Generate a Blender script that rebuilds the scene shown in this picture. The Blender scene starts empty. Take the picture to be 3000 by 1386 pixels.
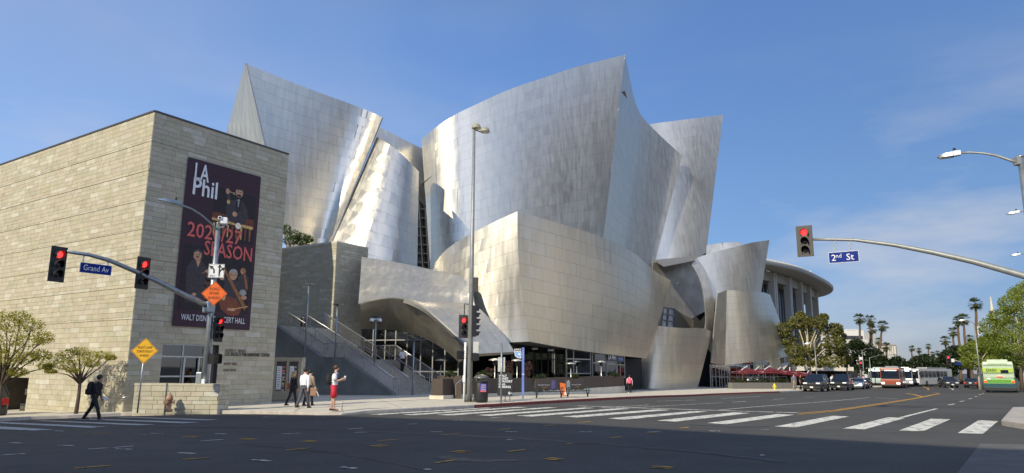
import bpy, bmesh, math, random
import numpy as np
from mathutils import Vector, Matrix, Euler
random.seed(7); RNG = np.random.default_rng(7)
sc = bpy.context.scene; COL = sc.collection
R = math.radians
# ---------------------------------------------------------------- camera, sky, sun, exposure
FPX, CX, CY, CZ = 2050.0, 1500.0, 693.0, 1.48
TH, RO = R(10.76), R(0.41)
cFw = np.array((0, math.cos(TH), math.sin(TH))); _R0 = np.array((1., 0, 0)); _U0 = np.array((0, -math.sin(TH), math.cos(TH)))
cR = math.cos(RO)*_R0+math.sin(RO)*_U0; cU = -math.sin(RO)*_R0+math.cos(RO)*_U0
cam = bpy.data.cameras.new('camera'); cam.sensor_width = 36; cam.lens = FPX/3000*36; cam.clip_end = 20000; cam.clip_start = .1
cob = bpy.data.objects.new('camera', cam); COL.objects.link(cob); sc.camera = cob
cob.matrix_world = Matrix(((cR[0], cU[0], -cFw[0], 0), (cR[1], cU[1], -cFw[1], 0), (cR[2], cU[2], -cFw[2], CZ), (0, 0, 0, 1)))
SUN_AZ, SUN_EL = -140.5, 32.0
sdir = Vector((math.sin(R(SUN_AZ))*math.cos(R(SUN_EL)), math.cos(R(SUN_AZ))*math.cos(R(SUN_EL)), math.sin(R(SUN_EL))))
W = bpy.data.worlds.new('World'); sc.world = W; W.use_nodes = True
nt = W.node_tree; nt.nodes.clear()
def N(t, ty, **k):
    n = t.nodes.new(ty)
    for a, b in k.items(): setattr(n, a, b)
    return n
def LK(t, a, b): t.links.new(a, b)
sky = N(nt, 'ShaderNodeTexSky'); sky.sky_type = 'NISHITA'; sky.sun_disc = False
sky.sun_elevation = R(SUN_EL); sky.sun_rotation = R(-SUN_AZ); sky.air_density = .8; sky.dust_density = .6; sky.ozone_density = 5.5; sky.altitude = 90
bg = N(nt, 'ShaderNodeBackground'); bg.inputs[1].default_value = .14
wo = N(nt, 'ShaderNodeOutputWorld')
tc = N(nt, 'ShaderNodeTexCoord')
# thin broken cumulus low over the horizon, all the way round
mp = N(nt, 'ShaderNodeMapping'); mp.inputs['Scale'].default_value = (2.2, 2.2, 8.0); mp.inputs['Location'].default_value = (14.1067, 8.264, 17.0728)
nz = N(nt, 'ShaderNodeTexNoise'); nz.inputs['Scale'].default_value = 1.6; nz.inputs['Detail'].default_value = 7; nz.inputs['Roughness'].default_value = .55
cr = N(nt, 'ShaderNodeValToRGB'); cr.color_ramp.elements[0].position = .47; cr.color_ramp.elements[1].position = .74
cr.color_ramp.elements[1].color = (.62, .62, .62, 1)
sx = N(nt, 'ShaderNodeSeparateXYZ')
mr = N(nt, 'ShaderNodeMapRange'); mr.inputs[1].default_value = .42; mr.inputs[2].default_value = .16; mr.inputs[3].default_value = 0; mr.inputs[4].default_value = 1
mm = N(nt, 'ShaderNodeMath', operation='MULTIPLY')
# a broad thin veil of high cloud
mp2 = N(nt, 'ShaderNodeMapping'); mp2.inputs['Scale'].default_value = (1, 1, 1.3); mp2.inputs['Location'].default_value = (3.6, .35, .2)
nz2 = N(nt, 'ShaderNodeTexNoise'); nz2.inputs['Scale'].default_value = 1.1; nz2.inputs['Detail'].default_value = 4; nz2.inputs['Roughness'].default_value = .45
cr2 = N(nt, 'ShaderNodeMapRange'); cr2.inputs[1].default_value = .42; cr2.inputs[2].default_value = .68; cr2.inputs[3].default_value = 0; cr2.inputs[4].default_value = .5
vl = N(nt, 'ShaderNodeMixRGB'); vl.inputs[2].default_value = (2.5, 2.75, 3.2, 1)
mx = N(nt, 'ShaderNodeMixRGB'); mx.inputs[2].default_value = (3.3, 3.35, 3.5, 1)
LK(nt, tc.outputs['Generated'], mp.inputs[0]); LK(nt, mp.outputs[0], nz.inputs['Vector']); LK(nt, nz.outputs[0], cr.inputs[0])
LK(nt, tc.outputs['Generated'], sx.inputs[0]); LK(nt, sx.outputs[2], mr.inputs[0])
LK(nt, cr.outputs[0], mm.inputs[0]); LK(nt, mr.outputs[0], mm.inputs[1]); LK(nt, mm.outputs[0], mx.inputs[0])
er = N(nt, 'ShaderNodeValToRGB'); ee = er.color_ramp.elements      # deeper blue overhead, duller towards the horizon, the same all the way round
for i, (p_, c_) in enumerate(((.03, (.56, .50, .54)), (.23, (.80, .79, .77)), (.46, (1.0, 1.02, 1.05)))):
    e_ = ee[i] if i < 2 else ee.new(.5)
    e_.position = p_; e_.color = (*c_, 1)
ml = N(nt, 'ShaderNodeMixRGB', blend_type='MULTIPLY'); ml.inputs[0].default_value = 1
LK(nt, sx.outputs[2], er.inputs[0]); LK(nt, sky.outputs[0], ml.inputs[1]); LK(nt, er.outputs[0], ml.inputs[2]); LK(nt, tc.outputs['Generated'], mp2.inputs[0]); LK(nt, mp2.outputs[0], nz2.inputs['Vector']); LK(nt, nz2.outputs[0], cr2.inputs[0]); LK(nt, cr2.outputs[0], vl.inputs[0]); LK(nt, ml.outputs[0], vl.inputs[1]); LK(nt, vl.outputs[0], mx.inputs[1]); LK(nt, mx.outputs[0], bg.inputs[0]); LK(nt, bg.outputs[0], wo.inputs[0])
sl = bpy.data.lights.new('sun', 'SUN'); sl.energy = 3.5; sl.angle = R(.5); sl.color = (1, .91, .72)
so = bpy.data.objects.new('sun', sl); COL.objects.link(so); so.rotation_euler = (-sdir).to_track_quat('-Z', 'Y').to_euler(); so.location = sdir*200
sc.view_settings.view_transform = 'Standard'; sc.view_settings.look = 'None'; sc.view_settings.exposure = 0.5; sc.view_settings.gamma = 1; sc.view_settings.use_curve_mapping = False
sc.render.engine = 'CYCLES'; sc.cycles.max_bounces = 8; sc.cycles.transparent_max_bounces = 12

# ---------------------------------------------------------------- ground height and survey helpers
HC= [-1.19571, 0.93689, -1.0183, -0.60404, -0.2583, 0.22669, 0.25413]
HR= [(-16.6, 28.7, -0.038, 2), (33.7, 79, -0.105, 2), (47.0, 69, 0.129, 2), (53.9, 102, -0.0, 2), (70.1, 122, 0.108, 2), (0.0, 10, -0.001, 3), (-6.2, 9.5, 0.137, 2), (6.6, 10, -0.062, 2), (-6.7, 28.5, -0.035, 1), (-20.9, 30, -0.106, 2), (-0.7, 36.5, -0.072, 1), (-7.5, 30.5, -0.039, 2), (-9.7, 33.5, -0.014, 2), (-11.5, 45, 0.276, 2), (-5.1, 47, 0.218, 2), (11.5, 69, -0.269, 2), (16.2, 84, 0.028, 2), (23.3, 90, -0.093, 1), (-14.6, 36, 0.044, 1), (-19.7, 36.5, -0.17, 2), (-14.7, 44.6, 0.291, 2), (-2.2, 38, 0.024, 1), (1.7, 46, -0.068, 1), (4.6, 50, -0.128, 1), (30.2, 82, -0.33, 1), (70, 100, 0.024, 1.5), (75, 60, -0.098, 1.5), (30, 30, -0.032, 1), (-45, 30, -0.397, 1), (-31, 41, -0.529, 1), (-50, 60, 0.376, 1), (20, 45, -0.073, 1), (0, 130, -0.089, 1), (60, 70, 0.217, 1), (95, 120, -0.181, 1)]
HC = np.array(HC); HRa = np.array(HR)
def Hn(x, y):
    x = np.asarray(x, float); y = np.asarray(y, float)
    X = np.clip(x, -55, 95)/50; Y = np.clip(y, 0, 130)/50
    z = HC[0]+HC[1]*X+HC[2]*Y+HC[3]*X*X+HC[4]*X*Y+HC[5]*Y*Y+HC[6]*X**3
    k = HRa[:, 3]*np.exp(-((x[..., None]-HRa[:, 0])**2+(y[..., None]-HRa[:, 1])**2)/162.)
    z = z+(k*HRa[:, 2]).sum(-1)/(k.sum(-1)+.6)
    z = z-.008*np.clip(y-130, 0, 1200)
    return z+CZ
def H(x, y): return float(Hn(x, y))
def HS(x, y): return H(x, y)+.14
def ray(px, py): return cFw+cR*((px-CX)/FPX)+cU*((CY-py)/FPX)
def P(px, py, Y):
    d = ray(px, py); t = Y/d[1]; return Vector((d[0]*t, Y, CZ+d[2]*t))
_ts = 3*(400/3)**(np.arange(400)/399)
def G(px, py, dz=0.):
    d = ray(px, py); f = CZ+d[2]*_ts-Hn(d[0]*_ts, d[1]*_ts)-dz
    i = int(np.argmax(f < 0))
    if f[i] >= 0: i = 399
    a, b = _ts[max(i-1, 0)], _ts[i]
    for _ in range(30):
        m = (a+b)/2
        if CZ+d[2]*m-H(d[0]*m, d[1]*m)-dz > 0: a = m
        else: b = m
    return Vector((d[0]*a, d[1]*a, CZ+d[2]*a))
def GS(px, py): return G(px, py, .14)
def ONP(px, py, p0, azd):
    d = ray(px, py); a = R(azd); n = (math.cos(a), -math.sin(a))
    t = (p0[0]*n[0]+p0[1]*n[1])/(d[0]*n[0]+d[1]*n[1]); return Vector((d[0]*t, d[1]*t, CZ+d[2]*t))
def DIR(azd): return Vector((math.sin(R(azd)), math.cos(R(azd)), 0))
def PROJ(p):
    q = np.array((p[0], p[1], p[2]-CZ)); w = q@cFw
    return CX+FPX*(q@cR)/w, CY-FPX*(q@cU)/w

# ---------------------------------------------------------------- materials
MATS = {}
def mat(name, col, rough=.7, metal=0., var=.12, nscale=6., bump=0., bscale=40., rnd=0., spec=.5, emit=None, es=1., coat=0., isl=0., alpha=1.):
    if name in MATS: return MATS[name]
    m = bpy.data.materials.new(name); m.use_nodes = True; t = m.node_tree
    b = t.nodes['Principled BSDF']; b.inputs['Roughness'].default_value = rough; b.inputs['Metallic'].default_value = metal
    b.inputs['Specular IOR Level'].default_value = spec; b.inputs['Coat Weight'].default_value = coat
    tc = N(t, 'ShaderNodeTexCoord')
    nz = N(t, 'ShaderNodeTexNoise'); nz.inputs['Scale'].default_value = nscale; nz.inputs['Detail'].default_value = 5
    LK(t, tc.outputs['Object'], nz.inputs['Vector'])
    mr = N(t, 'ShaderNodeMapRange'); mr.inputs[1].default_value = .3; mr.inputs[2].default_value = .7; mr.inputs[3].default_value = 1-var; mr.inputs[4].default_value = 1+var
    LK(t, nz.outputs[0], mr.inputs[0]); fac = mr.outputs[0]
    for amt, src in ((rnd, 'o'), (isl, 'i')):
        if amt:
            oi = N(t, 'ShaderNodeObjectInfo').outputs['Random'] if src == 'o' else N(t, 'ShaderNodeNewGeometry').outputs['Random Per Island']
            m2 = N(t, 'ShaderNodeMapRange'); m2.inputs[3].default_value = 1-amt; m2.inputs[4].default_value = 1+amt
            LK(t, oi, m2.inputs[0]); mu = N(t, 'ShaderNodeMath', operation='MULTIPLY'); LK(t, fac, mu.inputs[0]); LK(t, m2.outputs[0], mu.inputs[1]); fac = mu.outputs[0]
    vm = N(t, 'ShaderNodeVectorMath', operation='SCALE'); vm.inputs[0].default_value = col[:3]; LK(t, fac, vm.inputs['Scale'])
    LK(t, vm.outputs[0], b.inputs['Base Color'])
    if bump:
        n2 = N(t, 'ShaderNodeTexNoise'); n2.inputs['Scale'].default_value = bscale; n2.inputs['Detail'].default_value = 4
        LK(t, tc.outputs['Object'], n2.inputs['Vector']); bp = N(t, 'ShaderNodeBump'); bp.inputs['Strength'].default_value = bump; bp.inputs['Distance'].default_value = .02
        LK(t, n2.outputs[0], bp.inputs['Height']); LK(t, bp.outputs[0], b.inputs['Normal'])
    if emit:
        b.inputs['Emission Color'].default_value = (*emit, 1); b.inputs['Emission Strength'].default_value = es
    MATS[name] = m; return m
def stone_mat(name, cols, rnd_src, wear=.1):
    m = bpy.data.materials.new(name); m.use_nodes = True; t = m.node_tree; b = t.nodes['Principled BSDF']; b.inputs['Roughness'].default_value = .75
    src = N(t, 'ShaderNodeObjectInfo').outputs['Random'] if rnd_src == 'o' else N(t, 'ShaderNodeNewGeometry').outputs['Random Per Island']
    r = N(t, 'ShaderNodeValToRGB'); e = r.color_ramp.elements
    while len(e) < len(cols): e.new(.5)
    for i, c in enumerate(cols): e[i].position = i/(len(cols)-1); e[i].color = (*c, 1)
    LK(t, src, r.inputs[0])
    ge = N(t, 'ShaderNodeNewGeometry'); nz = N(t, 'ShaderNodeTexNoise'); nz.inputs['Scale'].default_value = 3.; nz.inputs['Detail'].default_value = 6; nz.inputs['Roughness'].default_value = .65
    LK(t, ge.outputs['Position'], nz.inputs['Vector'])
    mr = N(t, 'ShaderNodeMapRange'); mr.inputs[1].default_value = .3; mr.inputs[2].default_value = .7; mr.inputs[3].default_value = 1-wear*1.4; mr.inputs[4].default_value = 1+wear
    LK(t, nz.outputs[0], mr.inputs[0]); vm = N(t, 'ShaderNodeVectorMath', operation='SCALE'); LK(t, r.outputs[0], vm.inputs[0]); LK(t, mr.outputs[0], vm.inputs['Scale']); LK(t, vm.outputs[0], b.inputs['Base Color'])
    bp = N(t, 'ShaderNodeBump'); bp.inputs['Strength'].default_value = .25; bp.inputs['Distance'].default_value = .02
    n3 = N(t, 'ShaderNodeTexNoise'); n3.inputs['Scale'].default_value = 25; LK(t, ge.outputs['Position'], n3.inputs['Vector']); LK(t, n3.outputs[0], bp.inputs['Height']); LK(t, bp.outputs[0], b.inputs['Normal'])
    MATS[name] = m; return m
def glass_mat(name, tint=(.25, .3, .28), rough=.02, refl=.35):
    m = bpy.data.materials.new(name); m.use_nodes = True; t = m.node_tree; t.nodes.remove(t.nodes['Principled BSDF']); o = t.nodes['Material Output']
    tr = N(t, 'ShaderNodeBsdfTransparent'); tr.inputs[0].default_value = (*tint, 1); gl = N(t, 'ShaderNodeBsdfGlossy'); gl.inputs['Roughness'].default_value = rough; gl.inputs[0].default_value = (.9, .95, 1, 1)
    lw = N(t, 'ShaderNodeFresnel'); lw.inputs[0].default_value = 1.5; ad = N(t, 'ShaderNodeMath', operation='MULTIPLY_ADD'); ad.inputs[1].default_value = 1.0; ad.inputs[2].default_value = refl*.3
    nz = N(t, 'ShaderNodeTexNoise'); nz.inputs['Scale'].default_value = 1.3; bp = N(t, 'ShaderNodeBump'); bp.inputs['Strength'].default_value = .04; LK(t, nz.outputs[0], bp.inputs['Height']); LK(t, bp.outputs[0], gl.inputs['Normal'])
    LK(t, lw.outputs[0], ad.inputs[0]); mi = N(t, 'ShaderNodeMixShader'); LK(t, ad.outputs[0], mi.inputs[0]); LK(t, tr.outputs[0], mi.inputs[1]); LK(t, gl.outputs[0], mi.inputs[2]); LK(t, mi.outputs[0], o.inputs[0])
    MATS[name] = m; return m
def M_(n): return MATS[n]

# ---------------------------------------------------------------- object helpers
WM = {}
def tag(o, label=None, cat=None, group=None, kind=None):
    for k, v in (('label', label), ('category', cat), ('group', group), ('kind', kind)):
        if v: o[k] = v
    return o
def thing(name, label, cat, loc=(0, 0, 0), rz=0., group=None):
    o = bpy.data.objects.new(name, None); COL.objects.link(o); o.location = loc; o.rotation_euler = (0, 0, rz); o.empty_display_size = .3
    WM[o] = Matrix.Translation(loc) @ Matrix.Rotation(rz, 4, 'Z'); return tag(o, label, cat, group)
class MB:
    """collects shapes; build() links them as one mesh object"""
    def __init__(s): s.v = []; s.f = []; s.mi = []; s.cm = 0; s.M = Matrix()
    def add(s, vs, fs):
        o = len(s.v)
        if s.M == Matrix(): s.v += [tuple(v) for v in vs]
        else: s.v += [tuple(s.M @ Vector(v)) for v in vs]
        s.f += [tuple(o+i for i in f) for f in fs]; s.mi += [s.cm]*len(fs); return s
    def box(s, c, d, rz=0., M=None):
        x, y, z = d[0]/2, d[1]/2, d[2]/2; T = Matrix.Translation(c) @ (Matrix.Rotation(rz, 4, 'Z') if M is None else M)
        return s.add([T @ Vector(p) for p in ((-x, -y, -z), (x, -y, -z), (x, y, -z), (-x, y, -z), (-x, -y, z), (x, -y, z), (x, y, z), (-x, y, z))],
                     [(3, 2, 1, 0), (4, 5, 6, 7), (0, 1, 5, 4), (1, 2, 6, 5), (2, 3, 7, 6), (3, 0, 4, 7)])
    def hexa(s, b, t):
        return s.add(list(b)+list(t), [(3, 2, 1, 0), (4, 5, 6, 7), (0, 1, 5, 4), (1, 2, 6, 5), (2, 3, 7, 6), (3, 0, 4, 7)])
    def tube(s, pts, r, n=8, cap=True):
        pts = [Vector(p) for p in pts]; rs = r if isinstance(r, (list, tuple)) else [r]*len(pts); vs = []; up = None
        for i, p in enumerate(pts):
            t = (pts[min(i+1, len(pts)-1)]-pts[max(i-1, 0)]).normalized()
            if up is None or abs(up.dot(t)) > .98: up = Vector((0, 0, 1)) if abs(t.z) < .9 else Vector((1, 0, 0))
            a = t.cross(up).normalized(); b = a.cross(t).normalized(); up = b
            for k in range(n):
                q = 2*math.pi*k/n; vs.append(p+(a*math.cos(q)+b*math.sin(q))*rs[i])
        fs = [(i*n+k, i*n+(k+1) % n, (i+1)*n+(k+1) % n, (i+1)*n+k) for i in range(len(pts)-1) for k in range(n)]
        if cap: fs += [tuple(range(n))[::-1], tuple((len(pts)-1)*n+k for k in range(n))]
        return s.add(vs, fs)
    def lathe(s, prof, c=(0, 0, 0), n=16, sy=1.):
        vs = [(c[0]+r*math.cos(2*math.pi*k/n), c[1]+sy*r*math.sin(2*math.pi*k/n), c[2]+z) for r, z in prof for k in range(n)]
        fs = [(i*n+k, i*n+(k+1) % n, (i+1)*n+(k+1) % n, (i+1)*n+k) for i in range(len(prof)-1) for k in range(n)]
        fs += [tuple(range(n))[::-1], tuple((len(prof)-1)*n+k for k in range(n))]
        return s.add(vs, fs)
    def prism(s, poly, vec):
        n = len(poly); vec = Vector(vec); vs = [Vector(p) for p in poly]; vs += [p+vec for p in vs]
        return s.add(vs, [tuple(range(n))[::-1], tuple(range(n, 2*n))]+[(i, (i+1) % n, n+(i+1) % n, n+i) for i in range(n)])
    def grid(s, rows):
        n = len(rows[0]); vs = [p for r in rows for p in r]
        return s.add(vs, [(i*n+k, i*n+k+1, (i+1)*n+k+1, (i+1)*n+k) for i in range(len(rows)-1) for k in range(n-1)])
    def quad(s, a, b, c, d): return s.add([a, b, c, d], [(0, 1, 2, 3)])
    def ball(s, c, r, n=10, m=6, sc=(1, 1, 1)):
        prof = [(math.sin(math.pi*i/m), -math.cos(math.pi*i/m)) for i in range(m+1)]
        vs = [(c[0]+r*sc[0]*a*math.cos(2*math.pi*k/n), c[1]+r*sc[1]*a*math.sin(2*math.pi*k/n), c[2]+r*sc[2]*b) for a, b in prof for k in range(n)]
        return s.add(vs, [(i*n+k, i*n+(k+1) % n, (i+1)*n+(k+1) % n, (i+1)*n+k) for i in range(m) for k in range(n)])
    def mesh(s, name, mats=None, smooth=False, inv=None):
        me = bpy.data.meshes.new(name)
        v = s.v if inv is None else [tuple(inv @ Vector(p)) for p in s.v]
        me.from_pydata(v, [], s.f)
        if mats:
            for m in (mats if isinstance(mats, (list, tuple)) else [mats]): me.materials.append(M_(m) if isinstance(m, str) else m)
        me.polygons.foreach_set('material_index', s.mi)
        if smooth: me.polygons.foreach_set('use_smooth', [True]*len(s.f))
        me.update(); return me
    def build(s, name, mats, parent=None, smooth=False, world=True, bevel=0., angle=None):
        """world=True: the shapes were given in world coordinates"""
        inv = WM[parent].inverted() if (parent is not None and world) else None
        me = s.mesh(name, mats, smooth or angle is not None, inv); o = bpy.data.objects.new(name, me); COL.objects.link(o)
        if parent is not None: o.parent = parent; WM[o] = WM[parent]
        else: WM[o] = Matrix()
        if bevel:
            bm = bmesh.new(); bm.from_mesh(me); bmesh.ops.remove_doubles(bm, verts=bm.verts, dist=1e-5)
            bmesh.ops.bevel(bm, geom=[e for e in bm.edges if len(e.link_faces) == 2 and e.calc_face_angle(0) > .6], offset=bevel, segments=2, affect='EDGES', profile=.6, clamp_overlap=True)
            bm.to_mesh(me); bm.free()
        if angle is not None:
            me.polygons.foreach_set('use_smooth', [True]*len(me.polygons)); me.set_sharp_from_angle(angle=R(angle))
        return o
def struct(o, kind='structure'): o['kind'] = kind; return o
def copy_tree(o, parent=None):
    c = o.copy(); COL.objects.link(c)
    if parent is not None: c.parent = parent
    for ch in list(o.children): copy_tree(ch, c)
    return c
def text_mesh(txt, size, depth=.0, align='CENTER', bold=0., font_space=1., shear=0.):
    cu = bpy.data.curves.new('lettering', 'FONT'); cu.body = txt; cu.size = size; cu.align_x = align; cu.align_y = 'CENTER'; cu.extrude = depth; cu.offset = bold; cu.space_character = font_space; cu.resolution_u = 2; cu.shear = shear
    o = bpy.data.objects.new('tmp_text', cu); COL.objects.link(o); dg = bpy.context.evaluated_depsgraph_get(); me = bpy.data.meshes.new_from_object(o.evaluated_get(dg))
    bpy.data.objects.remove(o); bpy.data.curves.remove(cu); me.name = 'lettering'; return me
def lettering(txt, size, M, m, parent, depth=.002, align='CENTER', bold=0., width=None, name='lettering', shear=0., sp=1.):
    """M: world matrix whose x runs along the line of text and y up the letters"""
    me = text_mesh(txt, size, depth, align, bold, sp, shear)
    if width:
        xs = [v.co.x for v in me.vertices]; k = width/(max(xs)-min(xs))
        for v in me.vertices: v.co.x *= k
    me.transform(WM[parent].inverted() @ M if parent is not None else M)
    me.materials.clear(); me.materials.append(M_(m) if isinstance(m, str) else m)
    o = bpy.data.objects.new(name, me); COL.objects.link(o)
    if parent is not None: o.parent = parent; WM[o] = WM[parent]
    return o
def frame(origin, xdir, up=(0, 0, 1)):
    x = Vector(xdir).normalized(); z = x.cross(Vector(up)).normalized(); y = z.cross(x).normalized()
    return Matrix(((x.x, y.x, z.x, origin[0]), (x.y, y.y, z.y, origin[1]), (x.z, y.z, z.z, origin[2]), (0, 0, 0, 1)))
def px_area(pts):
    q = [PROJ(p) for p in pts]; return abs(sum(q[i][0]*q[(i+1) % len(q)][1]-q[(i+1) % len(q)][0]*q[i][1] for i in range(len(q))))/2
def lerp(a, b, t): return a+(b-a)*t
def crom(pts, u):
    """Catmull-Rom through pts at u in 0..1 (chord-length parameter)"""
    pts = [np.array(p, float) for p in pts]; n = len(pts)
    if n == 2: return pts[0]*(1-u)+pts[1]*u
    L = [0.]
    for a, b in zip(pts, pts[1:]): L.append(L[-1]+np.linalg.norm(b-a))
    t = u*L[-1]; i = 0
    while i < n-2 and t > L[i+1]: i += 1
    f = (t-L[i])/(L[i+1]-L[i]+1e-9)
    d = L[i+1]-L[i]
    def tan(j):
        if j == 0: return (pts[1]-pts[0])/(L[1]-L[0])
        if j == n-1: return (pts[-1]-pts[-2])/(L[-1]-L[-2])
        return (pts[j+1]-pts[j-1])/(L[j+1]-L[j-1])
    a, b = tan(i)*d, tan(i+1)*d
    return (2*f**3-3*f*f+1)*pts[i]+(f**3-2*f*f+f)*a+(-2*f**3+3*f*f)*pts[i+1]+(f**3-f*f)*b

def road_mat(name, paint=None, wear=.45):
    m = bpy.data.materials.new(name); m.use_nodes = True; t = m.node_tree; b = t.nodes['Principled BSDF']; b.inputs['Roughness'].default_value = .85
    ge = N(t, 'ShaderNodeNewGeometry'); out = None
    def nz(sc_, d, lo, hi, a, c):
        n = N(t, 'ShaderNodeTexNoise'); n.inputs['Scale'].default_value = sc_; n.inputs['Detail'].default_value = d; LK(t, ge.outputs['Position'], n.inputs['Vector']); r = N(t, 'ShaderNodeMapRange'); r.inputs[1].default_value = lo; r.inputs[2].default_value = hi; r.inputs[3].default_value = a; r.inputs[4].default_value = c; LK(t, n.outputs[0], r.inputs[0]); return r.outputs[0]
    def mul(x, y): q = N(t, 'ShaderNodeMath', operation='MULTIPLY'); LK(t, x, q.inputs[0]); LK(t, y, q.inputs[1]); return q.outputs[0]
    f = mul(mul(nz(.16, 5, .35, .65, .82, 1.16), nz(1.1, 6, .3, .7, .86, 1.12)), nz(38, 3, .35, .72, .72, 1.4))
    vm = N(t, 'ShaderNodeVectorMath', operation='SCALE'); vm.inputs[0].default_value = (.064, .0615, .055); LK(t, f, vm.inputs['Scale']); out = vm.outputs[0]
    if paint:
        mk = mul(nz(5.5, 7, .5-wear*.25, .5+.02-wear*.1, .15, 1), nz(26, 4, .28, .42, .55, 1)); mx_ = N(t, 'ShaderNodeMixRGB'); mx_.inputs[2].default_value = (*paint, 1); LK(t, mk, mx_.inputs[0]); LK(t, out, mx_.inputs[1]); out = mx_.outputs[0]
    LK(t, out, b.inputs['Base Color'])
    n2 = N(t, 'ShaderNodeTexNoise'); n2.inputs['Scale'].default_value = 55; LK(t, ge.outputs['Position'], n2.inputs['Vector']); bp = N(t, 'ShaderNodeBump'); bp.inputs['Strength'].default_value = .5; bp.inputs['Distance'].default_value = .02; LK(t, n2.outputs[0], bp.inputs['Height']); LK(t, bp.outputs[0], b.inputs['Normal'])
    MATS[name] = m; return m
def leaf_mat(name, col, tr=.45, isl=.45):
    m = bpy.data.materials.new(name); m.use_nodes = True; t = m.node_tree; b = t.nodes['Principled BSDF']; b.inputs['Roughness'].default_value = .5
    rn = N(t, 'ShaderNodeNewGeometry').outputs['Random Per Island']; a = N(t, 'ShaderNodeMapRange'); a.inputs[3].default_value = 1-isl; a.inputs[4].default_value = 1+isl; LK(t, rn, a.inputs[0]); vm = N(t, 'ShaderNodeVectorMath', operation='SCALE'); vm.inputs[0].default_value = col; LK(t, a.outputs[0], vm.inputs['Scale']); LK(t, vm.outputs[0], b.inputs['Base Color'])
    tl = N(t, 'ShaderNodeBsdfTranslucent'); v2 = N(t, 'ShaderNodeVectorMath', operation='MULTIPLY'); v2.inputs[1].default_value = (1.25, 1.35, .6); LK(t, vm.outputs[0], v2.inputs[0]); LK(t, v2.outputs[0], tl.inputs[0]); mi = N(t, 'ShaderNodeMixShader'); mi.inputs[0].default_value = tr; LK(t, b.outputs[0], mi.inputs[1]); LK(t, tl.outputs[0], mi.inputs[2]); LK(t, mi.outputs[0], t.nodes['Material Output'].inputs[0]); MATS[name] = m; return m
road_mat('asphalt'); mat('tar', (.03, .03, .031), .6, var=.3, nscale=2)
road_mat('road_white', (.70, .68, .60))
road_mat('road_yellow', (.62, .33, .05), .5)
road_mat('grey_white', (.5, .5, .48), .7)  # worn paint, greyer than on the avenue stripes
mat('concrete', (.60, .545, .44), .8, var=.1, nscale=1.4, bump=.15, bscale=30)
mat('kerb_concrete', (.42, .38, .33), .8, var=.18, nscale=3, bump=.2)
mat('kerb_red', (.2, .04, .033), .7, var=.3, nscale=4)
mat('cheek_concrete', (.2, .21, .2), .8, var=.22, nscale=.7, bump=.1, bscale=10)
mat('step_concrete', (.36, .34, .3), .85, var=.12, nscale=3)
SAND = [(0.381, 0.339, 0.242), (0.437, 0.395, 0.284), (0.414, 0.377, 0.256), (0.484, 0.446, 0.335), (0.419, 0.358, 0.265), (0.53, 0.502, 0.405), (0.446, 0.409, 0.293), (0.391, 0.367, 0.265), (0.465, 0.409, 0.302), (0.428, 0.395, 0.279)]
stone_mat('stone_single', SAND, 'o'); stone_mat('stone_many', SAND, 'i')
mat('joint_dark', (.37, .335, .25), .9)
mat('coping_metal', (.1, .095, .09), .5, .6)
mat('steel_rail', (.5, .5, .5), .35, 1.)
mat('alu_frame', (.45, .46, .46), .4, .8)
mat('dark_frame', (.1, .105, .11), .45, .5)
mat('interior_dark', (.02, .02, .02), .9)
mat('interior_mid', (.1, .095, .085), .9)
mat('black_gloss', (.012, .012, .013), .3, coat=.3)
mat('black_matte', (.015, .015, .016), .6)
mat('black_plastic', (.012, .012, .012), .5)
mat('white_print', (.75, .76, .78), .6); mat('coral_print', (.65, .13, .11), .6); mat('banner_plum', (.042, .016, .028), .65, var=.1)
mat('letter_stone', (.24, .19, .12), .8); mat('letter_dark', (.07, .06, .045), .7)
glass_mat('glass', (.3, .33, .31)); glass_mat('glass_dark', (.12, .13, .13), refl=.6)
mat('galvanised', (.33, .36, .38), .42, .75, var=.16, nscale=5)
mat('pole_grey', (.28, .29, .28), .5, .4, var=.12, nscale=5)
mat('skin', (.5, .3, .2), .55); 
# ================================================================= ground, roads, kerbs
def ground_mesh():
    xs = np.concatenate([np.array([-6000, -1500, -500, -220, -120]), np.arange(-80, -30, 5), np.arange(-30, 32, 1.), np.arange(32, 102, 3.5), np.array([120, 180, 300, 700, 2000, 6000])])
    ys = np.concatenate([np.array([-600, -150, -60, -25]), np.arange(-10, 70, 1.), np.arange(70, 134, 3.2), np.array([150, 190, 260, 400, 700, 1300, 3000, 9000])])
    X, Y = np.meshgrid(xs, ys); Z = Hn(X, Y); m = MB(); m.grid([[(X[i, j], Y[i, j], Z[i, j]) for j in range(len(xs))] for i in range(len(ys))])
    return struct(m.build('road', 'asphalt', smooth=True))
road = ground_mesh()
def draped(poly, dz, n=6):
    """quad (4 ground points) as a small grid draped over the road"""
    a, b, c, d = [Vector(p) for p in poly]; rows = []
    for i in range(n+1):
        t = i/n; l = a.lerp(d, t); r_ = b.lerp(c, t); rows.append([(q.x, q.y, H(q.x, q.y)+dz) for q in (l.lerp(r_, k/2) for k in range(3))])
    return rows
def marking(name, px, m, dz=.008, n=8):
    mb = MB(); mb.grid(draped([G(*p) for p in px], dz, n)); return mb.build(name, m, road)
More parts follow.
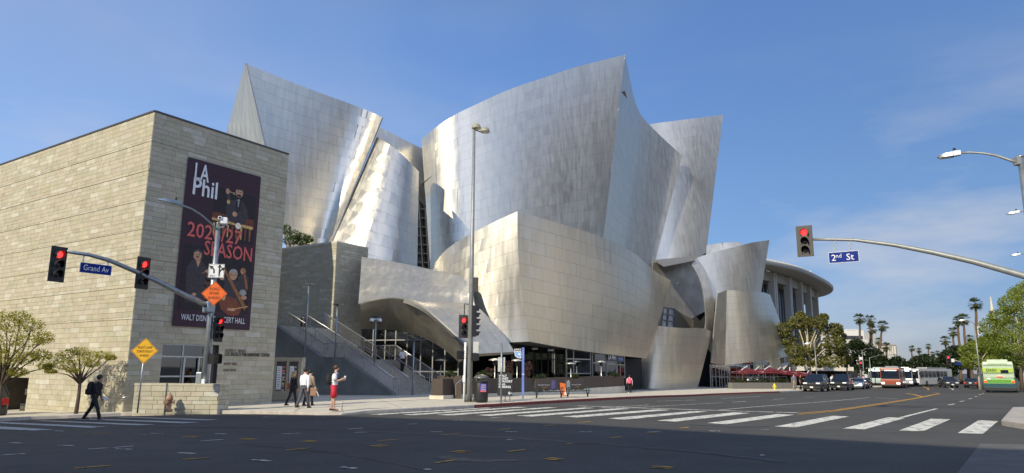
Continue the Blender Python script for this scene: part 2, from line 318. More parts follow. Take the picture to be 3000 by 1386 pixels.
STR = [((2806, 1269.7), (2879.6, 1272), (2924.6, 1234.3), (2866.8, 1231.7)), ((2634, 1262), (2703.5, 1265), (2784.5, 1229), (2728, 1227.3)), ((2468, 1256.6), (2534, 1258.7), (2652, 1225.3), (2602, 1223.2)),
       ((2268, 1250.6), (2331.7, 1253), (2487.5, 1221), (2438.7, 1218.8)), ((2072, 1240), (2129, 1243.5), (2327.6, 1215.9), (2278.7, 1213.7)), ((1924, 1233), (1979.9, 1236), (2197, 1211), (2148, 1208.8)),
       ((1777.4, 1226.7), (1833, 1230), (2075, 1206), (2028.8, 1205)), ((1641.6, 1221), (1693, 1223.7), (1963.6, 1202), (1925.5, 1200)), ((1512, 1218.7), (1560.5, 1221), (1848, 1198), (1814, 1197)),
       ((1395, 1217), (1436.6, 1219), (1743.5, 1195.5), (1711, 1194.7)), ((1279, 1216), (1318.6, 1217.8), (1634, 1194.5), (1602, 1193.9)), ((1177, 1215.7), (1212, 1217), (1546, 1193.4), (1513, 1192.7)), ((1080, 1214.5), (1112, 1215.7), (1442, 1195.6), (1422, 1195))]
for q in STR: marking('crosswalk_stripe', q, 'road_white')
for q in [((-10, 1249), (-40, 1256), (96, 1262), (158, 1259.5)), ((-10, 1236.5), (-10, 1240), (262, 1254), (315, 1251)), ((127, 1232.5), (100, 1233.5), (405, 1247), (456, 1244.5)), ((240, 1226.8), (212, 1228), (536, 1240.6), (586, 1237.8)), ((353, 1221.7), (330, 1222.7), (600, 1232), (640, 1230))]:
    marking('crosswalk_stripe', q, 'grey_white')
def line(px, w, m, name='lane_line', n=14):
    """painted line through pixel points, w metres wide"""
    pts = [G(*p) for p in px]; mb = MB(); L = []
    for a, b in zip(pts, pts[1:]):
        k = max(2, int((b-a).length/2)); L += [a.lerp(b, i/k) for i in range(k)]
    L.append(pts[-1]); rows = []
    for i, p in enumerate(L):
        t = (L[min(i+1, len(L)-1)]-L[max(i-1, 0)]); s = Vector((t.y, -t.x, 0)).normalized()*w/2
        rows.append([(q.x, q.y, H(q.x, q.y)+.0095) for q in (p-s, p+s)])
    mb.grid(rows); return mb.build(name, m, road)
line([(1690, 1189.6), (2338, 1210.4)], .32, 'road_white', 'stop_line')
line([(1770, 1199.5), (1874, 1193.6), (2000, 1186.5), (2118, 1180.5)], .13, 'road_white'); line([(2105, 1202), (2230, 1191), (2400, 1178.5), (2549, 1165)], .13, 'road_white')
for o in (-.0, 3.2): line([(2338, 1212+o), (2440, 1203+o*.9), (2570, 1184+o*.8), (2680, 1167+o*.5), (2753, 1153+o*.3)], .13, 'road_yellow', 'centre_line')
for o in (0, 2): line([(2652+o*2, 1152.6), (2672+o*2, 1155.5), (2700+o*2, 1163)], .12, 'road_yellow', 'centre_line')
line([(2752, 1153), (2735, 1150.5)], .13, 'road_yellow', 'centre_line')
line([(2720, 1143), (2719, 1138), (2700, 1131)], .2, 'road_yellow', 'centre_line'); line([(2790, 1143), (2793, 1139.5), (2775, 1135)], .2, 'road_white')
for a, b in [((2562, 1165.6), (2628, 1168.7)), ((1925, 1176), (2037, 1172.4)), ((2090, 1161.6), (2170, 1162.4)), ((2113, 1167.8), (2227, 1162)), ((2145.6, 1179), (2186, 1176.5)), ((2266, 1170.5), (2298, 1168.6)), ((2358, 1164.6), (2384, 1163.4)), ((2640.5, 1224), (2744.6, 1198)),
             ((2779, 1187), (2796, 1184)), ((2812, 1177), (2826, 1174.6)), ((2838, 1169.3), (2848, 1167.6)), ((2856, 1163), (2862, 1161.8)), ((2867, 1157.6), (2873, 1156.3)), ((2877, 1153.4), (2881, 1152.4)), ((1760, 1195.5), (1900, 1187)), ((2982, 1203), (3010, 1204))]:
    line([a, b], .15, 'road_white')
# guide dashes across the junction
WD = [((1018, 1258), (1065, 1255)), ((1186, 1244), (1222, 1242)), ((1327, 1233.6), (1355, 1232)), ((1438, 1225.3), (1468, 1223.3)), ((1036, 1268), (1076, 1267.3)), ((1257, 1266), (1296, 1266)), ((1480, 1265.6), (1517, 1266)), ((1696, 1265.8), (1734, 1266)), ((1000, 1370), (1043, 1374)), ((1486, 1288.6), (1500, 1289.6)),
      ((588, 1293), (654, 1288.5)), ((523, 1327.5), (571, 1330)), ((739, 1348), (793, 1352)), ((630, 1271.5), (660, 1272.5)), ((340, 1316), (386, 1317.5)), ((258, 1317), (392, 1308)), ((0, 1335), (74, 1330)), ((30, 1298), (64, 1299)), ((172, 1305), (213, 1306.5)), ((440, 1270.3), (478, 1271.3)), ((825, 1272.5), (879, 1269.8)), ((770, 1222), (816, 1223.5)),
      ((1895, 1265.5), (1934, 1266)), ((2079, 1263.5), (2110, 1264)), ((2229, 1259.8), (2254, 1260)), ((2227, 1334.5), (2240, 1335)), ((1243, 1376.5), (1262, 1377)), ((160, 1263), (186, 1264))]
for a, b in WD: line([a, b], .1, 'road_white', 'guide_dash')
YD = [((1105, 1293), (1163, 1288.5)), ((1085, 1307), (1123, 1309.5)), ((1102, 1304.7), (1138, 1306.7)), ((1291, 1275), (1347, 1271.5)), ((1321, 1324.5), (1363, 1327)), ((1336, 1321.5), (1379, 1323.8)), ((1277, 1357.5), (1335, 1348.5)), ((1457, 1260.2), (1493, 1256.6)), ((1592, 1248.4), (1625, 1245.8)), ((1692, 1239), (1733, 1235.8)), ((1487, 1324), (1538, 1318.5)), ((1597, 1345.5), (1640, 1350)), ((1610, 1342.5), (1648, 1346.5)),
      ((1905, 1370.5), (1960, 1374.5)), ((1915, 1366.5), (1972, 1371)), ((1787, 1284), (1819, 1281)), ((1893, 1269.2), (1922, 1267.4)), ((1993, 1255.5), (2017, 1252.5)), ((1655, 1302), (1675, 1300)), ((536, 1347.5), (617, 1342)), ((218, 1373.5), (330, 1364.5)), ((836, 1320), (910, 1313.5)), ((880, 1294.5), (925, 1295.5)), ((893, 1292), (932, 1293.5)), ((698, 1287.3), (740, 1288.8)), ((715, 1285.6), (749, 1287)), ((532, 1281.5), (575, 1282)), ((546, 1279.6), (586, 1280)), ((385, 1275), (430, 1274)), ((250, 1268.6), (322, 1267.3))]
for a, b in YD: line([a, b], .1, 'road_yellow', 'guide_dash')
# ---- sidewalk and kerb (fan of strips from the kerb inwards)
KPX = [(-30, 1237), (90, 1230), (200, 1225.5), (353, 1218.5), (530, 1213.5), (660, 1212.6), (780, 1213.6), (860, 1215), (940, 1216.5), (1000, 1216), (1080, 1211.5), (1180, 1206.5), (1320, 1199), (1454, 1191.6), (1600, 1182.5), (1760, 1173.3), (1920, 1165), (2088, 1157.5), (2190, 1153.6), (2270, 1151)]
KP = [G(*p) for p in KPX]
KP = [KP[0]+DIR(-62)*45, KP[0]+DIR(-60)*12]+KP+[KP[-1]+DIR(39)*14, KP[-1]+DIR(40)*30, KP[-1]+DIR(41)*60]
KL = []
for a, b in zip(KP, KP[1:]):
    k = max(1, int((b-a).length/1.5)); KL += [a.lerp(b, i/k) for i in range(k)]
KL.append(KP[-1]); QC = Vector((-22, 95, 0))
KPXL = [PROJ((p.x, p.y, H(p.x, p.y)))[0] if p.y > 2 else -999 for p in KL]
def khgt(px): # the kerb drops to a ramp at the corner
    return .14-.11*math.exp(-((px-960)/75)**2)
rows = []
for p, px in zip(KL, KPXL):
    d = Vector((QC.x-p.x, QC.y-p.y, 0)); L = d.length; d.normalize(); row = []
    for s in (.16, .6, 1.2, 2, 3, 4.5, 6.5, 9, 12, 16, 22, 30, 42, L-2):
        s = min(s, L-1); q = p+d*s; h = lerp(khgt(px), .14, min(1, s/2.5)); row.append((q.x, q.y, H(q.x, q.y)+h))
    rows.append(row)
mb = MB(); mb.grid(rows); struct(mb.build('sidewalk', 'concrete', smooth=True))
I1 = next(i for i, x in enumerate(KPXL) if x > 1330); I2 = next(i for i, x in enumerate(KPXL) if x > 2270)
def kerb(name, lo, hi, m):
    mb = MB(); rr = []
    for i, (p, px) in enumerate(zip(KL, KPXL)):
        if lo <= i <= hi:
            d = Vector((QC.x-p.x, QC.y-p.y, 0)).normalized(); h = H(p.x, p.y); k = khgt(px); q = p+d*.17
            rr.append([(p.x, p.y, h-.05), (p.x, p.y, h+k-.02), (p.x+d.x*.025, p.y+d.y*.025, h+k+.004), (q.x, q.y, H(q.x, q.y)+k+.004)])
    mb.grid(rr); return struct(mb.build(name, m))
kerb('kerb', 0, I1, 'kerb_concrete'); kerb('red_kerb', I1, I2, 'kerb_red'); kerb('kerb', I2, 1e5, 'kerb_concrete')
# sidewalk joints and road seams
def strip_mesh(mb, pts, w, hf):
    rr = []
    for i, p in enumerate(pts):
        t = Vector((pts[min(i+1, len(pts)-1)][0]-pts[max(i-1, 0)][0], pts[min(i+1, len(pts)-1)][1]-pts[max(i-1, 0)][1], 0)); s_ = Vector((t.y, -t.x, 0)).normalized()*w/2; rr.append([(q.x, q.y, hf(q.x, q.y)) for q in (Vector((p[0], p[1], 0))-s_, Vector((p[0], p[1], 0))+s_)])
    mb.grid(rr)
mb = MB()
for i, (p, px) in enumerate(zip(KL, KPXL)):
    if i % 2 or not -100 < px < 2300: continue
    d = Vector((QC.x-p.x, QC.y-p.y, 0)).normalized(); strip_mesh(mb, [p+d*s for s in (.2, 1, 2, 3, 4.5, 6.5, 9, 12)], .025, lambda x, y: H(x, y)+.1435)
for s in (1.6, 3.2, 4.8, 6.4, 8.5): strip_mesh(mb, [p+Vector((QC.x-p.x, QC.y-p.y, 0)).normalized()*s for p, px in zip(KL, KPXL) if -100 < px < 2300], .025, lambda x, y: H(x, y)+.144)
struct(mb.build('sidewalk_joints', mat('joint_grey', (.2, .18, .15), .9)), 'stuff')
for L_, w in (([(1040, 1262), (1250, 1272), (1500, 1284), (1760, 1301), (2050, 1325), (2350, 1360)], .22), ([(330, 1253), (600, 1252), (850, 1256), (1010, 1260)], .16), ([(1730, 1195), (1880, 1187), (2080, 1192), (2300, 1199), (2520, 1200), (2800, 1199)], .07), ([(2030, 1245), (2150, 1252), (2260, 1250)], .2), ([(1290, 1340), (1400, 1352), (1520, 1348)], .3), ([(700, 1300), (1000, 1330), (1300, 1386)], .05)):
    g_ = [G(*p) for p in L_]; dn = []
    for a, b in zip(g_, g_[1:]): dn += [a.lerp(b, k/8)+Vector((.06*math.sin(k*2.1+a.x), .05*math.cos(k*1.7), 0)) for k in range(8)]
    mb = MB(); strip_mesh(mb, dn, w, lambda x, y: H(x, y)+.005); mb.build('tar_seam', 'tar', road)
# traffic island kerb at the right edge and the concrete apron in front of it
mb = MB(); isl = [G(2935, 1247), G(2968, 1204), G(3060, 1203), G(3150, 1240), G(3100, 1275)]
mb.prism([(p.x, p.y, H(p.x, p.y)-.05) for p in isl], (0, 0, .2)); struct(mb.build('traffic_island', 'kerb_concrete', bevel=.03))
mb = MB(); mb.grid(draped([G(2800, 1392), G(3200, 1392), G(3100, 1304), G(2872, 1301)], .006, 6)); struct(mb.build('concrete_apron', mat('apron_grey', (.12, .115, .105), .85, var=.2, nscale=2, bump=.3, bscale=40)))

# ================================================================= stone office building
AZR, AZL = 32.5, -56.5
dR, dL = DIR(AZR), DIR(AZL); nR = DIR(AZR+90); nL = DIR(AZL-90)     # outward normals
C0 = GS(359, 1207); ZT = ONP(456.7, 329, C0, AZR).z
_um = MB(); _um.box((0, 0, 0), (1, 1, 1)); 
STONE_ME = []
def _stone_mesh():
    b = MB(); x, z, e = .5, .5, .004
    b.add([(-x, 0, -z), (x, 0, -z), (x, 0, z), (-x, 0, z), (-x+e, -.5, -z+e*3), (x-e, -.5, -z+e*3), (x-e, -.5, z-e*3), (-x+e, -.5, z-e*3)], [(4, 5, 6, 7), (0, 1, 5, 4), (1, 2, 6, 5), (2, 3, 7, 6), (3, 0, 4, 7)])
    return b.mesh('stone', 'stone_single')
STONE_ME = _stone_mesh()
def stone_face(org, dirv, nrm, length, z0, z1, course=.25, lens=(.55, 1.25), holes=(), out=None, zend=None):
    """list of stones on a vertical face: (centre, len, height, dir, normal). holes: (u0,u1,z0,z1)"""
    out = [] if out is None else out; z = z1; k = 0
    while z > z0+.04:
        h = min(course*random.choice((1, 1, 1, .8, 1.15)), z-z0); u = -random.uniform(0, .7)
        while u < length:
            l = random.uniform(*lens); a, b = max(u, 0), min(u+l, length); u += l
            if b-a < .05: continue
            segs = [(a, b)]
            for (h0, h1, g0, g1) in holes:
                if z-h < g1-.02 and z > g0+.02:
                    ns = []
                    for (p, q) in segs:
                        if q <= h0 or p >= h1: ns.append((p, q))
                        else:
                            if p < h0: ns.append((p, h0))
                            if q > h1: ns.append((h1, q))
                    segs = ns
            for p, q in segs:
                if q-p > .05: out.append((org+dirv*((p+q)/2)+Vector((0, 0, z-h/2-org.z)), q-p, h, dirv, nrm))
        z -= h
    return out
def lay_stones(parent, stones, gap=.006, depth=.014, limit=300):
    def ar(s):
        c, l, h, d, n = s; a = c-d*l/2; b = c+d*l/2; v = Vector((0, 0, h/2))
        try: 
            if (c-Vector((0, 0, CZ))).dot(n) > 0 or c.y < 3: return 0
            q = PROJ(c)
            if not (-40 < q[0] < 3040 and -40 < q[1] < 1430): return 0
            return px_area([a-v, b-v, b+v, a+v])
        except Exception: return 0
    st = sorted(stones, key=ar, reverse=True); inv = WM[parent].inverted(); rest = MB()
    for i, (c, l, h, d, n) in enumerate(st):
        dp = depth+random.uniform(-.002, .003)
        Mx = Matrix(((d.x, -n.x, 0, c.x), (d.y, -n.y, 0, c.y), (0, 0, 1, c.z), (0, 0, 0, 1)))
        S = Matrix.Diagonal((l-gap, dp*2, h-gap, 1))
        if i < limit:
            o = bpy.data.objects.new('stone', STONE_ME); COL.objects.link(o); o.parent = parent; o.matrix_local = inv @ Mx @ S
        else:
            T = Mx @ S; rest.add([T @ v.co for v in STONE_ME.vertices], [tuple(p.vertices) for p in STONE_ME.polygons])
    if rest.f: struct(rest.build('stone', 'stone_many', parent), 'stuff')
sb = thing('stone_building', 'tall windowless office building clad in beige sandstone blocks, with a plum banner', 'building', (C0.x, C0.y, H(C0.x, C0.y)))
LR = (ONP(845.6, 453.4, C0, AZR)-C0).xy.length; LL_ = 40.
ZB = C0.z-.6
def fr(px, py): q = ONP(px, py, C0, AZR); return (q-C0).xy.length, q.z        # right face coordinates
def fl(px, py): q = ONP(px, py, C0, AZL); return (q-C0).xy.length, q.z
d0, d1 = fr(477, 1005), fr(642, 1011); win = (d0[0], d1[0]-.0, HS(*(C0+dR*4).xy)-.3, d0[1])
gl = fl(86, 1107); gar = (gl[0], gl[0]+7.5, ZB-3, gl[1])
ins = .012
A_, B_, D_, E_ = C0-nR*ins-nL*ins, C0+dR*LR-nR*ins, C0+dL*LL_-nL*ins, C0+dL*LL_+dR*LR
m = MB()
def wallq(m, org, dirv, nrm, L, z0, z1, holes):
    """wall sheet with rectangular holes"""
    us = sorted({0., L}|{h[0] for h in holes}|{h[1] for h in holes}); zs = sorted({z0, z1}|{min(max(h[2], z0), z1) for h in holes}|{h[3] for h in holes})
    for a, b in zip(us, us[1:]):
        for c, d in zip(zs, zs[1:]):
            if any(h[0] <= (a+b)/2 <= h[1] and h[2] <= (c+d)/2 <= h[3] for h in holes): continue
            p = org+dirv*a; q = org+dirv*b; m.quad((p.x, p.y, c), (q.x, q.y, c), (q.x, q.y, d), (p.x, p.y, d))
wallq(m, A_, dR, nR, LR, ZB-2, ZT, [win]); wallq(m, A_, dL, nL, LL_, ZB-4, ZT, [gar])
pp = [C0+dR*LR-nR*ins, C0+dR*LR+dL*LL_, C0+dL*LL_-nL*ins]
for a, b in zip(pp, pp[1:]): m.quad((a.x, a.y, ZB-4), (b.x, b.y, ZB-4), (b.x, b.y, ZT), (a.x, a.y, ZT))
m.add([(p.x, p.y, ZT-.05) for p in (A_, pp[0], pp[1], pp[2])], [(0, 1, 2, 3)])
m.build('wall', 'joint_dark', sb)
m = MB()
for org, dv, nv, L in ((C0, dR, nR, LR), (C0, dL, nL, LL_)):
    a, b = org+nv*.05-dv*.0, org+dv*L+nv*.05; c, d = b-nv*.5, a-nv*.5
    if dv is dL: a, d = a+dv*.004, d+dv*.5
    m.hexa([(p.x, p.y, ZT+.003) for p in (a, b, c, d)], [(p.x, p.y, ZT+.09) for p in (a, b, c, d)])
m.build('coping', 'coping_metal', sb)
m = MB(); w0 = Vector((-21.6, 57.6, 0)); c_ = [w0, w0+dL*12, w0+dL*12-dR*6, w0-dR*5.5]; m.hexa([(p.x, p.y, -1) for p in c_], [(p.x, p.y, 18.6) for p in c_]); m.build('added_shade_block', 'joint_dark', sb)  # hidden mass added to keep the sun off the stair block
st = []
BND = [ZT]+[ONP(x, y, C0, AZR).z for x, y in ((447.5, 414.3), (438, 501), (428, 587), (418, 673), (407.5, 757), (397, 841), (387, 936))]+[ZB]
for zt, zb in zip(BND, BND[1:]):
    stone_face(C0, dR, nR, LR, zb+.022, zt, (zt-zb-.022)/6 if zb > ZB+.1 else .25, (.5, 1.15), [win], st)
    stone_face(C0, dL, nL, 27, zb+.022, zt, (zt-zb-.022)/6 if zb > ZB+.1 else .25, (.45, 1.0), [gar], st)
stone_face(C0, dL, nL, 27, ZB-2.5, ZB, .25, (.6, 1.1), [gar], st)
lay_stones(sb, st)
# window and door set into the right face
def panel_frame(parent, org, dv, nv, u0, u1, z0, z1, rec, vs, hs, fw=.07, fm='alu_frame', gm='glass', pane='pane', depth=.08, frame_name='window_frame'):
    """glazing: vertical bars at vs, horizontals at hs (absolute u / z); one pane object per cell"""
    f = MB(); o = org-nv*rec
    us = [u0]+list(vs)+[u1]; zs = [z0]+list(hs)+[z1]
    ang = math.atan2(dv.y, dv.x)
    for u in us:
        q = o+dv*u; f.box((q.x, q.y, (z0+z1)/2), (fw, depth, z1-z0), ang)
    for z in zs:
        q = o+dv*((u0+u1)/2)+nv*.004; f.box((q.x, q.y, z), (u1-u0, depth, fw), ang)
    fo = f.build(frame_name, fm, parent)
    for a, b in zip(us, us[1:]):
        for c, d in zip(zs, zs[1:]):
            q = o+dv*((a+b)/2); g = MB(); g.box((q.x, q.y, (c+d)/2), (b-a-fw, .012, d-c-fw), ang); g.build(pane, gm, fo)
    return fo
def recess(parent, org, dv, nv, u0, u1, z0, z1, dep, mname, wm='interior_mid', floor=True):
    r_ = MB(); a, b = org+dv*u0, org+dv*u1; c, d = b-nv*dep, a-nv*dep
    for p, q in ((a, d), (d, c), (c, b)): r_.quad((p.x, p.y, z0), (q.x, q.y, z0), (q.x, q.y, z1), (p.x, p.y, z1))
    r_.add([(p.x, p.y, z1) for p in (a, b, c, d)], [(0, 1, 2, 3)])
    if floor: r_.add([(p.x, p.y, z0) for p in (a, b, c, d)], [(0, 1, 2, 3)])
    return r_.build(mname, wm, parent)
recess(sb, C0-nR*.05, dR, nR, win[0], win[1], win[2]+.35, win[3], 2.6, 'lobby_recess')
um = fr(541, 1010)[0]; ue = fr(625, 1010)[0]; zt1 = fr(479, 1044)[1]; zt2 = fr(474, 1103)[1]
panel_frame(sb, C0, dR, nR, win[0]+.03, ue, win[2]+.3, win[3]-.03, .12, [um], [zt2, zt1], gm='glass')
dm = MB(); a = C0-nR*.03
for u in (um+.08, um+.08+(ue-um)*.5, ue-.12):
    q = a+dR*u; dm.box((q.x, q.y, (win[2]+zt1)/2), (.09, .05, zt1-win[2]-.1), R(90-AZR))
dm.build('door', 'alu_frame', sb)
q = C0+dR*((ue+win[1])/2)-nR*.3; dm = MB(); dm.box((q.x, q.y, (win[2]+win[3])/2), (win[1]-ue, .05, win[3]-win[2]), R(90-AZR)); dm.build('side_panel', 'interior_mid', sb)
q = C0+dR*(um+.6)-nR*1.3; dm = MB(); dm.box((q.x, q.y, win[3]-.45), (.9, .03, .6), R(90-AZR)); dm.build('poster', mat('magenta_print', (.3, .03, .16), .6), sb)
# lettering cut into the stone
def on_right(px, py, off=.004): u, z = fr(px, py); q = C0+dR*u+nR*off; return Vector((q.x, q.y, z))
for txt, p0, p1, hh, mm in (('ALFRED E. MANN', (658.5, 1028), (718, 1029), .19, 'letter_stone'), ('LOS ANGELES PHILHARMONIC CENTER', (657.5, 1038.3), (789, 1040.8), .19, 'letter_dark'), ("ARTISTS' WING", (655, 1066), (694, 1067), .15, 'letter_stone'), ('STAGE DOOR', (654, 1084.4), (690, 1085), .13, 'letter_stone')):
    a, b = on_right(*p0, .035), on_right(*p1, .035); lettering(txt, hh*1.35, frame((a+b)/2, dR), mm, sb, .012, width=(b-a).xy.length)
def on_left(px, py, off=.035): u, z = fl(px, py); q = C0+dL*u+nL*off; return Vector((q.x, q.y, z))
# garage mouth on the 2nd street side
recess(sb, C0-nL*.05, dL, nL, gar[0], gar[1], gar[2], gar[3], 9, 'garage_interior', 'interior_mid')
m = MB(); q = C0+dL*(gar[0]+3)-nL*2.5; m.box((q.x, q.y, gar[3]-.9), (6, .3, .35), R(90-AZL)); m.build('beam', 'kerb_concrete', sb)
a, b = fl(66, 1188), fl(30, 1188); gs = thing('lane_sign', 'black sign reading use right merging lane only in the garage mouth', 'sign', C0+dL*(a[0]+.1)-nL*.5+Vector((0, 0, a[1]-C0.z-1.1)))
m = MB(); q = C0+dL*((a[0]+b[0])/2)-nL*.5; m.box((q.x, q.y, a[1]-.5), (b[0]-a[0], .06, 1.1), R(90-AZL)); m.build('board', 'black_matte', gs)
for i, w_ in enumerate(('USE RIGHT', 'MERGING', 'LANE', 'ONLY')):
    qq = C0+dL*(b[0]-.08)-nL*.46; lettering(w_, .25, frame((qq.x, qq.y, a[1]-.18-i*.23), -dL), 'letter_stone', gs, .003, 'LEFT')
# ---- banner
bn_c = [(549, 461.5), (762.3, 518), (724.5, 967), (498, 955)]
bn = thing('banner', 'tall plum concert season banner with musicians hung on the stone wall', 'banner', on_right(610, 960, .12))
BC = [on_right(*p, .1) for p in bn_c]
bu0 = (BC[0]-C0).xy.length; bu1 = (BC[1]-C0).xy.length; bz1 = (BC[0].z+BC[1].z)/2; bz0 = (BC[2].z+BC[3].z)/2
m = MB()
rows = [[tuple(C0+dR*lerp(bu0, bu1, i/12)+nR*(.085+.012*math.sin(i*1.7+k*.9))+Vector((0, 0, lerp(bz0, bz1, k/18)-C0.z))) for i in range(13)] for k in range(19)]
m.grid(rows); back = [[tuple(Vector(p)-nR*.012) for p in r_][::-1] for r_ in rows]; m.grid(back); m.build('cloth', 'banner_plum', bn, smooth=True)
BW, BH = bu1-bu0, bz1-bz0
def bpt(x, y, off=.105):
    """banner coordinates 0..1 across, 0..1 from the top"""
    return C0+dR*(bu0+BW*x)+nR*off+Vector((0, 0, bz1-BH*y-C0.z))
def bpx(px, py):
    u, z = fr(px, py); return (u-bu0)/BW, (bz1-z)/BH
def bpoly(name, pts, m, off=.105, par=None):
    mb = MB(); mb.add([bpt(x, y, off) for x, y in pts], [tuple(range(len(pts)))]); return mb.build(name, m, par or bn)
def bell(name, cx, cy, rx, ry, m, off, n=14, rot=0.):
    bpoly(name, [(cx+rx*math.cos(2*math.pi*i/n)*math.cos(rot)-ry*math.sin(2*math.pi*i/n)*math.sin(rot)*BH/BW, cy+rx*math.cos(2*math.pi*i/n)*math.sin(rot)*BW/BH+ry*math.sin(2*math.pi*i/n)*math.cos(rot)) for i in range(n)], m, off)
for n_, c_ in (('print_dark', (.016, .011, .014)), ('print_black', (.045, .038, .042)), ('print_skin', (.52, .28, .17)), ('print_wood', (.2, .055, .025)), ('print_gold', (.62, .38, .14)), ('print_hair', (.35, .33, .3)), ('print_cello', (.3, .12, .04))): mat(n_, c_, .6, var=.35, nscale=9)
mat('print_glow', (.9, .8, .6), .5)
bpoly('photo_panel', [(.38, .14), (.95, .14), (.95, .46), (.38, .46)], 'print_dark', .1); bpoly('photo_panel', [(.05, .52), (.95, .52), (.95, .9), (.05, .9)], 'print_dark', .1)
# upper photo: percussionist in black behind copper drums
bpoly('printed_drum', [(.36, .295), (.94, .295), (.94, .35), (.36, .35)], 'print_wood', .107)
for k in range(4): bpoly('printed_rim', [(.36, .298+k*.011), (.94, .298+k*.011), (.94, .301+k*.011), (.36, .301+k*.011)], 'print_dark', .109)
bpoly('printed_rim', [(.36, .333), (.93, .343), (.93, .362), (.36, .348)], 'print_gold', .111)
for k in range(9): bpoly('printed_drum', [(.38+k*.062, .362), (.41+k*.062, .362), (.405+k*.062, .44), (.39+k*.062, .44)], ('print_gold', 'print_wood', 'print_cello')[k % 3], .107)
bpoly('printed_suit', [(.55, .33), (.53, .25), (.6, .2), (.69, .185), (.78, .2), (.84, .25), (.82, .33), (.74, .35)], 'print_black', .112)
bell('printed_head', .70, .142, .054, .03, 'print_skin', .114); bpoly('printed_hair', [(.65, .135), (.655, .115), (.70, .108), (.745, .115), (.75, .135), (.74, .125), (.66, .125)], 'print_black', .116); bell('printed_beard', .70, .16, .03, .008, 'print_dark', .116)
bell('printed_hand', .54, .15, .028, .018, 'print_skin', .114); bell('printed_hand', .66, .285, .035, .016, 'print_skin', .116); bpoly('printed_mallet', [(.56, .146), (.62, .152), (.62, .156), (.56, .15)], 'print_gold', .115); bell('printed_mallet', .63, .155, .014, .008, 'print_hair', .116); bell('printed_mallet', .56, .215, .022, .014, 'print_gold', .116); bell('printed_light', .72, .355, .04, .02, 'print_glow', .118)
for x0, y0, x1, y1 in ((.66, .2, .7, .3), (.74, .2, .7, .3)): bpoly('printed_lapel', [(x0, y0), (x0+.03*(1 if x0 < .7 else -1), y0+.01), (x1, y1), (x1-.012*(1 if x0 < .7 else -1), y1)], 'print_dark', .1135)
bpoly('printed_shirt', [(.685, .185), (.715, .185), (.705, .235), (.695, .235)], 'print_hair', .1138); bpoly('printed_sleeve', [(.55, .26), (.52, .16), (.56, .155), (.62, .24)], 'print_black', .1125); bpoly('printed_sleeve', [(.8, .22), (.86, .29), (.7, .3), (.69, .275)], 'print_black', .1145)
for x_ in (.682, .718): bell('printed_eye', x_, .137, .008, .003, 'print_black', .117)
# lower photo: violinist laughing at the left, bass players at the right
bpoly('printed_dress', [(.12, .86), (.1, .66), (.16, .61), (.22, .6), (.3, .61), (.36, .66), (.37, .86)], 'print_black', .107); bpoly('printed_neck', [(.2, .6), (.25, .595), (.27, .605), (.24, .65)], 'print_skin', .109)
bell('printed_hair', .225, .575, .062, .032, 'print_black', .109); bell('printed_head', .222, .578, .055, .029, 'print_skin', .111); bell('printed_mouth', .222, .588, .018, .005, 'print_black', .113); bell('printed_hand', .37, .665, .03, .012, 'print_skin', .112); bell('printed_hand', .22, .81, .03, .009, 'print_skin', .112)
bpoly('printed_violin', [(.34, .83), (.36, .66), (.385, .62), (.41, .66), (.42, .83)], 'print_wood', .108); bpoly('printed_bow', [(.3, .68), (.43, .63), (.432, .633), (.302, .684)], 'print_gold', .114)
bpoly('printed_suit', [(.58, .82), (.6, .72), (.68, .68), (.78, .7), (.86, .76), (.9, .85), (.75, .88)], 'print_black', .107); bpoly('printed_hair', [(.16, .57), (.17, .55), (.225, .538), (.28, .55), (.29, .575), (.285, .605), (.27, .6), (.272, .565), (.222, .55), (.178, .565), (.175, .6), (.165, .6)], 'print_black', .1135)
for x_, y_ in ((.205, .573), (.24, .573), (.69, .668), (.728, .668)): bell('printed_eye', x_, y_, .008, .0028, 'print_black', .1145)
bpoly('printed_sleeve', [(.3, .62), (.4, .66), (.39, .68), (.28, .68)], 'print_black', .1105); bpoly('printed_sleeve', [(.6, .72), (.56, .7), (.57, .68), (.64, .7)], 'print_black', .116)
bell('printed_hair', .71, .655, .06, .026, 'print_hair', .109); bell('printed_head', .71, .672, .052, .026, 'print_skin', .111)
bpoly('printed_suit', [(.78, .74), (.78, .67), (.86, .645), (.93, .67), (.93, .76)], 'print_black', .106); bell('printed_head', .84, .635, .038, .02, 'print_skin', .109)
bpoly('printed_bass', [(.56, .64), (.59, .63), (.93, .86), (.9, .88)], 'print_cello', .113); bell('printed_bass', .7, .86, .16, .055, 'print_wood', .11, rot=.4); bpoly('printed_bass', [(.83, .62), (.85, .61), (.93, .74), (.9, .75)], 'print_cello', .112)
bell('printed_cuff', .86, .77, .05, .02, 'print_hair', .115); bell('printed_hand', .88, .8, .04, .013, 'print_skin', .117); bell('printed_hand', .56, .695, .03, .013, 'print_skin', .117); bell('printed_hand', .72, .88, .06, .01, 'print_skin', .117); bpoly('printed_bow', [(.7, .88), (.95, .85), (.95, .855), (.7, .886)], 'print_gold', .118); bell('printed_light', .6, .8, .03, .03, 'print_gold', .114)
def btext(txt, x0, x1, yc, h, m='white_print', bold=0.):
    a = bpt(x0, yc, .124); b = bpt(x1, yc, .124); lettering(txt, h, frame((a+b)/2, dR), m, bn, .002, width=(b-a).length, bold=bold)
btext('LA', .085, .27, .082, 1.25, bold=.02); btext('Phil', .085, .4, .172, 1.25, bold=.02)
btext('2026/27', .06, .78, .435, 1.05, 'coral_print', .012); btext('SEASON', .3, .95, .53, 1.05, 'coral_print', .012)
btext('WALT DISNEY CONCERT HALL', .09, .92, .948, .42)
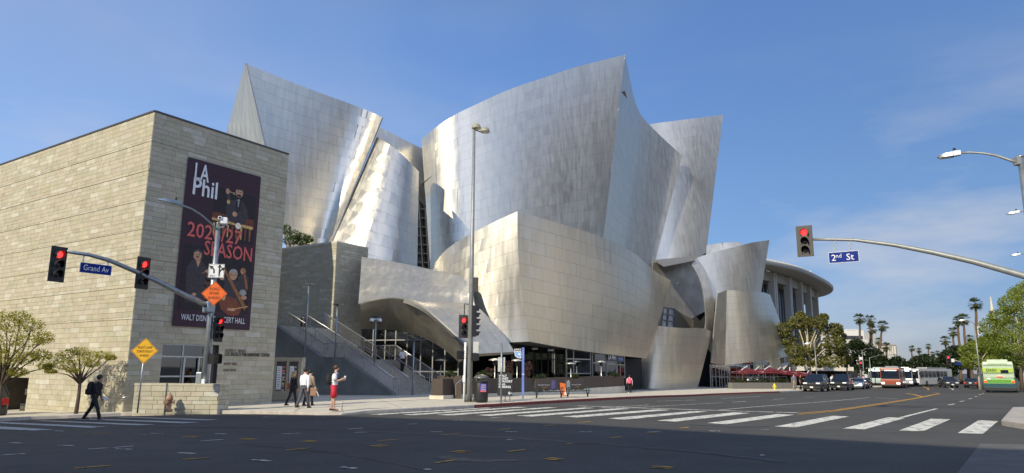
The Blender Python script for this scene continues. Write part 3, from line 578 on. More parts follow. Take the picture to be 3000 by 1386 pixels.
# ---- low sandstone wall beside the kerb, display case
a, b = P(387, 1205, 31.3), P(638, 1188, 31.3); b2 = P(657, 1187.5, 32)
lw = thing('stone_wall', 'low sandstone block wall on the sidewalk behind the signal pole', 'wall', (a.x, a.y, HS(a.x, a.y)))
zt = P(394, 1122, 31.3).z; zt2 = P(638, 1125, 31.3).z; zt = (zt+zt2)/2
dv = Vector((b.x-a.x, b.y-a.y, 0)); LWL = dv.length; dv.normalize(); nv = Vector((dv.y, -dv.x, 0)); dv2 = Vector((b2.x-b.x, b2.y-b.y, 0)); L2 = .75; dv2 = (-nv+dv*.25).normalized(); nv2 = Vector((dv2.y, -dv2.x, 0))
m = MB(); c_ = [a-nv*.05+dv*.0, b-nv*.05-dv*.05, b-nv*.05-dv*.05+dv2*L2, a-nv*.05+dv2*L2]; m.hexa([(p.x, p.y, -1.4) for p in c_], [(p.x, p.y, zt-.1) for p in c_]); m.build('core', 'joint_dark', lw)
m = MB(); c_ = [a+nv*.012-dv*.02, b+nv*.012+dv*.012, b+nv*.012+dv*.02+dv2*L2, a+dv2*L2]; m.hexa([(p.x, p.y, zt-.098) for p in c_], [(p.x, p.y, zt) for p in c_]); m.build('cap_stone', 'stone_single', lw, bevel=.01)
st = stone_face(a, dv, nv, LWL, -1.1, zt-.1, .21, (.5, .8)); stone_face(b, dv2, nv2, L2, -1.1, zt-.1, .21, (.3, .5), out=st); lay_stones(lw, st, .012)
hr = thing('handrail', 'short steel handrail between the tall stone wall and the low wall', 'handrail', P(370, 1165, 32.9)); m = MB(); m.tube([P(355, 1167, 31.5), P(374, 1162, 31.6), P(392, 1160.5, 31.8)], .03); m.tube([P(374, 1162, 31.6), P(376, 1170, 32.2)], .02); m.build('rail', 'steel_rail', hr, smooth=True)
# ================================================================= concert hall: stainless steel sails
def steel_mat(name, src, base=(.68, .63, .53), rough=.36):
    m = bpy.data.materials.new(name); m.use_nodes = True; t = m.node_tree; b = t.nodes['Principled BSDF']; b.inputs['Metallic'].default_value = .83
    rn = N(t, 'ShaderNodeObjectInfo').outputs['Random'] if src == 'o' else N(t, 'ShaderNodeNewGeometry').outputs['Random Per Island']
    ge = N(t, 'ShaderNodeNewGeometry'); mp = N(t, 'ShaderNodeMapping'); mp.inputs['Scale'].default_value = (1.6, 1.6, .25); LK(t, ge.outputs['Position'], mp.inputs[0])
    nz = N(t, 'ShaderNodeTexNoise'); nz.inputs['Scale'].default_value = 1.5; nz.inputs['Detail'].default_value = 6; LK(t, mp.outputs[0], nz.inputs['Vector'])
    a = N(t, 'ShaderNodeMapRange'); a.inputs[3].default_value = .98; a.inputs[4].default_value = 1.02; LK(t, rn, a.inputs[0])
    c = N(t, 'ShaderNodeMapRange'); c.inputs[1].default_value = .3; c.inputs[2].default_value = .7; c.inputs[3].default_value = .92; c.inputs[4].default_value = 1.06; LK(t, nz.outputs[0], c.inputs[0])
    mu = N(t, 'ShaderNodeMath', operation='MULTIPLY'); LK(t, a.outputs[0], mu.inputs[0]); LK(t, c.outputs[0], mu.inputs[1])
    vm = N(t, 'ShaderNodeVectorMath', operation='SCALE'); vm.inputs[0].default_value = base; LK(t, mu.outputs[0], vm.inputs['Scale']); LK(t, vm.outputs[0], b.inputs['Base Color'])
    d = N(t, 'ShaderNodeMapRange'); d.inputs[1].default_value = .3; d.inputs[2].default_value = .7; d.inputs[3].default_value = rough-.05; d.inputs[4].default_value = rough+.06; LK(t, nz.outputs[0], d.inputs[0]); LK(t, d.outputs[0], b.inputs['Roughness'])
    b.inputs['Anisotropic'].default_value = .35
    n2 = N(t, 'ShaderNodeTexNoise'); n2.inputs['Scale'].default_value = .55; n2.inputs['Detail'].default_value = 2; LK(t, ge.outputs['Position'], n2.inputs['Vector'])
    bp = N(t, 'ShaderNodeBump'); bp.inputs['Strength'].default_value = .06; bp.inputs['Distance'].default_value = .2; LK(t, n2.outputs[0], bp.inputs['Height']); LK(t, bp.outputs[0], b.inputs['Normal'])
    MATS[name] = m; return m
steel_mat('steel_single', 'o'); steel_mat('steel_many', 'i')
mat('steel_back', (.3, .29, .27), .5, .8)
ch = thing('concert_hall', 'concert hall of sweeping curved stainless steel sails behind the sandstone building', 'concert hall', tuple(GS(1900, 1136)))
PANELS = []
class Surf:
    def __init__(s, top, bot, mid=None):
        f = lambda L: [np.array(P(*p)) for p in L]
        s.c = [f(top), f(bot)] if mid is None else [f(top), f(mid), f(bot)]
        NU, NV = 48, 24; s.NU, s.NV = NU, NV
        g = np.zeros((NV+1, NU+1, 3)); cs = [[crom(c, k/NU) for k in range(NU+1)] for c in s.c]
        for j in range(NV+1):
            v = j/NV
            for k in range(NU+1):
                if mid is None: g[j, k] = cs[0][k]*(1-v)+cs[1][k]*v
                else: g[j, k] = cs[0][k]*(1-v)*(1-2*v)+cs[1][k]*4*v*(1-v)+cs[2][k]*v*(2*v-1)
        s.g = g; du = np.gradient(g, axis=1); dv = np.gradient(g, axis=0); n = np.cross(du, dv); n /= np.linalg.norm(n, axis=2, keepdims=True)+1e-9
        if (n*(np.array((0, 0, CZ))-g)).sum(2).mean() < 0: n = -n; s.flip = True
        else: s.flip = False
        s.n = n
    def at(s, u, v):
        x = min(max(u, 0), 1)*s.NU; y = min(max(v, 0), 1)*s.NV; i = min(int(x), s.NU-1); j = min(int(y), s.NV-1); a, b = x-i, y-j
        f = lambda A: (A[j, i]*(1-a)+A[j, i+1]*a)*(1-b)+(A[j+1, i]*(1-a)+A[j+1, i+1]*a)*b
        return f(s.g), f(s.n)
    def lenu(s, v): j = min(int(v*s.NV), s.NV); return np.linalg.norm(np.diff(s.g[j], axis=0), axis=1).sum()
    def lenv(s, u): k = min(int(u*s.NU), s.NU); return np.linalg.norm(np.diff(s.g[:, k], axis=0), axis=1).sum()
def sail(top, bot, rows, plen, mid=None, thick=.12, stagger=True, gap=.014, slant=0., name='metal_sail', edge='steel_back', jit=.1):
    S = Surf(top, bot, mid); m = MB(); off = .016
    fr_ = S.g-S.n*off; bk = S.g-S.n*(thick+.02); st = 2
    rf = [[tuple(fr_[j, k]) for k in range(0, S.NU+1, st)] for j in range(0, S.NV+1, st)]; rb = [[tuple(bk[j, k]) for k in range(0, S.NU+1, st)] for j in range(0, S.NV+1, st)]
    m.grid(rf); m.grid(rb)
    for a, b in ((rf[0], rb[0]), (rf[-1], rb[-1]), ([r_[0] for r_ in rf], [r_[0] for r_ in rb]), ([r_[-1] for r_ in rf], [r_[-1] for r_ in rb])): m.grid([a, b])
    o = m.build(name, edge, ch, angle=35)
    for r_ in range(rows):
        v0, v1 = r_/rows, (r_+1)/rows; L = S.lenu((v0+v1)/2); n = max(1, round(L/plen)); sh = (.5 if r_ % 2 else 0.) if stagger else 0
        edges = [0.]+[min(max((k+sh+random.uniform(-jit, jit))/n, 0), 1) for k in range(0 if sh else 1, n)]+[1.]
        edges = sorted(edges); gu = gap/max(L, .1)/2; gv = gap/max(S.lenv(.5), .1)/2
        for a, b in zip(edges, edges[1:]):
            if (b-a)*L < .15: continue
            PANELS.append((S, o, a+gu, b-gu, v0+gv, v1-gv, slant))
    return o, S
def panel_geo(S, a, b, v0, v1, slant, nu=6, nv=3):
    tl = [random.gauss(0, .0018) for _ in range(4)]; pr = .006; F = []; B = []
    for j in range(nv+1):
        for k in range(nu+1):
            x, y = k/nu, j/nv; p, n = S.at(a+(b-a)*x+slant*(lerp(v0, v1, y)), lerp(v0, v1, y))
            w = pr+tl[0]*(1-x)*(1-y)+tl[1]*x*(1-y)+tl[2]*(1-x)*y+tl[3]*x*y
            F.append(tuple(p+n*w)); B.append((k, j, tuple(p-n*.02)))
    vs = F; W_ = nu+1; fs = [(j*W_+k, j*W_+k+1, (j+1)*W_+k+1, (j+1)*W_+k) for j in range(nv) for k in range(nu)]
    if not S.flip: pass
    ring = [k for k in range(W_)]+[j*W_+nu for j in range(1, nv+1)]+[nv*W_+k for k in range(nu-1, -1, -1)]+[j*W_ for j in range(nv-1, 0, -1)]
    base = len(vs); vs = vs+[F[i] for i in ring]+[B[i][2] for i in ring]; n_ = len(ring)
    fs2 = [(base+i, base+(i+1) % n_, base+n_+(i+1) % n_, base+n_+i) for i in range(n_)]
    if S.flip: fs = [f[::-1] for f in fs]
    return vs, fs, fs2, [F[0], F[nu], F[-1], F[nv*W_]]
# main sail and the two behind its prow
MS = sail([(1235, 408, 88), (1271, 378, 85.3), (1326, 340, 84.5), (1386, 310, 85.4), (1495, 261, 88.6), (1599, 225.5, 92.6), (1691, 195.5, 96.6), (1831, 160, 103)],
     [(1262, 810, 87), (1290, 810, 84.6), (1340, 810, 83.6), (1400, 810, 84.2), (1500, 800, 87), (1600, 795, 91), (1680, 790, 95.4), (1757, 785, 100)], 19, 3.5)[1]
RS = sail([(1831, 160, 103), (1844, 223, 105.5), (1858, 288, 108), (1877, 335, 110.2), (1902, 365, 112), (1926, 389, 113.4), (1964, 425, 115.2), (1999, 456, 116.6)],
     [(1757, 785, 100), (1790, 795, 103.5), (1820, 800, 106), (1845, 802, 107.6), (1865, 803, 108.8), (1880, 803, 109.7), (1897, 803, 110.6), (1912, 795, 111.2)], 15, 2.8)[1]
sail([(1870, 372, 116), (1902, 364, 117.8), (1970, 355, 119.9), (2040, 346, 122.6), (2119, 336, 126.6)], [(1860, 815, 111), (1915, 815, 113), (1970, 800, 114.3), (2020, 770, 116.4), (2069, 740, 119.2)], 15, 2.8)
# left tower: seamed facet, big face with a fold, bulging cone, wedge behind
sail([(717.6, 186, 66.2), (719, 185, 66)], [(626, 525, 78), (798, 525, 67.5)], 1, 1.15, stagger=False, jit=.02, thick=.15)
LTS = sail([(719, 185, 66), (858.6, 242, 70), (990, 291, 74.5), (1060, 317, 77.2), (1094, 331, 77.6), (1120, 344, 76.4)], [(843, 726, 69), (880, 726, 71), (915, 726, 73), (938, 726, 74), (952, 726, 73.8), (964, 726, 72.4)], 16, 3.4)[1]
CNS = sail([(1104, 401, 76.6), (1132, 417, 75.2), (1164.5, 441, 75), (1203, 477, 76.4), (1227, 503, 79.5)], [(958, 740, 72.4), (1014, 760, 70.8), (1077, 780, 70.5), (1150, 795, 71.8), (1222, 805, 76)], 11, 2.8)[1]
sail([(1096, 364, 85), (1238, 436, 89.5)], [(1100, 440, 84), (1247, 604, 89.5)], 3, 4.0, thick=.2)
# street-side sail: sunlit left flank, long front
LLS = sail([(1516, 619, 57), (1448, 650, 57.8), (1391, 679, 58.8), (1344, 705, 60), (1302.5, 736, 61.6), (1276.5, 770, 63.4), (1268, 795, 64.6)], [(1551, 1001, 57.5), (1500, 1003, 57.3), (1440, 1003, 57.4), (1390, 1003, 57.9), (1345, 1003, 58.9), (1322, 1003, 60.2), (1312, 1003, 61.2)], 10, 3.0,
     mid=[(1524, 808, 57.1), (1466, 822, 57.5), (1409, 838, 58.1), (1361, 852, 58.9), (1318, 868, 60.2), (1295, 884, 61.7), (1286, 896, 62.8)])[1]
LFS = sail([(1516, 619, 57), (1625, 650, 60.5), (1709, 676, 64), (1766, 695.6, 67), (1813, 716.5, 70), (1865, 746.7, 74), (1896, 775, 77), (1933, 804, 79), (1965.6, 822, 80.5)], [(1551, 1001, 57.5), (1657, 1020, 61.5), (1720, 1030, 64.5), (1761, 1036, 67), (1800, 1040, 70), (1829, 1043.6, 72.6), (1853, 1046, 75), (1874, 1048, 77.5), (1894, 1050, 79.5)], 10, 3.4,
     mid=[(1524, 808, 57.1), (1639, 834, 61), (1713, 851, 64.2), (1763, 864, 66.6), (1808, 878, 69.2), (1850, 895, 72.6), (1880, 910, 75.8), (1908, 926, 78.6), (1932, 938, 80.4)])[1]
# entrance canopy: silver upper shell, dark arched fascia, flaring skirt
sail([(1060, 752, 65), (1180, 772, 63), (1267, 790.5, 62), (1321, 802, 59.2), (1351.5, 811, 57.8), (1372, 828, 56.9)], [(1050, 890, 59), (1118.7, 875, 58), (1184.5, 876.6, 57.5), (1245, 886, 57), (1310, 888, 56.4), (1392, 900, 55.7)], 2, 1.35, stagger=False, jit=.01, slant=0., thick=.3)
ARC = [(1056, 893, 58.6), (1071.6, 885, 58), (1118.7, 876, 57), (1156, 873.5, 56), (1194, 880, 54.8), (1231.6, 896, 54), (1274, 929, 53), (1321, 971.6, 52.2), (1368, 1016, 51.6), (1389, 1036, 51.3)]
sail(ARC, [(1056, 964, 64), (1068, 964, 63.4), (1102, 965, 62.8), (1138, 967, 62), (1178, 971.5, 61), (1212, 979, 60.2), (1250, 994, 59.2), (1290, 1016, 58), (1325, 1043, 57), (1345, 1062, 56.4)], 1, 3.2, stagger=False, thick=.1)
sail([(1184.5, 875, 57.5), (1240, 884, 57), (1300, 886, 56.5), (1387, 893, 55.8), (1429, 928, 55), (1471.5, 975, 54.2), (1508, 1031, 53.5)], [(1184, 877, 55), (1208, 885, 54.5), (1240, 902, 53.8), (1276, 931, 53), (1321, 971.6, 52.2), (1360, 1008, 51.7), (1391, 1037, 51.3)], 4, 1.9, thick=.25)
# drum, crescent, upper and lower right sails
sail([(1899, 951, 82), (1959, 957.6, 83), (2000, 961, 84.5), (2059, 962, 88), (2086, 971.6, 91)], [(1862, 1142, 84), (1902, 1142, 82.6), (1960, 1142, 83.6), (2005, 1142, 86), (2043, 1141, 89.5)], 7, 2.6)
sail([(2042, 756.7, 94.5), (2068, 795, 93.5), (2084.6, 842, 93), (2091.6, 889, 92.5), (2090.7, 931.6, 92), (2084.6, 972, 92)], [(2021, 767, 93.6), (2044.6, 804.6, 92.6), (2058.7, 847, 92.1), (2066, 903, 91.5), (2068, 940, 91.2), (2066, 969, 91)], 1, 3.0, stagger=False)
sail([(2042, 755, 94.6), (2101, 736.4, 96), (2167, 720, 98.2), (2204.5, 710.6, 100), (2254, 703.5, 103)], [(2092, 905, 93.5), (2130, 890, 94.8), (2170, 878, 96.8), (2200, 868, 98.6), (2230, 856, 101)], 6, 2.8)
sail([(2129, 850, 92), (2157.5, 850.7, 92.6), (2200, 854, 94.6), (2233, 856, 98), (2256, 863.4, 103)], [(2124.6, 1070.4, 92.5), (2170, 1065, 93), (2223, 1058.6, 95), (2280, 1049, 99.5), (2322, 1042, 106)], 11, 2.6)
sail([(2102, 862, 90.2), (2128.6, 850, 92.0)], [(2083, 1064, 90.6), (2124.2, 1070.4, 92.5)], 9, 2.0)
sail([(2070, 718, 112), (2120, 711, 112), (2174, 709, 113)], [(2068, 760, 111), (2120, 760, 111), (2180, 752, 112)], 1, 5.)
sail([(2256, 1052, 97), (2280, 1048, 99)], [(2268, 1085, 97), (2298, 1090, 99)], 1, 9.)
# recess between the street sail and the crescent
sail([(1912, 765, 104), (2075, 750, 112)], [(1912, 985, 100), (2095, 990, 108)], 4, 4.)
sail([(1970, 902, 97), (2082, 967, 102)], [(1970, 990, 97), (2085, 990, 102)], 1, 9., thick=.1)
shade_slab = [P(1944, 782, 91), P(2034, 764, 93.2), P(2075, 748, 113), P(1915, 764, 108)]
m = MB(); m.prism(shade_slab, (0, 0, .12)); m.build('recess_shade_slab', 'steel_back', ch)  # slab added over the recess to hold the sun off its walls
# ---- lay the panels: the 300 that show largest are objects, the others joined per sail
def _vis(it):
    S, o, a, b, v0, v1, sl_ = it; return px_area([S.at(u, v)[0] for u, v in ((a, v0), (b, v0), (b, v1), (a, v1))])
PANELS.sort(key=_vis, reverse=True); inv = WM[ch].inverted(); REST = {}
for i, (S, o, a, b, v0, v1, sl_) in enumerate(PANELS):
    vs, fs, fs2, _ = panel_geo(S, a, b, v0, v1, sl_)
    if i < 300:
        me = bpy.data.meshes.new('panel'); me.from_pydata([tuple(inv @ Vector(p)) for p in vs], [], fs+fs2); me.materials.append(M_('steel_single'))
        me.polygons.foreach_set('use_smooth', [True]*len(fs)+[False]*len(fs2)); p = bpy.data.objects.new('panel', me); COL.objects.link(p); p.parent = o
    else:
        R_ = REST.setdefault(o, MB()); R_.add(vs, fs+fs2); R_.sm = getattr(R_, 'sm', [])+[True]*len(fs)+[False]*len(fs2)
for o, R_ in REST.items():
    p = R_.build('panel', 'steel_many', None); p.data.transform(inv); p.parent = o; p.data.polygons.foreach_set('use_smooth', R_.sm); struct(p, 'stuff')
print('panels', len(PANELS))
# ---- roofs behind the sail rims, sunk below them
def roof(pts, drop=.35):
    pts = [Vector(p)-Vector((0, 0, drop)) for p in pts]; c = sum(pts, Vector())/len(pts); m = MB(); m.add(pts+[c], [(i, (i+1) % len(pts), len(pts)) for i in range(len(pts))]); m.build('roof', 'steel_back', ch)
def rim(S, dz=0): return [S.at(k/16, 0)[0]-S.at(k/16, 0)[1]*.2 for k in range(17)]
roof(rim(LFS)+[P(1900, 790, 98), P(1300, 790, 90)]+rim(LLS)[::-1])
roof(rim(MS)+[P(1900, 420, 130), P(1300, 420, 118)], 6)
# ---- inner volumes that close the gaps
def slab(name, px, m, back=1.5, par=None):
    mb = MB(); pts = [P(*p) for p in px]; n = (pts[1]-pts[0]).cross(pts[2]-pts[0]).normalized()
    if n.dot(Vector((0, 0, CZ))-pts[0]) > 0: n = -n
    mb.prism(pts, n*back); return mb.build(name, m, par or ch)
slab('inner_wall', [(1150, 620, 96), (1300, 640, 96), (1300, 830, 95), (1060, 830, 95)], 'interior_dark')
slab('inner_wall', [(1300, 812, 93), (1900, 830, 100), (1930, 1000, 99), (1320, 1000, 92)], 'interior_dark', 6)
slab('inner_wall', [(2035, 930, 99), (2130, 880, 99), (2135, 1145, 99), (2035, 1145, 99)], 'interior_dark')  # near-black wall: the shade of the recess beside the drum is in its colour
# dark stair slot with a steel frame between cone and main sail
m = MB()
for py in range(585, 800, 26): a, b = P(1216, py, 90.6), P(1266, py+4, 90.6); m.tube([a, b], .07, 6)
for px in (1226, 1244): m.tube([P(px, 565, 90.5), P(px+14, 795, 90.5)], .09, 6)
m.build('slot_frame', 'dark_frame', ch); slab('slot_glass', [(1214, 560, 91), (1268, 560, 91), (1275, 800, 91), (1214, 800, 91)], mat('glass_black', (.015, .018, .022), .12, spec=.8), .1)
# small recess window
m = MB(); w_ = [P(1944, 900, 96), P(1977, 905, 96.3), P(1976, 968, 96.3), P(1938, 960, 96)]
for t in (0, .45, 1): m.tube([w_[0].lerp(w_[1], t), w_[3].lerp(w_[2], t)], .08, 6)
for t in (0, .3, .6, 1): m.tube([w_[0].lerp(w_[3], t), w_[1].lerp(w_[2], t)], .08, 6)
m.build('window_frame', 'alu_frame', ch); slab('window_pane', [(1944, 900, 96.2), (1977, 905, 96.5), (1976, 968, 96.5), (1938, 960, 96.2)], mat('pale_glass', (.4, .42, .42), .15, spec=.7), .05)
m = MB(); q = P(1987, 831, 103); m.ball(q, .22, 10, 6); m.box(q+Vector((0, .2, .15)), (.2, .4, .15)); m.build('camera_dome', 'white_print', ch, smooth=True)
# soffits under the street sail and canopy, lobby glazing behind them
def P3(L): return [P(*p) for p in L]
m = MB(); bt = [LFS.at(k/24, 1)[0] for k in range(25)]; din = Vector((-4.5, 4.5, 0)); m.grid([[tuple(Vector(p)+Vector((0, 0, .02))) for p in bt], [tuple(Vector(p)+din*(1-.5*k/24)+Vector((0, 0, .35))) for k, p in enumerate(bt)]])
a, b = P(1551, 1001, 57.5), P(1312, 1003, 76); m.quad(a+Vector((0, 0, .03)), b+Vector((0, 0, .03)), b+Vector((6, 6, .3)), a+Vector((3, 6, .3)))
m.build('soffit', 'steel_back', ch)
mat('lobby_floor', (.12, .11, .1), .5); mat('lobby_wall', (.2, .17, .13), .8); mat('warm_wall', (.5, .42, .22), .8)
m = MB(); q = [P(1240, 1115, 60), P(1920, 1125, 80), P(1920, 1110, 100), P(1180, 1110, 78)]; zf = min(p.z for p in q)-.0
fpl = [Vector((p.x, p.y, HS(p.x, p.y)+.02)) for p in q]; m.add(fpl, [(0, 1, 2, 3)]); m.build('lobby_floor', 'lobby_floor', ch)
slab('lobby_wall', [(1050, 940, 76), (1360, 940, 70), (1360, 1150, 70), (1050, 1150, 76)], 'lobby_wall', .3)
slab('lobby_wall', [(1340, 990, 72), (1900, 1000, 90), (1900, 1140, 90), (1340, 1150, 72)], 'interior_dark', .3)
slab('lobby_wall', [(1655, 1010, 72), (1730, 1015, 75), (1730, 1120, 75), (1655, 1120, 72)], 'warm_wall', .3)
def glazing(a, b, pt, pb, vs, hs, gm='glass', fm='alu_frame', fw=.1):
    """window wall between plan points a, b (px,Y) from height of py pt to py pb at a"""
    A, B = P(a[0], pt, a[1]), P(b[0], pt, b[1]); d = Vector((B.x-A.x, B.y-A.y, 0)); L = d.length; d.normalize(); n = Vector((d.y, -d.x, 0)); z1 = A.z; z0 = P(a[0], pb, a[1]).z
    return panel_frame(ch, A, d, n, 0, L, z0, z1, 0, [L*v for v in vs], [lerp(z1, z0, h) for h in hs], fw, fm, gm)
glazing((1060, 66), (1345, 62), 955, 1150, [.13, .26, .37, .49, .63, .75, .87], [.22, .68], 'glass_dark')
glazing((1500, 63), (1652, 67.5), 1004, 1150, [.14, .4, .55, .68, .78, .88], [.33, .8], 'glass_dark', 'dark_frame')
glazing((1659, 62.6), (1729, 66.2), 1014, 1112, [.28], [.38, .82], 'glass')
glazing((1735, 66.6), (1774, 69), 1032, 1106, [], [.42], 'glass'); glazing((1778, 69.2), (1804, 71), 1037, 1106, [], [.42], 'glass'); glazing((1807, 71.2), (1829, 73.2), 1042, 1106, [.4], [.42], 'glass')
# lettering boards in two of the window heads
a, b = P(1779, 1038, 69.0), P(1804, 1041, 70.8); d = (b-a); d.z = 0; bd = MB(); c = (a+b)/2; zb = P(1779, 1056, 69).z; bd.box((c.x, c.y, (a.z+zb)/2), (d.length*.96, .04, a.z-zb), math.atan2(d.y, d.x)); bd.build('sign_board', 'black_matte', ch)
n = Vector((d.y, -d.x, 0)).normalized(); lettering('LA Phil', .62, frame(Vector((c.x, c.y, (a.z+zb)/2))+n*.03, d), 'white_print', ch, .004, width=d.length*.82)
a, b = P(1808, 1045, 71.1), P(1827, 1047, 72.8); d = (b-a); d.z = 0; c = (a+b)/2; zb = P(1808, 1060, 71).z; bd = MB(); bd.box((c.x, c.y, (a.z+zb)/2), (d.length*.9, .04, a.z-zb), math.atan2(d.y, d.x)); bd.build('sign_board', mat('sign_navy', (.03, .04, .1), .5), ch)
n = Vector((d.y, -d.x, 0)).normalized(); lettering('STORE', .4, frame(Vector((c.x, c.y, (a.z+zb)/2))+n*.03, d), mat('pale_blue_print', (.3, .4, .65), .5), ch, .004, width=d.length*.7)
# entrance doors under the lower right sail and restaurant glazing behind the patio
glazing((2080, 95), (2134, 96), 1068, 1140, [.08, .28, .47, .6, .75, .9], [.12, .5], 'glass_dark')
glazing((2136, 97), (2300, 112), 1040, 1145, [.1, .2, .3, .42, .55, .68, .82], [.25, .62], 'glass_dark')
slab('restaurant_wall', [(2040, 1030, 103), (2330, 1030, 119), (2330, 1150, 119), (2040, 1150, 103)], 'interior_mid', .5)
# black doorway under the right end of the street sail
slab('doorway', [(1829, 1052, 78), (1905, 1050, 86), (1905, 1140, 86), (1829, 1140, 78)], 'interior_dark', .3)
# ================================================================= stair block, stairs, rails
Cs = P(987, 711, 63); s_top = Cs.z
blk = thing('stone_block', 'smaller sandstone clad block beside the outdoor stairs, shaded by the tall building', 'building', (Cs.x, Cs.y, HS(Cs.x, Cs.y)))
Cb = Vector((Cs.x, Cs.y, 0)); BLR = (ONP(1079, 727, Cs, 33)-Cs).xy.length; BLL = 24; b_d, b_l = DIR(33), DIR(-57); b_n, b_nl = DIR(123), DIR(-147)
m = MB(); c_ = [Cb-b_n*.06-b_nl*.06, Cb+b_d*BLR-b_n*.06, Cb+b_d*BLR+b_l*BLL, Cb+b_l*BLL-b_nl*.06]
m.hexa([(p.x, p.y, -2) for p in c_], [(p.x, p.y, s_top-.02) for p in c_]); m.build('wall', 'joint_dark', blk)
m = MB(); c_ = [Cb+b_n*.03+b_nl*.03, Cb+b_d*BLR+b_n*.03, Cb+b_d*BLR+b_n*.03-b_n*.0+b_l*.6, Cb+b_nl*.03+b_l*.6]
m.hexa([(p.x, p.y, s_top+.0) for p in c_], [(p.x, p.y, s_top+.16) for p in c_]); c_ = [Cb+b_nl*.03+b_l*.6, Cb+b_d*.6+b_l*.6, Cb+b_d*.6+b_l*BLL, Cb+b_nl*.03+b_l*BLL]; m.hexa([(p.x, p.y, s_top+.0) for p in c_], [(p.x, p.y, s_top+.16) for p in c_]); m.build('coping', 'concrete', blk)
st = stone_face(Cb, b_d, b_n, BLR, -.4, s_top, .26, (.6, 1.2)); stone_face(Cb, b_l, b_nl, 13, 2, s_top, .26, (.6, 1.2), out=st); lay_stones(blk, st, .016)
# stairs in their own frame: u up the run, v along the treads
A0 = GS(1157, 1158.5); SU, SV = DIR(-57), DIR(33); SW = 5.5
def sp(u, v, w): return Vector((A0.x, A0.y, A0.z))+SU*u+SV*v+Vector((0, 0, w))
def stu(px, py): q = ONP(px, py, A0, -57); return (q-A0).xy.length, q.z-A0.z
(l1, w1), (l2, _), (l3, w3) = stu(1010.5, 1051), stu(948.6, 1049.6), stu(809, 954)
stair = thing('outdoor_stairs', 'broad concrete stairs with steel railings climbing beside the sandstone block', 'stairs', tuple(A0))
n1 = 16; n2 = 16; NT = []
def wz(u):
    if u <= l1: return w1*u/l1
    if u <= l2: return w1
    return w1+(w3-w1)*(u-l2)/(l3-l2)
for fl_, (ua, ub, wa, wb, n) in enumerate(((0, l1, 0, w1, n1), (l2, l3, w1, w3, n2))):
    for k in range(n):
        u0 = lerp(ua, ub, k/n); u1 = lerp(ua, ub, (k+1)/n) if k < n-1 else (l2 if fl_ == 0 else l3+9); w = lerp(wa, wb, (k+1)/n)
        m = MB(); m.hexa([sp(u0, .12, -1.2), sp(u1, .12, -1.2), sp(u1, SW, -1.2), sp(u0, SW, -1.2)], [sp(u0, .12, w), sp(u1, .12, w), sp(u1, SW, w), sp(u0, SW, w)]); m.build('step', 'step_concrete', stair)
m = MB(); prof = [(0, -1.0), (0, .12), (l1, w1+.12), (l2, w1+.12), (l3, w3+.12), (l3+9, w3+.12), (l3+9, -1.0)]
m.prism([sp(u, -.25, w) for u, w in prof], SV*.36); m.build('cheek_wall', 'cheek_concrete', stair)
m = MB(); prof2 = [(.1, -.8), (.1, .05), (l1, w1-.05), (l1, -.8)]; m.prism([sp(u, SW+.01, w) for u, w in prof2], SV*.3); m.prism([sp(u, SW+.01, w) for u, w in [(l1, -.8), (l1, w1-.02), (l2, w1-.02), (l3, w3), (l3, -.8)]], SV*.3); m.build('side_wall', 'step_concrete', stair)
def railing(v, us, h=1.05, bars=9, post=1.45, base=.12, name='railing', ends=True):
    pts = [sp(u, v, wz(u)+base+h) for u in us]
    m = MB(); m.tube(pts, .04, 6)
    if bars:
        for k in range(bars): m.tube([p-Vector((0, 0, .1+k*(h-.14)/bars)) for p in pts], .013, 4)
    if ends: e = pts[0]; m.tube([e, e-SU*.45-Vector((0, 0, .02)), e-SU*.45-Vector((0, 0, h+.1))], .035, 6)
    o = m.build(name, 'steel_rail', stair, smooth=True)
    u = us[0]+.02
    while u <= us[-1]+.01:
        m = MB(); m.box(sp(u, v, wz(u)+base+h/2-.05), (.05, .02, h+.05), R(57)); m.build('post', 'steel_rail', o); u += post
    return o
railing(-.08, [.05, l1, l2, l3, l3+3]); railing(SW+.1, [.05, l1, l2, l3, l3+1])
for v in (1.9, 3.7): railing(v, [.4, l1], .95, 0, 1.7, .05, 'handrail'); railing(v-.35, [l2-.2, l3, l3+.5], .95, 0, 1.5, .05, 'handrail')
# lamp posts standing on the stairs
def stair_lamp(px, pyt, pyb, Y, label, cam_=False):
    b = P(px[1], pyb, Y); t = P(px[0], pyt, Y); t = Vector((b.x, b.y, t.z)); o = thing('stair_lamp', label, 'lamp post', b, group='slim steel lamp posts on the outdoor stairs')
    m = MB(); m.tube([b-Vector((0, 0, .1)), t], .065, 8); m.build('post', 'galvanised', o, smooth=True)
    m = MB(); m.box(t+Vector((.1, 0, .03)), (.85, .3, .07)); m.build('lamp_head', 'dark_frame', o)
    if cam_:
        for s in (-1, 1):
            m = MB(); q = t+Vector((.3*s, -.1, -.3)); m.box(q+Vector((-.13*s, 0, .08)), (.3, .1, .1)); m.ball(q, .17, 10, 6); m.cm = 1; m.ball(q-Vector((0, .03, .1)), .12, 8, 6); m.build('security_camera', ['white_print', 'black_gloss'], o, smooth=True)
    return o
stair_lamp((893, 892), 834, 1050, 53.5, 'slim stair lamp post nearest the tall sandstone building'); stair_lamp((988, 980), 893, 1060, 55.3, 'slim stair lamp post in front of the small block corner')
stair_lamp((1103, 1096), 927, 1065, 52.5, 'stair lamp post carrying two white security cameras', True); stair_lamp((1217, 1208), 996, 1159, 50.4, 'slim stair lamp post at the foot of the stairs')
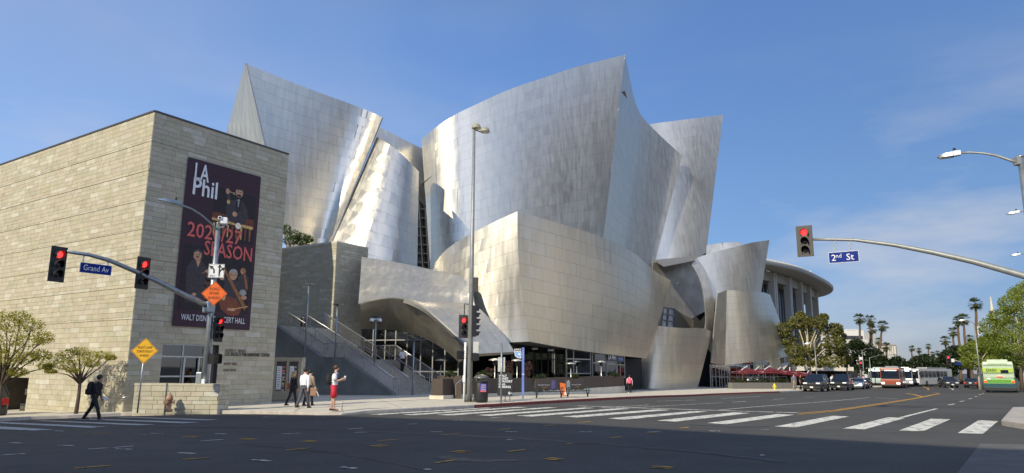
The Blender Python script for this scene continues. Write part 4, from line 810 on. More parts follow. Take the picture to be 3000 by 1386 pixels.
tr = thing('litter_bin', 'dark litter bin at the head of the outdoor stairs', 'bin', sp(l3+.8, 3.6, w3)); m = MB(); c = sp(l3+.8, 3.6, w3); m.lathe([(.28, 0), (.32, .1), (.34, .85), (.3, .95), (.1, 1.02)], c, 12); m.build('body', 'black_matte', tr, smooth=True); m = MB(); m.lathe([(.36, .8), (.37, .88), (.36, .92)], c, 12); m.build('rim', 'dark_frame', tr)
# ---- shade caster: building across 2nd street, behind the camera to the left
ed = [G(2990, 1318), G(2869, 1312.6), G(1700, 1243.5), G(1000, 1218.8), G(560, 1214.5), G(0, 1233), G(-250, 1246)]
TE = math.tan(R(SUN_EL)); HB = 24.; hd = Vector((-math.sin(R(SUN_AZ)), -math.cos(R(SUN_AZ)), 0))
pl = [Vector((p.x, p.y, 0))-hd*((HB-p.z)/TE) for p in ed]
pl = [pl[0]+(pl[0]-pl[1]).normalized()*26]+pl
bk = [pl[-1]+Vector((-22, -16, 0)), pl[0]+Vector((-22, -26, 0))]
shb = thing('gallery_building', 'pale concrete gallery block across the side street behind the viewpoint, shading the junction', 'building', tuple(pl[2]))
m = MB(); fp = [Vector((p.x, p.y, -6)) for p in pl+bk]; m.prism(fp, (0, 0, HB+6)); m.build('wall', mat('gallery_concrete', (.5, .5, .48), .8), shb)
# ---- unseen blocks added off to the right for bounced sun and dark reflections
def tower(name, label, org, az, L, D, hgt, m, fl=3.6, bay=3.2, cat='building'):
    o = thing(name, label, cat, (org[0], org[1], H(org[0], org[1]))); d = DIR(az); n = DIR(az-90); c = Vector((org[0], org[1], 0)); b = MB()
    q = [c, c+d*L, c+d*L-n*D, c-n*D]; b.hexa([(p.x, p.y, -4) for p in q], [(p.x, p.y, hgt) for p in q]); b.build('wall', m, o); w = MB(); k = 0
    z = 5.
    while z < hgt-3:
        u = 1.5
        while u < L-2: p = c+d*(u+.9)+n*.02; w.box((p.x, p.y, z+1), (1.8, .1, 2), R(90-az)); u += bay
        z += fl
    w.build('windows', 'glass_black', o); r_ = MB(); q = [c+n*.2-d*.2, c+d*(L+.2)+n*.2, c+d*(L+.2)-n*D, c-n*D-d*.2]; r_.hexa([(p.x, p.y, hgt) for p in q], [(p.x, p.y, hgt+.8) for p in q]); r_.build('parapet', m, o); return o
mat('stucco_pale', (.52, .46, .38), .8); mat('stucco_tan', (.46, .35, .25), .8); mat('reflect_dark', (.14, .12, .105), .6); mat('stucco_grey', (.4, .39, .37), .8)
mat('bounce_white', (.66, .61, .52), .8)
tower('bounce_block', 'unseen pale block added off to the right to bounce sunlight onto the hall', (124, 40), -54, 68, 16, 27, 'bounce_white', 3.6, 6.5)  # added so its sunny side throws light back onto the hall
tower('reflection_block', 'unseen dark block added behind the pale one for the steel sails to reflect', (136, 58), -54, 66, 30, 78, 'reflect_dark', 3.6, 2.2)  # added so the large sail mirrors something dark
# ================================================================= signals, signs, street furniture
mat('lens_red', (.8, .02, .02), .3, emit=(1, .03, .03), es=2.2); mat('lens_dark', (.02, .02, .022), .25); mat('signal_black', (.014, .014, .014), .45); mat('signal_brown', (.05, .045, .04), .5)
mat('sign_blue', (.01, .028, .2), .75, spec=.2); mat('sign_white', (.75, .75, .74), .5); mat('sign_orange', (.75, .13, .01), .5); mat('sign_yellow', (.72, .38, .01), .5); mat('sign_back', (.55, .54, .5), .5, .3)
mat('ink', (.012, .012, .012), .6); mat('lamp_lens', (.6, .58, .5), .3); mat('bronze_paint', (.09, .085, .06), .5, .3)
def signal_head(par, c, azf, n=3, s=.36, red=True, plate=True, hm='signal_black', pw=1.62):
    """vertical signal head: housing with backplate (part), visor and lens per lamp (sub-parts)"""
    T = Matrix.Translation(c) @ Matrix.Rotation(R(180-azf), 4, 'Z')     # local -y looks along azf
    h = n*s; b = MB(); b.M = T; b.box((0, .08, 0), (s*.95, .2, h))
    if plate: b.box((0, .0, 0), (s*pw, .02, h+s*.62))
    o = b.build('signal_head', hm, par, bevel=.03)
    for k in range(n):
        z = h/2-s*(k+.5); v = MB(); v.M = T; pts = []; r_ = s*.42; na = 12
        for j in range(na+1):
            a = R(-40)+R(260)*j/na; pts.append((math.cos(a)*r_, math.sin(a)*r_))
        dl = .26
        v.add([(x, -.012, z+y) for x, y in pts]+[(x, -.012-dl*(.55+.45*max(0, y/r_)), z+y-.02) for x, y in pts], [(j, j+1, na+2+j, na+1+j) for j in range(na)])
        v.add([(x*.93, -.012, z+y*.93) for x, y in pts]+[(x*.93, -.012-dl*(.55+.45*max(0, y/r_)), z+y*.93-.02) for x, y in pts], [(j, j+1, na+2+j, na+1+j) for j in range(na)])
        v.build('visor', hm, o); l = MB(); l.M = T @ Matrix.Translation((0, -.03, z)) @ Matrix.Rotation(R(90), 4, 'X'); l.lathe([(r_*.9, -.02), (r_*.85, .012), (r_*.5, .03), (0.01, .036)], (0, 0, 0), 14)
        l.build('lens', 'lens_red' if (red and k == 0) else 'lens_dark', o, smooth=True)
    return o
def ped_head(par, c, azf, s=.46):
    T = Matrix.Translation(c) @ Matrix.Rotation(R(180-azf), 4, 'Z'); b = MB(); b.M = T; b.box((0, .1, 0), (s, .22, s)); o = b.build('pedestrian_head', 'signal_black', par, bevel=.02)
    v = MB(); v.M = T
    for z in np.linspace(-s*.4, s*.4, 5): v.box((0, -.05, z), (s*.9, .1, .012))
    for x in (-s*.46, s*.46): v.box((x, -.06, 0), (.015, .12, s*.9))
    v.build('louvre', 'signal_black', o); l = MB(); l.M = T; l.box((0, -.006, 0), (s*.8, .01, s*.8)); l.build('lens', 'lens_dark', o)
def lamp_head(par, pts, w=.3):
    a, b = Vector(pts[0]), Vector(pts[1]); d = (b-a); L = d.length; d.normalize(); s = Vector((d.y, -d.x, 0)).normalized(); m = MB(); rows = []
    for t, ww, h0, h1 in ((0, .25, .02, -.02), (.12, .7, .05, -.05), (.4, 1, .075, -.07), (.68, .9, .08, -.07), (.7, .6, .12, -.07), (1, .45, .1, -.06)):
        p = a+d*(L*t); rows.append([p-s*w/2*ww+Vector((0, 0, h1)), p-s*w/2*ww*.8+Vector((0, 0, h0)), p+s*w/2*ww*.8+Vector((0, 0, h0)), p+s*w/2*ww+Vector((0, 0, h1)), p-s*w/2*ww+Vector((0, 0, h1))])
    m.grid(rows); m.add(rows[0][:4], [(0, 1, 2, 3)]); m.add(rows[-1][:4], [(3, 2, 1, 0)]); o = m.build('lamp_head', 'galvanised', par, angle=40)
    m = MB(); q = a+d*L*.35-Vector((0, 0, .075)); m.box(q, (L*.5, w*.6, .02), math.atan2(d.y, d.x)); m.build('lamp_lens', 'lamp_lens', o); m = MB(); q = a+d*L*.75+Vector((0, 0, .15)); m.lathe([(.05, -.05), (.05, .06), (.02, .09)], q, 8); m.build('photocell', 'black_plastic', o)
def sign_plate(name, label, cat, c, azf, w, h, m, diamond=False, texts=(), border=None, group=None, round_=.04, back='sign_back'):
    """flat sheet sign facing azf; texts: (string, y, size, material)"""
    o = thing(name, label, cat, c, R(180-azf), group); b = MB(); t = .012
    if diamond: pts = [(0, -w/2), (w/2, 0), (0, w/2), (-w/2, 0)]
    else: pts = [(-w/2, -h/2), (w/2, -h/2), (w/2, h/2), (-w/2, h/2)]
    b.prism([(x, 0, y) for x, y in pts], (0, t, 0)); b.cm = 0; b.build('plate', m, o, world=False)
    k = MB(); k.prism([(x*.995, t+.001, y*.995) for x, y in pts], (0, .004, 0)); k.build('back', back, o, world=False)
    if border:
        k = MB(); n = len(pts)
        for i in range(n):
            p, q = Vector(pts[i]+(0,))*.955, Vector(pts[(i+1) % n]+(0,))*.955; p2, q2 = p*.965, q*.965; k.quad((p.x, -.003, p.y), (q.x, -.003, q.y), (q2.x, -.003, q2.y), (p2.x, -.003, p2.y))
        k.build('border', border, o, world=False)
    for tx, y, sz, mm, wd in texts:
        lettering(tx, sz, WM[o] @ frame((0, -.004, y), (1, 0, 0)), mm, o, .001, width=wd)
    return o
def mast(name, label, base, h, r0=.17, r1=.1, m='galvanised', cat='traffic signal'):
    o = thing(name, label, cat, base); b = MB(); b.tube([base-Vector((0, 0, .1)), base+Vector((0, 0, h*.5)), base+Vector((0, 0, h))], [r0, (r0+r1)/2, r1], 14); b.lathe([(r1*1.1, h), (r1*1.1, h+.06), (r1*.5, h+.1)], base, 10); b.build('pole', m, o, smooth=True)
    b = MB(); b.box(base+Vector((0, 0, .02)), (r0*3.2, r0*3.2, .06))
    for i in range(4): b.lathe([(.035, .04), (.03, .13), (.012, .15)], base+Vector((r0*1.35*(-1)**i, r0*1.35*(-1)**(i//2), 0)), 6)
    b.build('base_plate', m, o); return o
# ---- left signal mast (sidewalk corner in front of the sandstone building)
b1 = P(593, 1198, 31.6); zt = P(637, 657, b1.y).z
lm = mast('signal_mast', 'galvanised traffic signal mast with two red lights on its arm, in front of the banner', b1, zt-b1.z)
oL = lambda px, py: ONP(px, py, b1, 32.5)
arm = [oL(*p) for p in ((617, 901), (575, 879), (540, 864), (460, 824), (400, 797), (320, 763), (262, 747), (196, 737))]
m = MB(); m.tube(arm, [.125, .12, .115, .105, .095, .085, .075, .065], 10); m.build('mast_arm', 'galvanised', lm, smooth=True); m = MB(); m.box(oL(612, 900), (.4, .4, .5), R(57)); m.build('arm_clamp', 'galvanised', lm, bevel=.05)
signal_head(lm, oL(169, 774), 118, 3, .37); signal_head(lm, oL(418, 800), 118, 3, .37)
signal_head(lm, Vector((b1.x, b1.y, P(610, 962, b1.y).z))+Vector((.42, .0, 0)), 118, 3, .33, pw=1.45); signal_head(lm, Vector((b1.x, b1.y, P(610, 838, b1.y).z))+Vector((-.28, .3, 0)), -120, 3, .33, False, False)
ped_head(lm, Vector((b1.x, b1.y, P(610, 1051, b1.y).z))+Vector((.42, 0, 0)), 118)
la = [oL(*p) for p in ((634, 672), (615, 652), (590, 630), (562, 612), (540, 604), (528, 600))]; m = MB(); m.tube(la, [.05, .045, .045, .04, .04, .035], 8); m.build('lamp_arm', 'galvanised', lm, smooth=True); lamp_head(lm, (oL(463, 583), oL(532, 598)), .34)
m = MB(); q = P(657, 648, b1.y-.1); m.box(q, (.28, .4, .3), .3); m.cm = 1; m.box(q+Vector((-.12, -.2, .1)), (.16, .2, .16), .3); m.build('traffic_camera', ['white_print', 'black_gloss'], lm, bevel=.03); m = MB(); m.tube([P(640, 668, b1.y), P(656, 665, b1.y-.1), P(657, 652, b1.y-.1)], .04, 6); m.build('camera_bracket', 'galvanised', lm)
m = MB(); m.box(Vector((b1.x-.22, b1.y-.05, P(580, 1107, b1.y).z)), (.26, .25, .5)); m.build('control_box', 'galvanised', lm, bevel=.04); m = MB(); m.box(Vector((b1.x+.02, b1.y-.2, P(600, 1122, b1.y).z)), (.13, .1, .34)); m.cm = 1; m.ball(Vector((b1.x+.02, b1.y-.26, P(600, 1130, b1.y).z)), .04, 8, 4); m.build('push_button', ['sign_white', 'black_gloss'], lm)
# street name blade, lane sign, road work sign
def blade(label, txt, corners, onf, azt, hang, small=None):
    c4 = [onf(*p) for p in corners]; c = sum(c4, Vector())/4; xd = (c4[1]-c4[0]); w = xd.xy.length; h = ((c4[0].z-c4[3].z)+(c4[1].z-c4[2].z))/2
    o = sign_plate('street_sign', label, 'street sign', c, azt+90, w, h, 'sign_white'); k = MB(); k.box((0, -.006, 0), (w*.975, .008, h*.92)); k.build('face', 'sign_blue', o, world=False)
    M0 = WM[o] @ frame((0, -.012, 0), (1, 0, 0))
    if small is None: lettering(txt, h*.78, M0, 'sign_white', o, .001, width=w*.8)
    else:
        lettering('2', h*.82, WM[o] @ frame((-w*.33, -.012, -.02), (1, 0, 0)), 'sign_white', o, .001); lettering('nd', h*.5, WM[o] @ frame((-w*.16, -.012, h*.12), (1, 0, 0)), 'sign_white', o, .001); lettering('St', h*.82, WM[o] @ frame((w*.21, -.012, -.02), (1, 0, 0)), 'sign_white', o, .001)
    for pa, pb in hang:
        k = MB(); a, b = onf(*pa), onf(*pb)
        for i in range(4):
            t0, t1 = i/4, (i+1)/4; s_ = Vector((.025, 0, 0)) if i % 2 else Vector((0, .025, 0)); p, q = a.lerp(b, t0), a.lerp(b, t1); k.tube([p+s_, q+s_], .012, 5); k.tube([p-s_, q-s_], .012, 5)
        k.build('hanger', 'galvanised', o)
blade('blue Grand Av street name sign hanging from the left mast arm', 'Grand Av', [(236, 768.5), (328.5, 778), (324, 807), (233, 798.5)], oL, 32.5, [((246, 750), (243, 769)), ((319, 763), (316, 777))])
def facing(px, py, Y, dx=0): return P(px, py, Y)
sg = sign_plate('lane_use_sign', 'white lane use sign with two black turn arrows on the left mast', 'sign', P(634, 793.5, b1.y-.2), 172, .68, .62, 'sign_white', border='ink')
def arrow(o, pts, w, m='ink'):
    k = MB(); P_ = [Vector((x, -.006, y)) for x, y in pts]
    for i, (a, b) in enumerate(zip(P_, P_[1:])):
        d = (b-a).normalized(); s_ = Vector((d.z, 0, -d.x))*w/2; off = Vector((0, -.0004*i, 0)); k.quad(a-s_+off, a+s_+off, b+s_+off, b-s_+off)
    d = (P_[-1]-P_[-2]).normalized(); s_ = Vector((d.z, 0, -d.x))*w*1.5; e = P_[-1]-d*w*.2+Vector((0, -.003, 0)); k.add([e-s_, e+s_, e+d*w*2.6], [(0, 1, 2)]); k.build('arrow', m, o, world=False)
arrow(sg, [(-.1, -.12), (-.1, .02), (-.14, .09), (-.2, .14)], .06); arrow(sg, [(.13, -.25), (.13, .17)], .06); arrow(sg, [(.13, -.2), (.14, -.05), (.2, .04), (.26, .08)], .06)
lettering('ONLY', .12, WM[sg] @ frame((-.16, -.004, -.23), (1, 0, 0)), 'ink', sg, .001, width=.26)
sign_plate('road_work_sign', 'orange diamond road work ahead sign strapped to the left mast', 'sign', P(628, 860, b1.y-.24), 172, 1.12, 0, 'sign_orange', True, [('ROAD', .2, .19, 'ink', .42), ('WORK', 0.0, .19, 'ink', .44), ('AHEAD', -.2, .19, 'ink', .52)], border='ink')
yb = P(403, 1203, 30.4); ys = sign_plate('warning_sign', 'yellow diamond sign reading right lane turns right ahead, on a thin post by the kerb', 'sign', P(424, 1028, yb.y), 172, 1.1, 0, 'sign_yellow', True, [('RIGHT LANE', .14, .15, 'ink', .58), ('TURNS RIGHT', -.03, .15, 'ink', .66), ('AHEAD', -.2, .15, 'ink', .36)], border='ink')
m = MB(); m.tube([yb-Vector((0, 0, .1)), P(424, 1010, yb.y)+Vector((0, .05, 0))], .032, 8); m.build('post', 'galvanised', ys, smooth=True)
# ---- centre lamp and signal pole
b2 = GS(1375, 1178); ztop = P(1392, 376, b2.y).z
cp = mast('signal_pole', 'tall slender pole with two dome lamps and a red signal by the bin', b2, ztop-b2.z, .15, .075, 'bronze_paint')
for o_ in list(cp.children):
    if o_.name.startswith('pole'): o_.data.materials[0] = M_('pole_grey')
for px, py in ((1395.5, 377), (1421, 387.5)):
    c = P(px, py, b2.y); m = MB(); m.lathe([(.26, 0), (.262, .03), (.25, .12), (.2, .22), (.12, .29), (.02, .31)], c, 16); o_ = m.build('dome_lamp', mat('lamp_khaki', (.33, .31, .22), .5), cp, smooth=True); m = MB(); m.lathe([(.235, -.012), (.24, -.004)], c, 16); m.build('lamp_lens', 'lamp_lens', o_)
m = MB(); m.tube([P(1393, 381, b2.y), P(1412, 388, b2.y)], .03, 6); m.build('lamp_bracket', 'bronze_paint', cp)
oz = lambda px, py, dx=0, dy=0: Vector((P(px, py, b2.y).x+dx, b2.y+dy, P(px, py, b2.y).z))
signal_head(cp, oz(1357.5, 957), 160, 3, .34, hm='signal_brown', pw=1.5); signal_head(cp, oz(1391, 941, .05), 75, 5, .33, False, False)
ped_head(cp, oz(1353, 1040), 160, .46); ped_head(cp, oz(1395, 1046, 0, -.1), 75, .42)
m = MB(); m.tube([oz(1375, 892), oz(1361, 890), oz(1360, 924)], .03, 6); m.tube([oz(1375, 1012), oz(1362, 1020)], .03, 6); m.tube([oz(1378, 900), oz(1390, 905)], .03, 6); m.build('bracket', 'signal_black', cp)
m = MB(); m.box(oz(1394, 1028), (.3, .06, .95)); m.build('sign_back', 'sign_back', cp); m = MB(); m.box(oz(1394, 834, 0, -.05), (.28, .03, .78)); m.build('sign_back', 'signal_brown', cp); m = MB(); m.box(oz(1374, 834, 0, .15), (.3, .03, .78)); m.build('sign_back', 'sign_back', cp)
m = MB(); m.tube([Vector((b2.x-.28, b2.y+.02, b2.z-.05)), Vector((b2.x-.26, b2.y+.02, oz(1370, 1003).z))], .065, 8); m.build('conduit', 'sign_white', cp, smooth=True); m = MB(); m.box(Vector((b2.x-.3, b2.y-.06, oz(1370, 1110).z)), (.14, .12, .35)); m.build('push_button', 'sign_white', cp, bevel=.02)
# ---- right signal mast: arm over the avenue, street lamp above
hp = P(2354, 705, 27.); oR = lambda px, py: ONP(px, py, hp, 122.5)
pr = oR(3039, 830); b3 = Vector((pr.x, pr.y, HS(pr.x, pr.y))); ztop = ONP(2990, 462, pr, 122.5).z
rm = mast('signal_mast', 'grey traffic signal mast whose long curved arm holds a red light over the avenue', b3, ztop-b3.z, .17, .095)
m = MB(); m.tube([oR(*p) for p in ((2376, 701.5), (2430, 701.5), (2504, 703), (2620, 718), (2737, 740.5), (2853, 767), (3000, 808), (3036, 820))], [.05, .055, .06, .075, .09, .1, .115, .12], 12); m.build('mast_arm', 'pole_grey', rm, smooth=True)
signal_head(rm, oR(2354, 708)+Vector((0, -.12, 0)), 208, 3, .34, pw=1.75, hm='signal_brown')
oS = lambda px, py: ONP(px, py, b3, 122.5)
m = MB(); m.tube([oS(*p) for p in ((2984, 478), (2960, 470), (2920, 456), (2880, 449), (2840, 446.5), (2812, 449))], [.055, .05, .045, .04, .04, .035], 8); m.build('lamp_arm', 'pole_grey', rm, smooth=True); lamp_head(rm, (oS(2745, 461), oS(2815, 449)), .34); m = MB(); m.box(oS(2982, 472), (.2, .25, .3)); m.build('arm_clamp', 'pole_grey', rm, bevel=.03)
blade('blue 2nd St street name sign hanging from the right mast arm', '2nd St', [(2427, 738.5), (2515.5, 735), (2517, 767), (2428.5, 771)], oR, 122.5, [((2446, 704), (2446, 738)), ((2490, 704), (2490, 736))], small=True)
# ---- lamps along the avenue
def street_lamp(label, base, hgt, arm_az, arm_len, group='street lamps further up the avenue', r=.09, m_='pole_grey'):
    o = thing('street_lamp', label, 'street lamp', base, group=group); b = MB(); b.tube([base-Vector((0, 0, .2)), base+Vector((0, 0, hgt))], [r, r*.6], 8); b.build('pole', m_, o, smooth=True); d = DIR(arm_az); t = base+Vector((0, 0, hgt))
    b = MB(); b.tube([t-Vector((0, 0, .1)), t+d*arm_len*.4+Vector((0, 0, .35)), t+d*arm_len+Vector((0, 0, .45))], .035, 6); b.build('lamp_arm', m_, o, smooth=True); lamp_head(o, (t+d*(arm_len+.8)+Vector((0, 0, .38)), t+d*arm_len+Vector((0, 0, .45))), .32)
def lamp_px(px, pyb, Y, pyt, label, az, ln): 
    b = P(px, pyb, Y); b.z = HS(b.x, b.y); street_lamp(label, b, P(px, pyt, Y).z-b.z, az, ln)
lamp_px(3150, 1160, 46, 632, 'street lamp entering at the right edge just below the big mast lamp', -57, 1.6); lamp_px(3110, 1150, 62, 755, 'second street lamp head peeking in at the right edge above the trees', -57, 1.6); lamp_px(3085, 1145, 78, 866, 'lowest street lamp head peeking in at the right edge by the tree', -57, 1.6)
# ---- fire hydrants
def hydrant(label, base, m, s=1.):
    o = thing('fire_hydrant', label, 'fire hydrant', base); b = MB(); b.lathe([(.17, -.05), (.17, .04), (.11, .06), (.11, .42), (.15, .44), (.15, .5), (.135, .58), (.09, .66), (.04, .69), (.035, .75), (.01, .76)], base, 14); b.build('barrel', m, o, smooth=True)
    for a in (R(10), R(190), R(262)):
        d = Vector((math.cos(a), math.sin(a), 0)); c = base+Vector((0, 0, .36)); r_ = .085 if a > R(250) else .06; b = MB(); b.tube([c, c+d*.16], r_*.8, 10); b.tube([c+d*.16, c+d*.22], r_*1.15, 10); b.build('outlet', m, o)
    return o
hy = hydrant('tan fire hydrant on the kerb in front of the low stone wall', P(493, 1203, 30.9), mat('hydrant_tan', (.35, .2, .12), .6)); m = MB(); q = hy.location; m.lathe([(.07, 0), (.075, .05), (.02, .06)], (0, 0, 0), 10); m.M = Matrix()
h2 = P(2270, 1148, 82); h2.z = HS(h2.x, h2.y); hydrant('yellow fire hydrant at the red kerb in front of the restaurant patio', h2, mat('hydrant_yellow', (.72, .55, .03), .5))
# ---- litter bin, parking board, sign posts, bus stop blade
bb = GS(1409, 1178); bb.y = 36.8; bb = P(1409, 1178, 36.8)
o = thing('trash_can', 'round black street trash can with a domed lid by the centre pole', 'trash can', bb); m = MB(); m.lathe([(.3, 0), (.34, .02), (.36, .12), (.36, .95), (.34, 1.0), (.37, 1.02), (.37, 1.06)], bb, 18); m.build('body', 'black_plastic', o, smooth=True)
m = MB(); m.lathe([(.38, 1.2), (.37, 1.26), (.3, 1.33), (.15, 1.37), (.02, 1.38)], bb, 18)
for a in range(4): q = R(45+90*a); m.box(bb+Vector((.3*math.cos(q), .3*math.sin(q), 1.12)), (.07, .07, .2), q)
m.build('lid', mat('bin_lid', (.1, .1, .1), .35), o, angle=40); fv = frame(bb+Vector((.12, -.37, .72)), (1, .28, 0)); m = MB(); m.M = fv; m.box((0, 0, .0), (.34, .42, .012)); m.build('sticker', mat('sticker_purple', (.06, .03, .25), .5), o); m = MB(); m.M = fv; m.box((0, -.17, .006), (.3, .07, .012)); m.build('sticker_band', 'coral_print', o)
for i, t_ in enumerate(('WALK', 'WITH', 'YOU')): lettering(t_, .12, fv @ Matrix.Translation((0, .13-i*.11, .008)), 'white_print', o, .001, width=.26)
pb = P(1483, 1178, 38.2); o = thing('parking_sign', 'black board reading walt disney concert hall parking with an arrow, on a small stand', 'sign', pb); c = [P(1456, 1093, 38.4), P(1500, 1093, 38.4), P(1501, 1159, 38.4), P(1457, 1159, 38.4)]
m = MB(); m.prism(c, (.0, .05, 0)); m.build('board', mat('board_black', (.02, .022, .022), .6), o)
W_, H_ = (c[1]-c[0]).length, c[0].z-c[3].z
for i, t_ in enumerate(('WALT', 'DISNEY', 'CONCERT', 'HALL', 'PARKING')):
    lettering(t_, .155, frame(c[0]+Vector((.1, -.006, -.15-i*.148*H_/1.2)), (1, 0, 0)), 'white_print', o, .001, 'LEFT', .004)
e = c[3]+Vector((W_*.83, -.006, .13)); k = MB(); k.box(e+Vector((.02, 0, 0)), (.17, .004, .035)); k.box(e+Vector((-.05, 0, .035)), (.12, .003, .035), M=Matrix.Rotation(R(-45), 4, 'Y')); k.box(e+Vector((-.05, 0, -.035)), (.12, .003, .035), M=Matrix.Rotation(R(45), 4, 'Y')); k.build('arrow', 'white_print', o)
m = MB()
for px in (1480, 1494): a = P(px, 1159, 38.42); m.tube([a+Vector((0, .02, .05)), Vector((a.x, a.y+.02, pb.z))], .02, 6)
m.tube([pb+Vector((-.1, -.25, .03)), pb+Vector((.45, .3, .03))], .025, 6); m.tube([pb+Vector((.1, .3, .03)), pb+Vector((.4, -.2, .03))], .025, 6); m.build('stand', 'black_plastic', o)
sp0 = GS(1468, 1181); o = thing('sign_post', 'thin grey post carrying the blank back of a road sign by the parking board', 'sign', sp0); m = MB(); t_ = P(1467, 1005, sp0.y); m.tube([sp0-Vector((0, 0, .1)), Vector((sp0.x, sp0.y, t_.z))], .045, 8); m.build('post', 'galvanised', o, smooth=True); m = MB(); c = P(1467, 1068, sp0.y); m.box(Vector((sp0.x, sp0.y+.06, c.z)), (.36, .012, .72)); m.build('plate', 'sign_back', o)
dp = GS(1532, 1176); o = thing('bus_stop_sign', 'blue bus stop pole with a white and blue DASH flag', 'bus stop sign', dp); zt = P(1530, 1018, dp.y).z; m = MB(); m.box(Vector((dp.x, dp.y, (dp.z+.35+zt)/2)), (.13, .09, zt-dp.z-.35)); m.build('blade_post', mat('dash_blue', (.13, .19, .5), .5), o, bevel=.01); m = MB(); m.box(dp+Vector((0, 0, .2)), (.1, .07, .5)); m.build('post_foot', 'galvanised', o); m = MB(); m.box(Vector((dp.x, dp.y-.002, lerp(dp.z, zt, .5))), (.134, .094, .03)); m.build('post_band', 'sign_white', o)
for i, t_ in enumerate('LADOT'): lettering(t_, .09, frame(Vector((dp.x, dp.y-.048, zt-.15-i*.12)), (1, 0, 0)), 'sign_white', o, .001)
c = [P(1507, 1022, dp.y), P(1527, 1022, dp.y), P(1527, 1050, dp.y), P(1516, 1049, dp.y), P(1509, 1043, dp.y), P(1507, 1034, dp.y)]; m = MB(); m.prism(c, (0, .02, 0)); o2 = m.build('flag', 'sign_white', o)
m = MB(); m.add([P(1508.3, 1031, dp.y-.004), P(1525.5, 1031, dp.y-.004), P(1525.5, 1047, dp.y-.004), P(1516, 1047, dp.y-.004), P(1510.5, 1042, dp.y-.004)], [(0, 1, 2, 3, 4)]); m.build('flag_print', mat('flag_blue', (.2, .38, .7), .5), o); q = P(1517, 1026.5, dp.y-.006); lettering('DASH', .16, frame(q, (1, 0, 0)), 'ink', o, .001, width=.36, shear=.3, bold=.006); m = MB(); m.ball(P(1521, 1037.5, dp.y-.006), .06, 10, 4, (1, .1, 1)); m.build('flag_roundel', 'sign_white', o)
# ---- bus benches with advertising backs
mat('bench_green', (.01, .03, .03), .45); mat('ad_brown', (.1, .07, .055), .6); mat('ad_violet', (.16, .13, .3), .6)
def bench(label, pa, pb_, Y0, Y1, flip):
    a, b = P(*pa, Y0), P(*pb_, Y1); d = Vector((b.x-a.x, b.y-a.y, 0)); L = d.length; d.normalize(); n = Vector((d.y, -d.x, 0)); o = thing('bus_bench', label, 'bench', a, group='benches at the bus stop'); z0 = min(a.z, b.z); T = Matrix(((d.x, -n.x, 0, a.x), (d.y, -n.y, 0, a.y), (0, 0, 1, a.z), (0, 0, 0, 1)))
    m = MB(); m.M = T; m.box((L/2, 0, .44), (L*.96, .42, .04))
    for k in range(1, 4): m.tube([(L*k/4, -.2, .46), (L*k/4, -.1, .58), (L*k/4, .12, .58), (L*k/4, .2, .46)], .022, 6)
    m.build('seat', 'bench_green', o)
    for x in (.12, L-.12):
        m = MB(); m.M = T; m.tube([(x-.18, -.24, .28), (x-.18, -.22, .62), (x, -.15, .68), (x+.1, .2, .62), (x+.2, .22, .28), (x-.18, -.24, .28)], .032, 6); m.build('arm_frame', 'bench_green', o, smooth=True); m = MB(); m.M = T; m.tube([(x, 0, -.05), (x, 0, .3)], .05, 8); m.lathe([(.14, -.05), (.12, .03), (.05, .06)], (x, 0, 0), 10); m.build('foot', 'bench_green', o)
    m = MB(); m.M = T; m.box((L/2, .24, .86), (L*.82, .04, .72)); bk_ = m.build('backrest', 'ad_brown', o, bevel=.01); k = MB(); k.M = T; x = L*(.76 if flip else .2); k.box((x, .215, .8), (.34, .01, .5)); k.ball((x, .212, 1.02), .1, 10, 6, (1, .1, 1.2)); k.build('portrait', 'ad_violet' if flip else 'sign_back', bk_)
    Mx = T @ frame((L*(.4 if flip else .55), .205, .84), (1, 0, 0)); lettering('find property for good', .11, Mx, 'white_print', bk_, .001, width=L*.42); lettering('call today', .09, Mx @ Matrix.Translation((0.05, -.14, 0)), 'sign_yellow', bk_, .001, width=L*.2)
bench('dark green bus bench with a brown advertising back, nearer the blue bus stop pole', (1568, 1170), (1648, 1169), 43.5, 45.2, True); bench('dark green bus bench with a brown advertising back, beside the orange poster', (1660, 1167), (1725, 1164), 45.8, 47.5, False)
q = P(1652, 1160, 46.8); o = thing('poster_stand', 'small orange and white poster leaning between the two bus benches', 'poster', q); m = MB(); m.prism([q+Vector((-.2, 0, 0)), q+Vector((.25, .1, 0)), q+Vector((.3, .2, .75)), q+Vector((-.25, .1, .85))], (0, .03, 0)); m.build('board', mat('poster_orange', (.7, .16, .03), .6), o); m = MB(); m.add([q+Vector((.02, .02, .05)), q+Vector((.2, .06, .05)), q+Vector((.1, .05, .5))], [(0, 1, 2)]); m.build('print', 'white_print', o)
# ---- display case
c0, c1 = P(757, 1165, 40.5), P(876, 1158, 41.8); d = Vector((c1.x-c0.x, c1.y-c0.y, 0)); L = d.length; d.normalize(); n = Vector((d.y, -d.x, 0)); zt = P(770, 1047, 40.6).z; o = thing('display_case', 'bronze framed poster display case with three season posters beside the stairs', 'display case', c0)
mat('case_bronze', (.2, .18, .125), .5, .3); T = Matrix(((d.x, -n.x, 0, c0.x), (d.y, -n.y, 0, c0.y), (0, 0, 1, c0.z), (0, 0, 0, 1))); hc = zt-c0.z
m = MB(); m.M = T; m.box((L/2, .25, hc/2-.1), (L, .4, hc+.2)); m.box((L/2, 0.02, hc-.09), (L+.1, .14, .22)); m.box((L/2, 0.02, .1), (L+.1, .14, .5)); [m.box((x, .0201, hc/2), (.16, .136, hc)) for x in (.07, L*.345, L*.665, L-.08)]; m.build('case', 'case_bronze', o)
